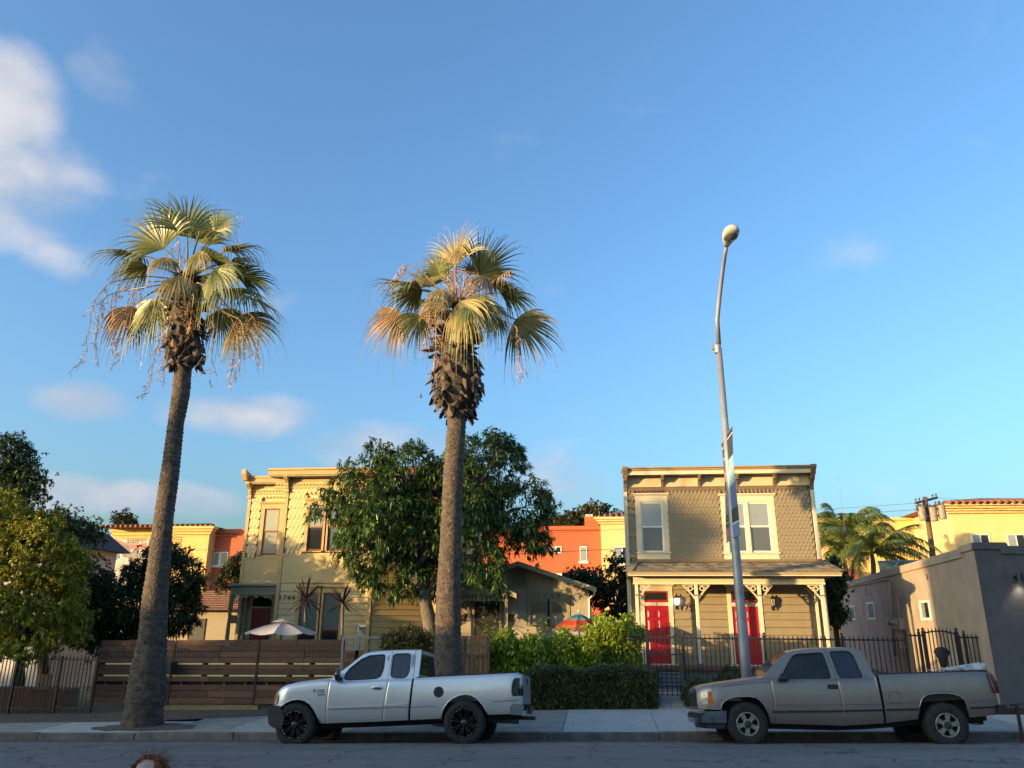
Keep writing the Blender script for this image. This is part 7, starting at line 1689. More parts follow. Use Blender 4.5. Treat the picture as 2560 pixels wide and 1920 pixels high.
# ---- the two purple cabbage palms in the yellow house yard
leaf_cord = mat('purple_sword_leaf', (.030, .014, .020), .45, var=.3, island=.5, trans=.04, col2=(.045, .03, .022))
for hx, hy, L, lab, seed in ((765, 1497, .95, 'larger purple spiky plant in front of the yellow house window', 61), (857, 1508, .80, 'smaller purple spiky plant nearer the white house numbers', 62)):
    nr = np.random.default_rng(seed); h = at(hx, hy, 25.3); c = thing('cabbage_palm', lab, 'plant', (h.x + .05, 25.3, .4))
    MB().tube([(h.x + .06, 25.3, .35), (h.x + .05, 25.3, h.z - 1.0), h], [.055, .045, .05], 8).build('stem', bark_g, c, smooth=True)
    for k in range(64):
        th = nr.uniform(0, 2 * math.pi); e = math.asin(nr.uniform(-.55, .98)); d = Vector((math.cos(th) * math.cos(e), math.sin(th) * math.cos(e), math.sin(e))); l = L * nr.uniform(.7, 1.05)
        s = d.cross(Vector((0, 0, 1))).normalized() * .028; g = Vector((0, 0, -1)) * l * .12 * (1 - e * .5)
        pts = [h + d * .03, h + d * l * .4 + g * .15, h + d * l * .75 + g * .55, h + d * l + g]
        MB().grid([[tuple(p - s * w), tuple(p + s * w)] for p, w in zip(pts, (.6, 1, .7, .08))]).build('sword_leaf', leaf_cord, c)

# ------------------------------------------------------------------ the two street fan palms
trunk_m = mat('palm_trunk', (.15, .112, .082), .92, col2=(.036, .030, .025), scale=3.6, bump=1.0, bdist=.07, bscale=9, stretch=(1.5, 1.5, 2.6), streak=.3)
boot_ms = [mat('palm_boot_%d' % i, c, .8, var=.25, scale=7, bump=.3) for i, c in enumerate(((.115, .080, .054), (.060, .043, .032), (.15, .105, .066)))]
frond_g = mat('palm_frond_green', (.25, .25, .075), .38, var=.25, scale=1.2, island=.35, trans=.22, col2=(.11, .145, .038))
frond_y = mat('palm_frond_yellowing', (.34, .26, .09), .5, var=.25, scale=1.5, island=.35, trans=.2, col2=(.12, .11, .03))
frond_b = mat('palm_frond_dry', (.38, .24, .13), .65, var=.25, scale=2, island=.4, trans=.15)
stalk_m = mat('palm_flower_stalk', (.50, .33, .19), .7, var=.2, island=.3)
def ringed_trunk(path, radii, parent, seed):
    """tapered trunk with close, uneven leaf-scar rings"""
    nr = np.random.default_rng(seed); pts = [Vector(p) for p in path]; seg = [0]
    for a, b in zip(pts[:-1], pts[1:]): seg.append(seg[-1] + (b - a).length)
    n = int(seg[-1] / .06); rows = []; nn = 28
    ph = nr.uniform(0, 6.28, 6)
    for i in range(n + 1):
        s = seg[-1] * i / n; k = min(len(seg) - 2, max(j for j in range(len(seg)) if seg[j] <= s + 1e-9)) if s < seg[-1] else len(seg) - 2
        t = (s - seg[k]) / (seg[k + 1] - seg[k]); p = pts[k].lerp(pts[k + 1], t); r = radii[k] + (radii[k + 1] - radii[k]) * t
        r *= 1 + (.065 if i % 2 else -.015) * nr.uniform(.2, 1.4) + nr.normal(0, .008)
        low = max(0, 1 - s / 2.2)
        rows.append([(p.x + r * math.cos(a) * (1 + .03 * math.sin(3 * a + s * 1.2 + ph[0]) + low * .07 * math.sin(5 * a + s * 5 + ph[1]) + nr.normal(0, .007 + .014 * low)), p.y + r * math.sin(a) * (1 + .03 * math.sin(2 * a + s + ph[2]) + nr.normal(0, .007)), p.z + .012 * math.sin(a * 2 + ph[3] + i)) for a in [2 * math.pi * j / nn for j in range(nn)]])
    return MB().grid(rows, close=True).build('trunk', trunk_m, parent, smooth=True)
def fan_frond(C, H, Tp, parent, m, nr, nseg=34, spread=76, droop=.5, name='frond', petiole=True, lenj=.12):
    C, H, Tp = Vector(C), Vector(H), Vector(Tp); ax = (Tp - H); L = max(.66, ax.length * 1.05); d = ax.normalized()
    side = d.cross(Vector((0, 0, 1)))
    side = side.normalized() if abs(d.z) < .62 else (Vector((1, .15, 0)) - d * d.x).normalized()
    # turn the fan a little towards the camera so that its face shows
    tw = nr.uniform(-.5, .5); N = side.cross(d).normalized(); side = (side * math.cos(tw) + N * math.sin(tw)).normalized(); N = side.cross(d).normalized()
    b = MB(); mid = C.lerp(H, .5) + Vector((0, 0, .10 * (H - C).length))
    if petiole: b.tube([C.lerp(mid, q) if q < 1 else mid for q in (0, 1)] + [mid.lerp(H, .5) + Vector((0, 0, .03)), H], [.035, .026, .021, .017], 6)
    for i in range(nseg):
        th = R_(-spread + 2 * spread * (i + .5) / nseg) + nr.normal(0, .02)
        dr = (d * math.cos(th) + side * math.sin(th)).normalized() + N * (.16 * abs(math.sin(th)))
        dr.normalize(); l = L * (.62 + .38 * math.cos(th * .55)) * nr.uniform(1 - lenj, 1 + lenj * .5)
        p = H.copy(); w0 = max(.012, l * 2 * R_(spread) / nseg * .42)
        rows = []; steps = 6; s2 = dr.cross(N).normalized(); cur = dr.copy()
        for k in range(steps + 1):
            t = k / steps
            w = w0 * (t / .38 if t < .38 else max(.06, 1 - (t - .38) / .62)) * .72 + .004
            lift = N * (w * .5 * (1 if i % 2 else -1) * (1 - t))
            rows.append([tuple(p - s2 * w + lift), tuple(p + s2 * w - lift)])
            sn_ = abs(math.sin(th)); g = droop * 1.2 * (t ** (2.6 - 1.3 * sn_)) * (1 + .9 * sn_) * nr.uniform(.6, 1.5)
            cur = (cur + Vector((0, 0, -1)) * g).normalized()
            p = p + cur * (l / steps)
        if nr.random() < .55:
            for k in range(3):
                cur = (cur * .35 + Vector((nr.normal(0, .12), nr.normal(0, .12), -1))).normalized(); p = p + cur * nr.uniform(.05, .14); rows.append([tuple(p - s2 * .004), tuple(p + s2 * .004)])
        b.grid(rows)
    return b.build(name, m, parent)
def flower_stalk(C, pts, parent, nr, nb=16):
    b = MB(); P = [Vector(C)] + [Vector(p) for p in pts]; path = []
    for i in range(len(P) - 1):
        for k in range(5): path.append(P[i].lerp(P[i + 1], k / 5))
    path.append(P[-1]); n = len(path)
    for _ in range(2): path = [path[0]] + [(path[i - 1] + path[i] * 2 + path[i + 1]) / 4 for i in range(1, n - 1)] + [path[-1]]
    b.tube(path, [.020 - .014 * i / n for i in range(n)], 5)
    for k in range(nb):
        q = path[int(n * (.45 + .55 * k / nb)) if int(n * (.45 + .55 * k / nb)) < n else n - 1]; l = nr.uniform(.18, .5)
        e = q + Vector((nr.normal(0, .16), nr.normal(0, .16), -l)); b.tube([q, q.lerp(e, .5) + Vector((nr.normal(0, .05), 0, .03)), e], [.010, .008, .003], 3, cap=False)
        for j in range(7):
            f = q.lerp(e, nr.uniform(.3, 1)); g = f + Vector((nr.normal(0, .06), nr.normal(0, .06), nr.normal(-.05, .04))); b.tube([f, g], [.009, .003], 3, cap=False)
    return b.build('flower_stalk', stalk_m, parent)
def boots(profile, parent, nr, count, yc):
    """old leaf bases: overlapping pointed scales round the head of the trunk, plus a dark heart"""
    mb = MB(); prof_ = []
    for px, py, hw in profile: q = at(px, py, yc); prof_.append((q.x, q.z, hw * yc * 1.03 / FPX / math.cos(.25)))
    rows = [[(x + r * .80 * math.cos(a), yc + r * .80 * math.sin(a), z) for a in [2 * math.pi * k / 16 for k in range(16)]] for x, z, r in prof_]
    mb.grid(rows, close=True).build('boot_heart', boot_ms[1], parent)
    zs = [p[1] for p in prof_][::-1]
    meshes = []
    for k in range(5):
        b = MB(); l, w, j = .22 + .03 * k, .07 + .012 * (k % 3), [nr.uniform(-.03, .03) for _ in range(8)]
        b.add([(-w * .55, 0, 0), (w * .55, 0, 0), (w, .06, l * .45 + j[0]), (w * .55 + j[1], .11, l * .9 + j[2]), (0 + j[3], .12, l), (-w * .7, .10, l * .8 + j[4]), (-w, .06, l * .42 + j[5]), (0, .02, l * .45), (0, -.035, l * .4)], [(0, 1, 7), (1, 2, 7), (2, 3, 7), (3, 4, 7), (4, 5, 7), (5, 6, 7), (6, 0, 7), (0, 8, 1), (1, 8, 2), (2, 8, 3), (3, 8, 4), (4, 8, 5), (5, 8, 6), (6, 8, 0)])
        meshes.append([b.mesh('leaf_base', mm) for mm in boot_ms])
    for i in range(count):
        t = (i + .5) / count; z = zs[0] + (zs[-1] - zs[0]) * t; x = float(np.interp(z, zs, [p[0] for p in prof_][::-1])); r = float(np.interp(z, zs, [p[2] for p in prof_][::-1]))
        a = i * 2.39996 + nr.normal(0, .4); sc = nr.uniform(.6, 1.5); lean = nr.uniform(-.5, .55)
        M = T(x + r * .84 * math.cos(a), yc + r * .84 * math.sin(a), z) @ Matrix.Rotation(a - math.pi / 2, 4, 'Z') @ Matrix.Rotation(-2.25 + lean if (z < zs[0] + (zs[-1] - zs[0]) * .55) else -1.0 + lean, 4, 'X') @ Matrix.Rotation(nr.normal(0, .55), 4, 'Y') @ Matrix.Scale(sc, 4)
        put('leaf_base', meshes[i % 5][int(nr.integers(0, 3))], parent, M)
# ---- left palm
Y1 = 19.3
p1 = thing('fan_palm', 'leaning fan palm with long hanging seed stalks at the plank fence', 'palm tree', (-11.35, Y1, 0), None)
tr1 = [(357, 1838, 57), (357, 1815, 52), (361, 1788, 46), (366, 1740, 48), (369, 1690, 46), (380, 1600, 36), (387, 1500, 33), (399, 1400, 28.5), (409, 1300, 26), (426, 1176, 24), (439, 1060, 22), (452, 985, 25), (458, 915, 24.5), (462, 860, 24), (465, 760, 22)]
s_ = Y1 * .93 / FPX
ringed_trunk([at(a, b, Y1) for a, b, c in tr1], [c * s_ / math.cos(.2 * (1 - b / 1920)) for a, b, c in tr1], p1, 1)
nr = np.random.default_rng(71)
boots([(470, 690, 22), (468, 720, 36), (467, 745, 46), (467, 780, 47), (466, 805, 44), (465, 823, 38), (463, 840, 46), (463, 862, 52), (463, 885, 50), (461, 905, 38), (459, 918, 28)], p1, nr, 210, Y1)
k2 = lambda a, b, y: at(160 + a / 2.765, 440 + b / 2.765, y)
C1 = k2(850, 720, Y1)
F1 = [((850, 395), (825, 120), -.3, -.1, 0, .28), ((690, 505), (520, 235), -.3, -.5, 0, .35), ((500, 545), (230, 525), .1, .2, 0, .55), ((575, 625), (280, 690), -.5, -.8, 0, .6), ((925, 440), (985, 215), .3, .6, 0, .35), ((1045, 380), (1190, 235), .0, .1, 0, .6), ((1110, 525), (1420, 440), .2, .3, 1, .55), ((1010, 575), (1220, 580), -.8, -1.1, 0, .7),
      ((1190, 690), (1500, 690), .1, .2, 0, .5), ((1120, 780), (1400, 880), -.5, -.8, 0, .6), ((1210, 820), (1540, 950), .1, .1, 0, .5), ((1200, 975), (1440, 1170), .0, .0, 1, .35), ((790, 690), (800, 880), -1.1, -1.5, 1, .9), ((640, 850), (440, 1150), .2, .1, 0, .5), ((1070, 920), (1180, 1150), .4, .5, 0, .5), ((690, 850), (660, 1050), .5, .6, 0, .5), ((930, 520), (940, 640), -.9, -1.3, 1, .9), ((600, 480), (560, 400), .8, 1.2, 0, .5), ((1150, 600), (1380, 560), .8, 1.2, 0, .5), ((770, 600), (700, 480), .8, 1.4, 0, .4),
      ((1000, 480), (1080, 360), .9, 1.3, 0, .4), ((560, 760), (380, 860), .9, 1.3, 0, .5), ((700, 560), (640, 640), -.9, -1.4, 1, .8), ((470, 900), (400, 1200), .3, .3, 2, .8), ((1040, 640), (1160, 820), -.9, -1.3, 0, .8), ((1010, 800), (1030, 980), .7, 1.0, 1, .7)]
for h, t, dy, dyt, kind, dr_ in [f for i_, f in enumerate(F1) if not (f[2] >= .7 and i_ % 2)]: fan_frond(C1, k2(*h, Y1 + dy), k2(*t, Y1 + dyt), p1, (frond_g, frond_y, frond_b)[kind], nr, droop=dr_)
for pts in ([(560, 690), (440, 710), (300, 740), (200, 880), (170, 1080), (140, 1330)], [(560, 770), (420, 790), (280, 830), (235, 960), (215, 1290)], [(600, 730), (480, 740), (360, 800), (330, 980), (335, 1240)], [(620, 760), (520, 780), (450, 830), (420, 980), (375, 1340)], [(900, 800), (870, 860), (845, 1050), (835, 1200)], [(900, 790), (890, 900), (860, 1100)], [(760, 900), (690, 1060), (620, 1250), (585, 1500)], [(1000, 800), (1040, 880), (1030, 1080), (1010, 1400)], [(1050, 900), (1180, 1000), (1190, 1180), (1145, 1400)], [(1100, 940), (1235, 1000), (1240, 1180), (1180, 1380)], [(1100, 900), (1320, 960), (1345, 1150), (1335, 1250)], [(800, 640), (800, 520), (795, 430)], [(1000, 760), (1030, 700), (1045, 700)], [(740, 980), (700, 1150), (695, 1400)]):
    flower_stalk(C1, [k2(a, b, Y1 - .3 + nr.uniform(-.5, .3)) for a, b in pts], p1, nr, 13)
# ---- right palm
Y2 = 19.5
p2 = thing('fan_palm', 'upright fan palm with shaggy brown boots behind the silver pickup', 'palm tree', (-3.7, Y2, .1), None)
tr2 = [(1125, 1842, 44), (1124, 1800, 41), (1124, 1740, 38), (1123, 1680, 35), (1121, 1600, 33), (1121, 1560, 32), (1121, 1480, 31), (1126, 1361, 28), (1132, 1210, 26.5), (1138, 1120, 25.5), (1142, 1060, 25), (1141, 1022, 25.5), (1142, 960, 24), (1142, 860, 22), (1141, 790, 20)]
s_ = Y2 * .95 / FPX
ringed_trunk([at(a, b, Y2) for a, b, c in tr2], [c * s_ / math.cos(.2 * (1 - b / 1920)) for a, b, c in tr2], p2, 2)
nr = np.random.default_rng(72)
boots([(1141, 780, 20), (1139, 820, 38), (1137, 848, 47), (1138, 876, 54), (1143, 903, 45), (1146, 925, 58), (1145, 945, 66), (1144, 965, 66), (1142, 990, 60), (1141, 1008, 50), (1140, 1022, 38), (1140, 1034, 28)], p2, nr, 280, Y2)
k3 = lambda a, b, y: at(860 + a / 2.86, 540 + b / 2.86, y)
C2 = k3(810, 650, Y2)
F2 = [((800, 345), (790, 95), -.2, -.1, 1, .22), ((965, 420), (1200, 195), .1, .1, 0, .22), ((520, 520), (190, 440), .1, .1, 0, .45), ((560, 535), (250, 610), -.4, -.7, 0, .65), ((640, 505), (490, 350), .2, .4, 1, .55), ((720, 435), (600, 345), .3, .6, 0, .4), ((1120, 550), (1430, 600), .0, .1, 0, .6), ((1225, 740), (1510, 960), .1, .2, 1, .4), ((1095, 725), (1110, 880), .3, .4, 0, .6), ((400, 690), (150, 900), .0, .0, 2, .55), ((545, 710), (420, 920), -.3, -.4, 0, .55), ((830, 610), (930, 860), -1.0, -1.4, 1, .7), ((1000, 430), (960, 540), -.7, -1.1, 2, .9), ((1140, 420), (1040, 470), .3, -.3, 2, .7), ((840, 620), (1060, 850), -.8, -1.0, 0, .5), ((640, 600), (480, 720), .8, 1.2, 0, .5), ((960, 600), (1180, 680), .8, 1.2, 0, .6), ((800, 420), (760, 330), .6, 1.0, 1, .6), ((620, 640), (600, 860), .3, .2, 2, 1.0), ((1010, 560), (1150, 430), .7, 1.2, 0, .4), ((690, 520), (620, 610), -.8, -1.2, 1, .8)]
F2 += [((700, 600), (560, 640), -.9, -1.4, 1, .6), ((900, 640), (980, 760), -1.0, -1.5, 0, .7), ((1020, 640), (1160, 760), -.4, -.6, 1, .6), ((680, 420), (620, 300), -.3, -.4, 0, .4), ((900, 420), (960, 300), .2, .3, 1, .4), ((560, 600), (400, 560), .5, .9, 0, .5), ((1060, 500), (1270, 480), .4, .6, 0, .5)]
for h, t, dy, dyt, kind, dr_ in [f for i_, f in enumerate(F2) if not (f[2] >= .6 and i_ % 2)]: fan_frond(C2, k3(*h, Y2 + dy), k3(*t, Y2 + dyt), p2, (frond_g, frond_y, frond_b)[kind], nr, droop=dr_, lenj=.2)
for pts in ([(800, 500), (790, 320), (800, 230), (830, 260), (840, 420), (830, 560)], [(780, 480), (740, 380), (740, 520), (730, 640)], [(900, 500), (930, 420), (900, 520), (880, 640)], [(680, 640), (650, 700), (660, 900), (640, 1080)], [(620, 620), (610, 720), (590, 900)], [(960, 640), (1010, 600), (1010, 760)], [(540, 380), (430, 340), (380, 400), (360, 500)], [(860, 500), (860, 360), (900, 450), (940, 600)], [(1180, 760), (1245, 800), (1240, 1110)], [(820, 520), (770, 360), (760, 440), (780, 620)]):
    flower_stalk(C2, [k3(a, b, Y2 - .5 + nr.uniform(-.3, .2)) for a, b in pts], p2, nr, 15)

# ------------------------------------------------------------------ feathery palms on the far side
feather_m = mat('feather_frond', (.17, .215, .055), .45, var=.3, scale=1.0, island=.3, trans=.22, col2=(.08, .125, .035))
def feather_frond(C, ctrl, parent, nr, n=44, l=.62, m=feather_m):
    P = [Vector(C)] + [Vector(c) for c in ctrl]; path = []
    def bez(t):
        Q = list(P)
        while len(Q) > 1: Q = [Q[i].lerp(Q[i + 1], t) for i in range(len(Q) - 1)]
        return Q[0]
    path = [bez(i / n) for i in range(n + 1)]
    b = MB(); b.tube(path, [.035 - .03 * i / n for i in range(n + 1)], 5)
    for i in range(4, n):
        t = i / n; d = (path[min(i + 1, n)] - path[i - 1]).normalized(); s = d.cross(Vector((0, 0, 1)))
        s = s.normalized() if s.length > .1 else Vector((0, 1, 0))
        for sg in (-1, 1):
            for q in range(2):
                dr = (s * sg * nr.uniform(.6, 1) + d * .55 + Vector((0, 0, nr.uniform(-.25, .35)))).normalized(); ll = l * math.sin(math.pi * (.12 + .8 * t)) * nr.uniform(.8, 1.15); p = path[i].lerp(path[min(i + 1, n)], q * .5); rows = []
                for k in range(4):
                    w = .030 * (1 - k / 3.4); rows.append([tuple(p - d * w), tuple(p + d * w)]); dr = (dr + Vector((0, 0, -.42))).normalized(); p = p + dr * ll / 3
                b.grid(rows)
    return b.build('frond', m, parent)
def feather_palm(label, hub, base_x, y, tips, seed, l=.8):
    nr = np.random.default_rng(seed); C = at(hub[0], hub[1], y); t = thing('feather_palm', label, 'palm tree', (base_x, y, .4))
    MB().tube([(base_x, y, .3), (base_x + (C.x - base_x) * .6, y, C.z * .6), (C.x, y, C.z - .5), C], [.17, .14, .13, .09], 12).build('trunk', bark_g, t, smooth=True)
    for mid, tip, dy in tips + [((m_[0] + nr.uniform(-22, 22), m_[1] + nr.uniform(-15, 22)), (t_[0] + nr.uniform(-25, 25), t_[1] + nr.uniform(-20, 35)), -d_ + nr.uniform(-.6, .6)) for m_, t_, d_ in tips]: feather_frond(C, [at(*mid, y + dy * .5), at(*tip, y + dy)], t, nr, l=l)
    return t
YQ1, YQ2 = 44.0, 46.0
feather_palm('feathery palm with arching fronds right of centre above the beige parapet', (2180, 1385), X_(2186, 1600, YQ1), YQ1, [((2135, 1250), (2218, 1290), .5), ((2120, 1290), (2060, 1330), -.5), ((2260, 1290), (2372, 1395), -.6), ((2250, 1340), (2330, 1400), -1.5), ((2240, 1310), (2300, 1310), 1.2), ((2120, 1330), (2060, 1440), .6), ((2220, 1330), (2270, 1360), -2), ((2150, 1310), (2130, 1390), -1.8), ((2180, 1260), (2240, 1330), 1.6), ((2240, 1370), (2310, 1430), .8), ((2140, 1370), (2150, 1440), -1.2), ((2200, 1290), (2165, 1310), 2)], 81)
feather_palm('feathery palm closest to the olive house wall', (2112, 1400), X_(2130, 1600, YQ2), YQ2, [((2090, 1240), (2050, 1290), .5), ((2130, 1240), (2110, 1300), -1), ((2100, 1260), (2150, 1310), 1.4), ((2070, 1300), (2045, 1360), 1), ((2080, 1330), (2060, 1430), -1), ((2150, 1300), (2190, 1360), 1), ((2110, 1330), (2100, 1430), -1.5), ((2060, 1260), (2040, 1330), -1.5), ((2080, 1235), (2060, 1262), .5), ((2140, 1225), (2180, 1290), -.5)], 82, .95)

# ------------------------------------------------------------------ parasols
def parasol(label, topp, rim_l, rim_r, y, ms, n=8, bands=None, tip_m=None, base_z=.4):
    c = at(*topp, y); l, r = at(*rim_l, y), at(*rim_r, y); R0 = (r.x - l.x) / 2; cx = (l.x + r.x) / 2; zr = (l.z + r.z) / 2
    t = thing('parasol', label, 'parasol', (cx, y, base_z))
    levels = bands or [(0.0, 1.0, ms[0])]
    zc = c.z; sag = .06
    for k in range(n):
        a0, a1 = 2 * math.pi * k / n + .2, 2 * math.pi * (k + 1) / n + .2
        pan = None
        for f0, f1, m in levels:
            rows = []
            for i in range(5):
                f = f0 + (f1 - f0) * i / 4; row = []
                for j in range(5):
                    a = a0 + (a1 - a0) * j / 4; rr = R0 * f * (1 - .5 * (1 - math.cos((a1 - a0) / 2)) * math.sin(math.pi * j / 4)); z = zc + (zr - zc) * f - sag * math.sin(math.pi * j / 4) * f + .05 * math.sin(math.pi * f)
                    row.append((cx + rr * math.cos(a), y + rr * math.sin(a), z))
                rows.append(row)
            o = MB().grid(rows).build('canopy_panel' if pan is None else 'stripe', m, t if pan is None else pan, smooth=True); pan = pan or o
    for k in range(n):
        a = 2 * math.pi * k / n + .2; MB().tube([(cx, y, zc - .05), (cx + R0 * math.cos(a), y + R0 * math.sin(a), zr - .02)], .010, 5).build('rib', black_trim, t)
    MB().tube([(cx, y, base_z), (cx, y, zc + .02)], .024, 10).build('pole', mat('dark_wood_pole', (.04, .028, .02), .5), t, smooth=True)
    MB().lathe([(.02, 0), (.035, .03), (.03, .06), (.012, .09), (0, .11)], (cx, y, zc + .02), 10).build('finial', tip_m or black_trim, t, smooth=True)
    MB().lathe([(.30, base_z - .02), (.30, base_z + .05), (.06, base_z + .09), (.04, base_z + .3)], (cx, y, 0), 20).build('base', MATS['grey_step'], t)
    return t, cx, R0, zc, zr
canvas = mat('pale_canvas', (.62, .58, .56), .8, var=.06, scale=4, trans=.2)
t, cx, R0, zc, zr = parasol('white canvas garden parasol behind the plank fence', (707, 1556), (618, 1584), (790, 1580), 25.0, [canvas])
rows = [[(cx + .36 * f * math.cos(a), 25.0 + .36 * f * math.sin(a), zc + .13 - .12 * f) for a in [2 * math.pi * k / 16 for k in range(17)]] for f in (.05, .4, .7, 1)]
MB().grid(rows).build('vent_cap', canvas, t, smooth=True)
cm = lambda n, c: mat('beach_' + n, c, .7, var=.12, trans=.25, scale=5)
parasol('rainbow striped beach parasol showing above the bright hedge', (1449, 1533), (1378, 1575), (1518, 1575), 25.9, [], 10, [(0, .12, cm('white', (.6, .6, .55))), (.12, .3, cm('blue', (.03, .16, .36))), (.3, .42, cm('teal', (.05, .36, .33))), (.42, .5, cm('orange', (.55, .17, .03))), (.5, .72, cm('red', (.52, .07, .04))), (.72, .86, MATS['beach_orange']), (.86, .95, MATS['beach_red']), (.95, 1.0, MATS['beach_teal'])], white_vinyl)
# ------------------------------------------------------------------ small bird far off
q = at(1052, 993, 60.0); b = MB()
b.lathe([(0, -.16), (.03, -.1), (.05, 0), (.035, .09), (.03, .13), (0, .17)], (q.x, q.y, q.z), 8, 'x')
for s in (-1, 1): b.add([(q.x - .05, q.y, q.z + .02), (q.x + .06, q.y, q.z + .02), (q.x + .10, q.y - s * .05, q.z + .22), (q.x - .05, q.y - s * .02, q.z + .38 * (1 if s > 0 else .25))], [(0, 1, 2, 3)])
tag(b.build('bird', mat('bird_dark', (.03, .03, .035), .7), smooth=True), 'tiny dark bird flying left of the right-hand palm', 'bird')

# ------------------------------------------------------------------ person with red hair close to the camera, cut by the lower edge
PY = 4.3
hp_ = at(382, 1880, PY); gnd = gz(hp_.x) + .262
pe = thing('person', 'person with curly red hair cut off at the lower picture edge', 'person', (hp_.x, PY, gnd))
skin_m = mat('skin', (.60, .33, .25), .45, var=.06, scale=8); shirt_m = mat('blue_shirt', (.06, .09, .16), .8, var=.12, scale=20, bump=.2, bscale=200); jean_m = mat('dark_jeans', (.03, .04, .07), .85, var=.15, scale=20)
Hh = hp_.z - gnd - .03; u = Hh / 7.4          # head units
def skinned(name, verts, edges, radii, m, parent, sub=2, rootv=0):
    me = bpy.data.meshes.new(name); me.from_pydata(verts, edges, []); o = bpy.data.objects.new(name, me); COL.objects.link(o)
    sm = o.modifiers.new('skin', 'SKIN'); sm.use_smooth_shade = True
    for i, r in enumerate(radii): me.skin_vertices[0].data[i].radius = (r if isinstance(r, tuple) else (r, r))
    me.skin_vertices[0].data[rootv].use_root = True
    sb = o.modifiers.new('sub', 'SUBSURF'); sb.levels = sub; sb.render_levels = sub
    dg = bpy.context.evaluated_depsgraph_get(); m2 = bpy.data.meshes.new_from_object(o.evaluated_get(dg)); bpy.data.objects.remove(o); m2.materials.clear(); m2.materials.append(m); m2.shade_smooth()
    return put(name, m2, parent)
cx, cy = hp_.x, PY
B_ = lambda x, y, z: (cx + x * u, cy + y * u, gnd + z * u)
vs = [B_(0, 0, 3.9), B_(0, .02, 4.6), B_(0, .03, 5.4), B_(0, .05, 6.05), B_(0, 0, 6.45), B_(.75, .04, 5.95), B_(.95, .05, 4.8), B_(.9, -.15, 3.75), B_(-.75, .04, 5.95), B_(-.95, .05, 4.8), B_(-.9, -.15, 3.75), B_(.38, 0, 3.6), B_(.42, -.05, 2.0), B_(.42, .08, .35), B_(.46, -.45, .14), B_(-.38, 0, 3.6), B_(-.42, -.05, 2.0), B_(-.42, .08, .35), B_(-.46, -.45, .14), B_(0, -.02, 6.75)]
es = [(0, 1), (1, 2), (2, 3), (3, 4), (4, 19), (3, 5), (5, 6), (6, 7), (3, 8), (8, 9), (9, 10), (0, 11), (11, 12), (12, 13), (13, 14), (0, 15), (15, 16), (16, 17), (17, 18)]
rad = [(.62, .42), (.56, .4), (.68, .44), (.42, .3), (.24, .24), .24, .2, .14, .24, .2, .14, .40, .27, .17, .15, .40, .27, .17, .15, .24]
body = skinned('body', vs, es, [((r[0] * u, r[1] * u) if isinstance(r, tuple) else r * u) for r in rad], shirt_m, pe)
body.data.materials.append(jean_m); body.data.materials.append(skin_m)
for pl in body.data.polygons:
    z = (pl.center.z - gnd) / u; x = abs(pl.center.x - cx) / u
    pl.material_index = 2 if (z > 6.3 or (x > .62 and z < 4.6)) else (1 if z < 3.9 else 0)
# head with a face
hc = Vector(B_(0, -.05, 6.95)); rows = []
for i in range(15):
    v = -1 + 2 * i / 14; ph = math.asin(max(-1, min(1, v))); row = []
    for j in range(24):
        a = 2 * math.pi * j / 24; jaw = 1 - .30 * max(0, -v) ** 1.4; x, y, z = math.cos(ph) * math.cos(a) * .36 * jaw, math.cos(ph) * math.sin(a) * .43 * jaw, v * .52
        if y < 0: y *= 1 + .05 * math.exp(-((x / .08) ** 2)) * math.exp(-((v + .12) / .3) ** 2) * 4 * .6
        row.append(tuple(hc + Vector((x, y, z)) * u))
    rows.append(row)
hd_ = MB().grid(rows, close=True).build('head', skin_m, pe, smooth=True)
eye_w, eye_d = mat('eye_white', (.7, .68, .65), .2), mat('eye_iris', (.05, .04, .03), .1)
for s in (-1, 1):
    e = hc + Vector((s * .14, -.385, .02)) * u
    MB().lathe([(.055 * u * math.cos(t), .055 * u * math.sin(t)) for t in [-1.57 + 3.14 * k / 8 for k in range(9)]], tuple(e), 12).build('eye', eye_w, hd_, smooth=True)
    MB().lathe([(.0, -.058 * u), (.022 * u, -.056 * u), (.028 * u, -.048 * u)], tuple(e), 10, 'y').build('iris', eye_d, hd_)
    MB().lathe([(.0, -.10 * u), (.05 * u, -.08 * u), (.06 * u, .0), (.05 * u, .08 * u), (0, .1 * u)], tuple(hc + Vector((s * .37, .03, -.02)) * u), 10).build('ear', skin_m, hd_, smooth=True)
MB().hexa([tuple(hc + Vector(p) * u) for p in ((-.055, -.40, -.17), (.055, -.40, -.17), (.055, -.36, -.17), (-.055, -.36, -.17), (-.02, -.41, .04), (.02, -.41, .04), (.02, -.36, .04), (-.02, -.36, .04))]).build('nose', skin_m, hd_, smooth=True)
MB().tube([tuple(hc + Vector((x, -.395 + abs(x) * .25, -.27)) * u) for x in (-.11, -.05, 0, .05, .11)], [.008 * u, .022 * u, .02 * u, .022 * u, .008 * u], 8).build('lips', mat('lips', (.45, .14, .12), .4), hd_, smooth=True)
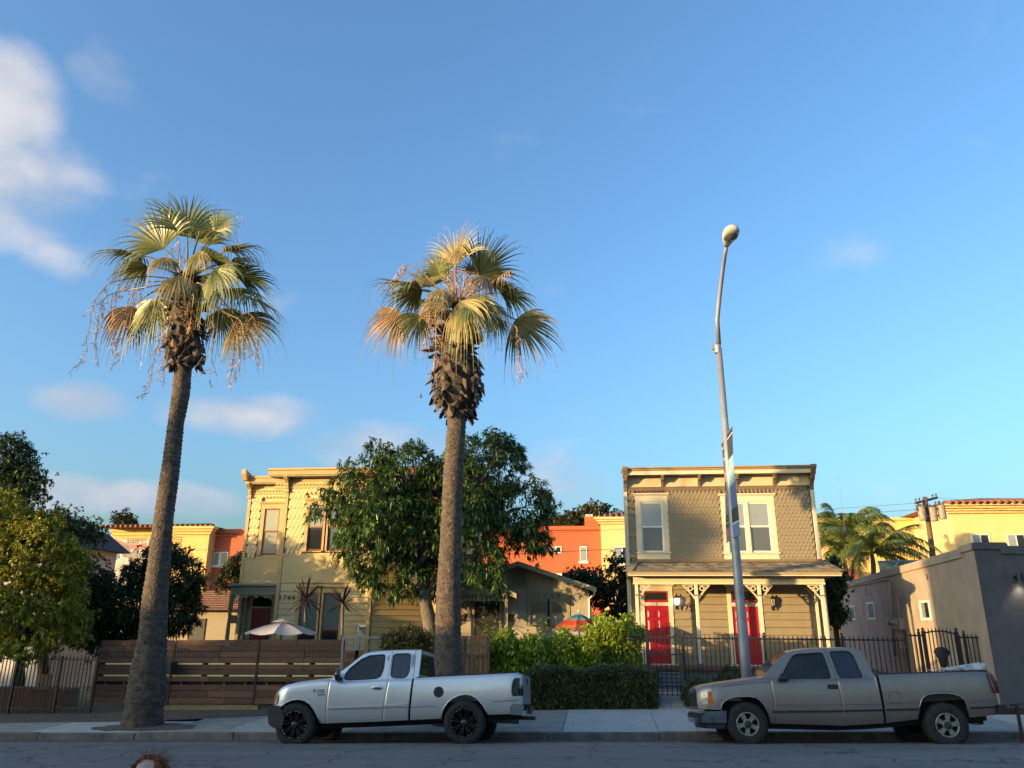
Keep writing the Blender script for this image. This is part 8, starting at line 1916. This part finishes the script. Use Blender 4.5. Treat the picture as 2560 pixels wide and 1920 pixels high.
# curls
hair_m = mat('red_hair', (.40, .105, .022), .45, var=.3, scale=20, island=.4, trans=.1)
nr = np.random.default_rng(3); b = MB()
for k in range(520):
    a = nr.uniform(0, 2 * math.pi); v = nr.uniform(-.1, 1); 
    ph = math.asin(v); d = Vector((math.cos(ph) * math.cos(a), math.cos(ph) * math.sin(a), v))
    if d.y < -.28 and v < .93: continue
    p = hc + Vector((d.x * .37, d.y * .44, d.z * .50)) * u; path = []; ln = nr.uniform(.25, .8) * u; tw = nr.uniform(0, 6.28); out = Vector((d.x, d.y, d.z * .5 + .15)).normalized()
    for q in range(10):
        t = q / 9; path.append(p + out * (.16 * u * math.sin(min(1, t * 1.6) * 1.57)) + Vector((d.x * .1, d.y * .1, -1)) * (ln * max(0, t - .12)) + Vector((math.cos(tw + t * 9), math.sin(tw + t * 9), 0)) * .05 * u)
    b.tube(path, [.012 * u + .010 * u * math.sin(3.14 * q / 9) for q in range(10)], 4, cap=False)
for k in range(260):      # loose frizz
    a = nr.uniform(0, 6.28); v = nr.uniform(.1, 1); ph = math.asin(v); d = Vector((math.cos(ph) * math.cos(a), math.cos(ph) * math.sin(a), v))
    if d.y < -.3 and v < .93: continue
    p = hc + Vector((d.x * .42, d.y * .5, d.z * .55)) * u; path = [p + d * (.25 * u * t) + Vector(nr.normal(0, .035 * u, 3)) for t in np.linspace(0, 1, 6)]
    b.tube(path, .0022 * u, 3, cap=False)
b.build('hair', hair_m, pe, smooth=True)
# hands and shoes
for s in (-1, 1):
    w = Vector(B_(s * .9, -.16, 3.72)); pv = [w, w + Vector((0, -.04, -.28)) * u, w + Vector((0, -.06, -.42)) * u]; pe_ = [(0, 1), (1, 2)]; pr2 = [(.09 * u, .06 * u), (.12 * u, .05 * u), (.11 * u, .045 * u)]
    for f, (dx, l) in enumerate(((-.085, .34), (-.03, .40), (.03, .38), (.085, .30))):
        a0 = len(pv); base = w + Vector((dx, -.06, -.44)) * u
        pv += [base, base + Vector((dx * .2, -.03, -l * .5)) * u, base + Vector((dx * .2, -.10, -l)) * u]; pe_ += [(2, a0), (a0, a0 + 1), (a0 + 1, a0 + 2)]; pr2 += [.036 * u, .034 * u, .026 * u]
    a0 = len(pv); pv += [w + Vector((0, -.14, -.2)) * u, w + Vector((0, -.22, -.4)) * u]; pe_ += [(1, a0), (a0, a0 + 1)]; pr2 += [.04 * u, .03 * u]
    skinned('hand', [tuple(p) for p in pv], pe_, pr2, skin_m, pe, 2)
    sx = s * .44; MB().hexa([B_(sx - .16, -.75, 0), B_(sx + .16, -.75, 0), B_(sx + .16, .28, 0), B_(sx - .16, .28, 0), B_(sx - .12, -.66, .14), B_(sx + .12, -.66, .14), B_(sx + .13, .25, .34), B_(sx - .13, .25, .34)]).build('shoe', mat('dark_shoe', (.03, .03, .03), .6), pe, bevel=.02)

# ------------------------------------------------------------------ unseen near side of the street, added to shade the lower half of view
def unseen_house(label, x0, x1, y0, y1, eave, ridge, wall_c, roof_c, name='unseen_house'):
    h = thing(name, label, 'house', ((x0 + x1) / 2, (y0 + y1) / 2, 0)); z0 = gz((x0 + x1) / 2)
    MB().box(x0, x1, y0, y1, z0 - .3, eave).build('wall', mat('near_wall_%d' % int(x0), wall_c, .8, var=.08), h)
    ym = (y0 + y1) / 2
    if ridge > eave + .2: MB().prismx([(y0 - .5, eave - .1), (y1 + .5, eave - .1), (ym, ridge)], x0 - .4, x1 + .4).build('roof', mat('near_roof', (.09, .08, .075), .9, var=.2), h)
    else: MB().box(x0 - .2, x1 + .2, y0 - .2, y1 + .2, eave, eave + .35).build('parapet', mat('near_wall_%d' % int(x0), wall_c, .8), h)
    n = max(2, int((x1 - x0) / 2.6))
    for k in range(n):
        xc = x0 + (x1 - x0) * (k + .5) / n
        for zw in ([1.0] if eave < 4.5 else [1.0, 4.0] if eave < 8 else [1.0, 4.0, 6.8]):
            w = put('window', None, h, T(xc, y1, zw + z0)); MB().box(xc - .6, xc + .6, y1 - .05, y1 + .05, zw + z0, zw + z0 + 1.5).build('pane', win_dark, w); MB().box(xc - .7, xc + .7, y1 - .04, y1 + .07, zw + z0 - .12, zw + z0 - .001).build('sill', white_vinyl, w)
    MB().box(x0 + .8, x0 + 1.8, y1 - .03, y1 + .06, z0, z0 + 2.1).build('door', maroon, h)
    return h
SH = -4.6
NEAR = [('unseen grey gabled house added for shade, farthest down the near side', -92, -79, 3.9, 6.3), ('unseen tan gabled house added for shade, second down the near side', -77, -64, 4.0, 6.5), ('unseen green gabled house added for shade, third down the near side', -62.5, -51, 4.0, 6.2), ('unseen white gabled house added for shade next to the low garage', -50, -41.2, 4.6, 7.4)]
cols = [(.35, .35, .36), (.4, .33, .24), (.25, .32, .24), (.6, .58, .54)]
for (lab, x0, x1, ev, rg), c in zip(NEAR, cols): unseen_house(lab, x0 + SH, x1 + SH, -13, -5, ev, rg, c, None)
unseen_house('unseen low flat garage added for shade between two near houses', -40.2 + SH, -34.6 + SH, -12, -6, 4.4, 4.4, (.5, .47, .42), None, 'unseen_garage')
unseen_house('unseen two-storey block added for shade beside the low garage', -34.2 + SH, -28.6 + SH, -13, -5, 5.9, 5.9, (.45, .36, .3), None)
unseen_house('unseen tall flat-roofed block added for shade behind the camera', -28.4 + SH, -12, -14, -5, 9.4, 9.4, (.42, .28, .22), None)
for i, (x, y, zc, r, lab) in enumerate(((-46, -3.2, 6.1, 1.3, 'unseen street tree added for leafy shade by the white gabled house'), (-57, -3.5, 6.4, 1.6, 'unseen street tree added for leafy shade by the green gabled house'), (-36.0, -2.8, 10.6, 1.4, 'unseen tall street tree added for leafy shade by the low garage'))):
    x += SH
    make_tree('unseen_tree', lab, 'tree', (x, y, gz(x)), (x, y, zc - 1.2), .16, [(x, y, zc, r, r, r * .8), (x + r * .6, y + .3, zc + .5, r * .7, r * .7, r * .6), (x - r * .6, y - .3, zc + .3, r * .7, r * .7, r * .6)], dict(n_tips=110, per=6, spread=.16, lpc=6, L=.2, W=.1, droop=.3, outward=.5, jitter=.7), leaf_dk, bark_d, 90 + i, limbs=False)
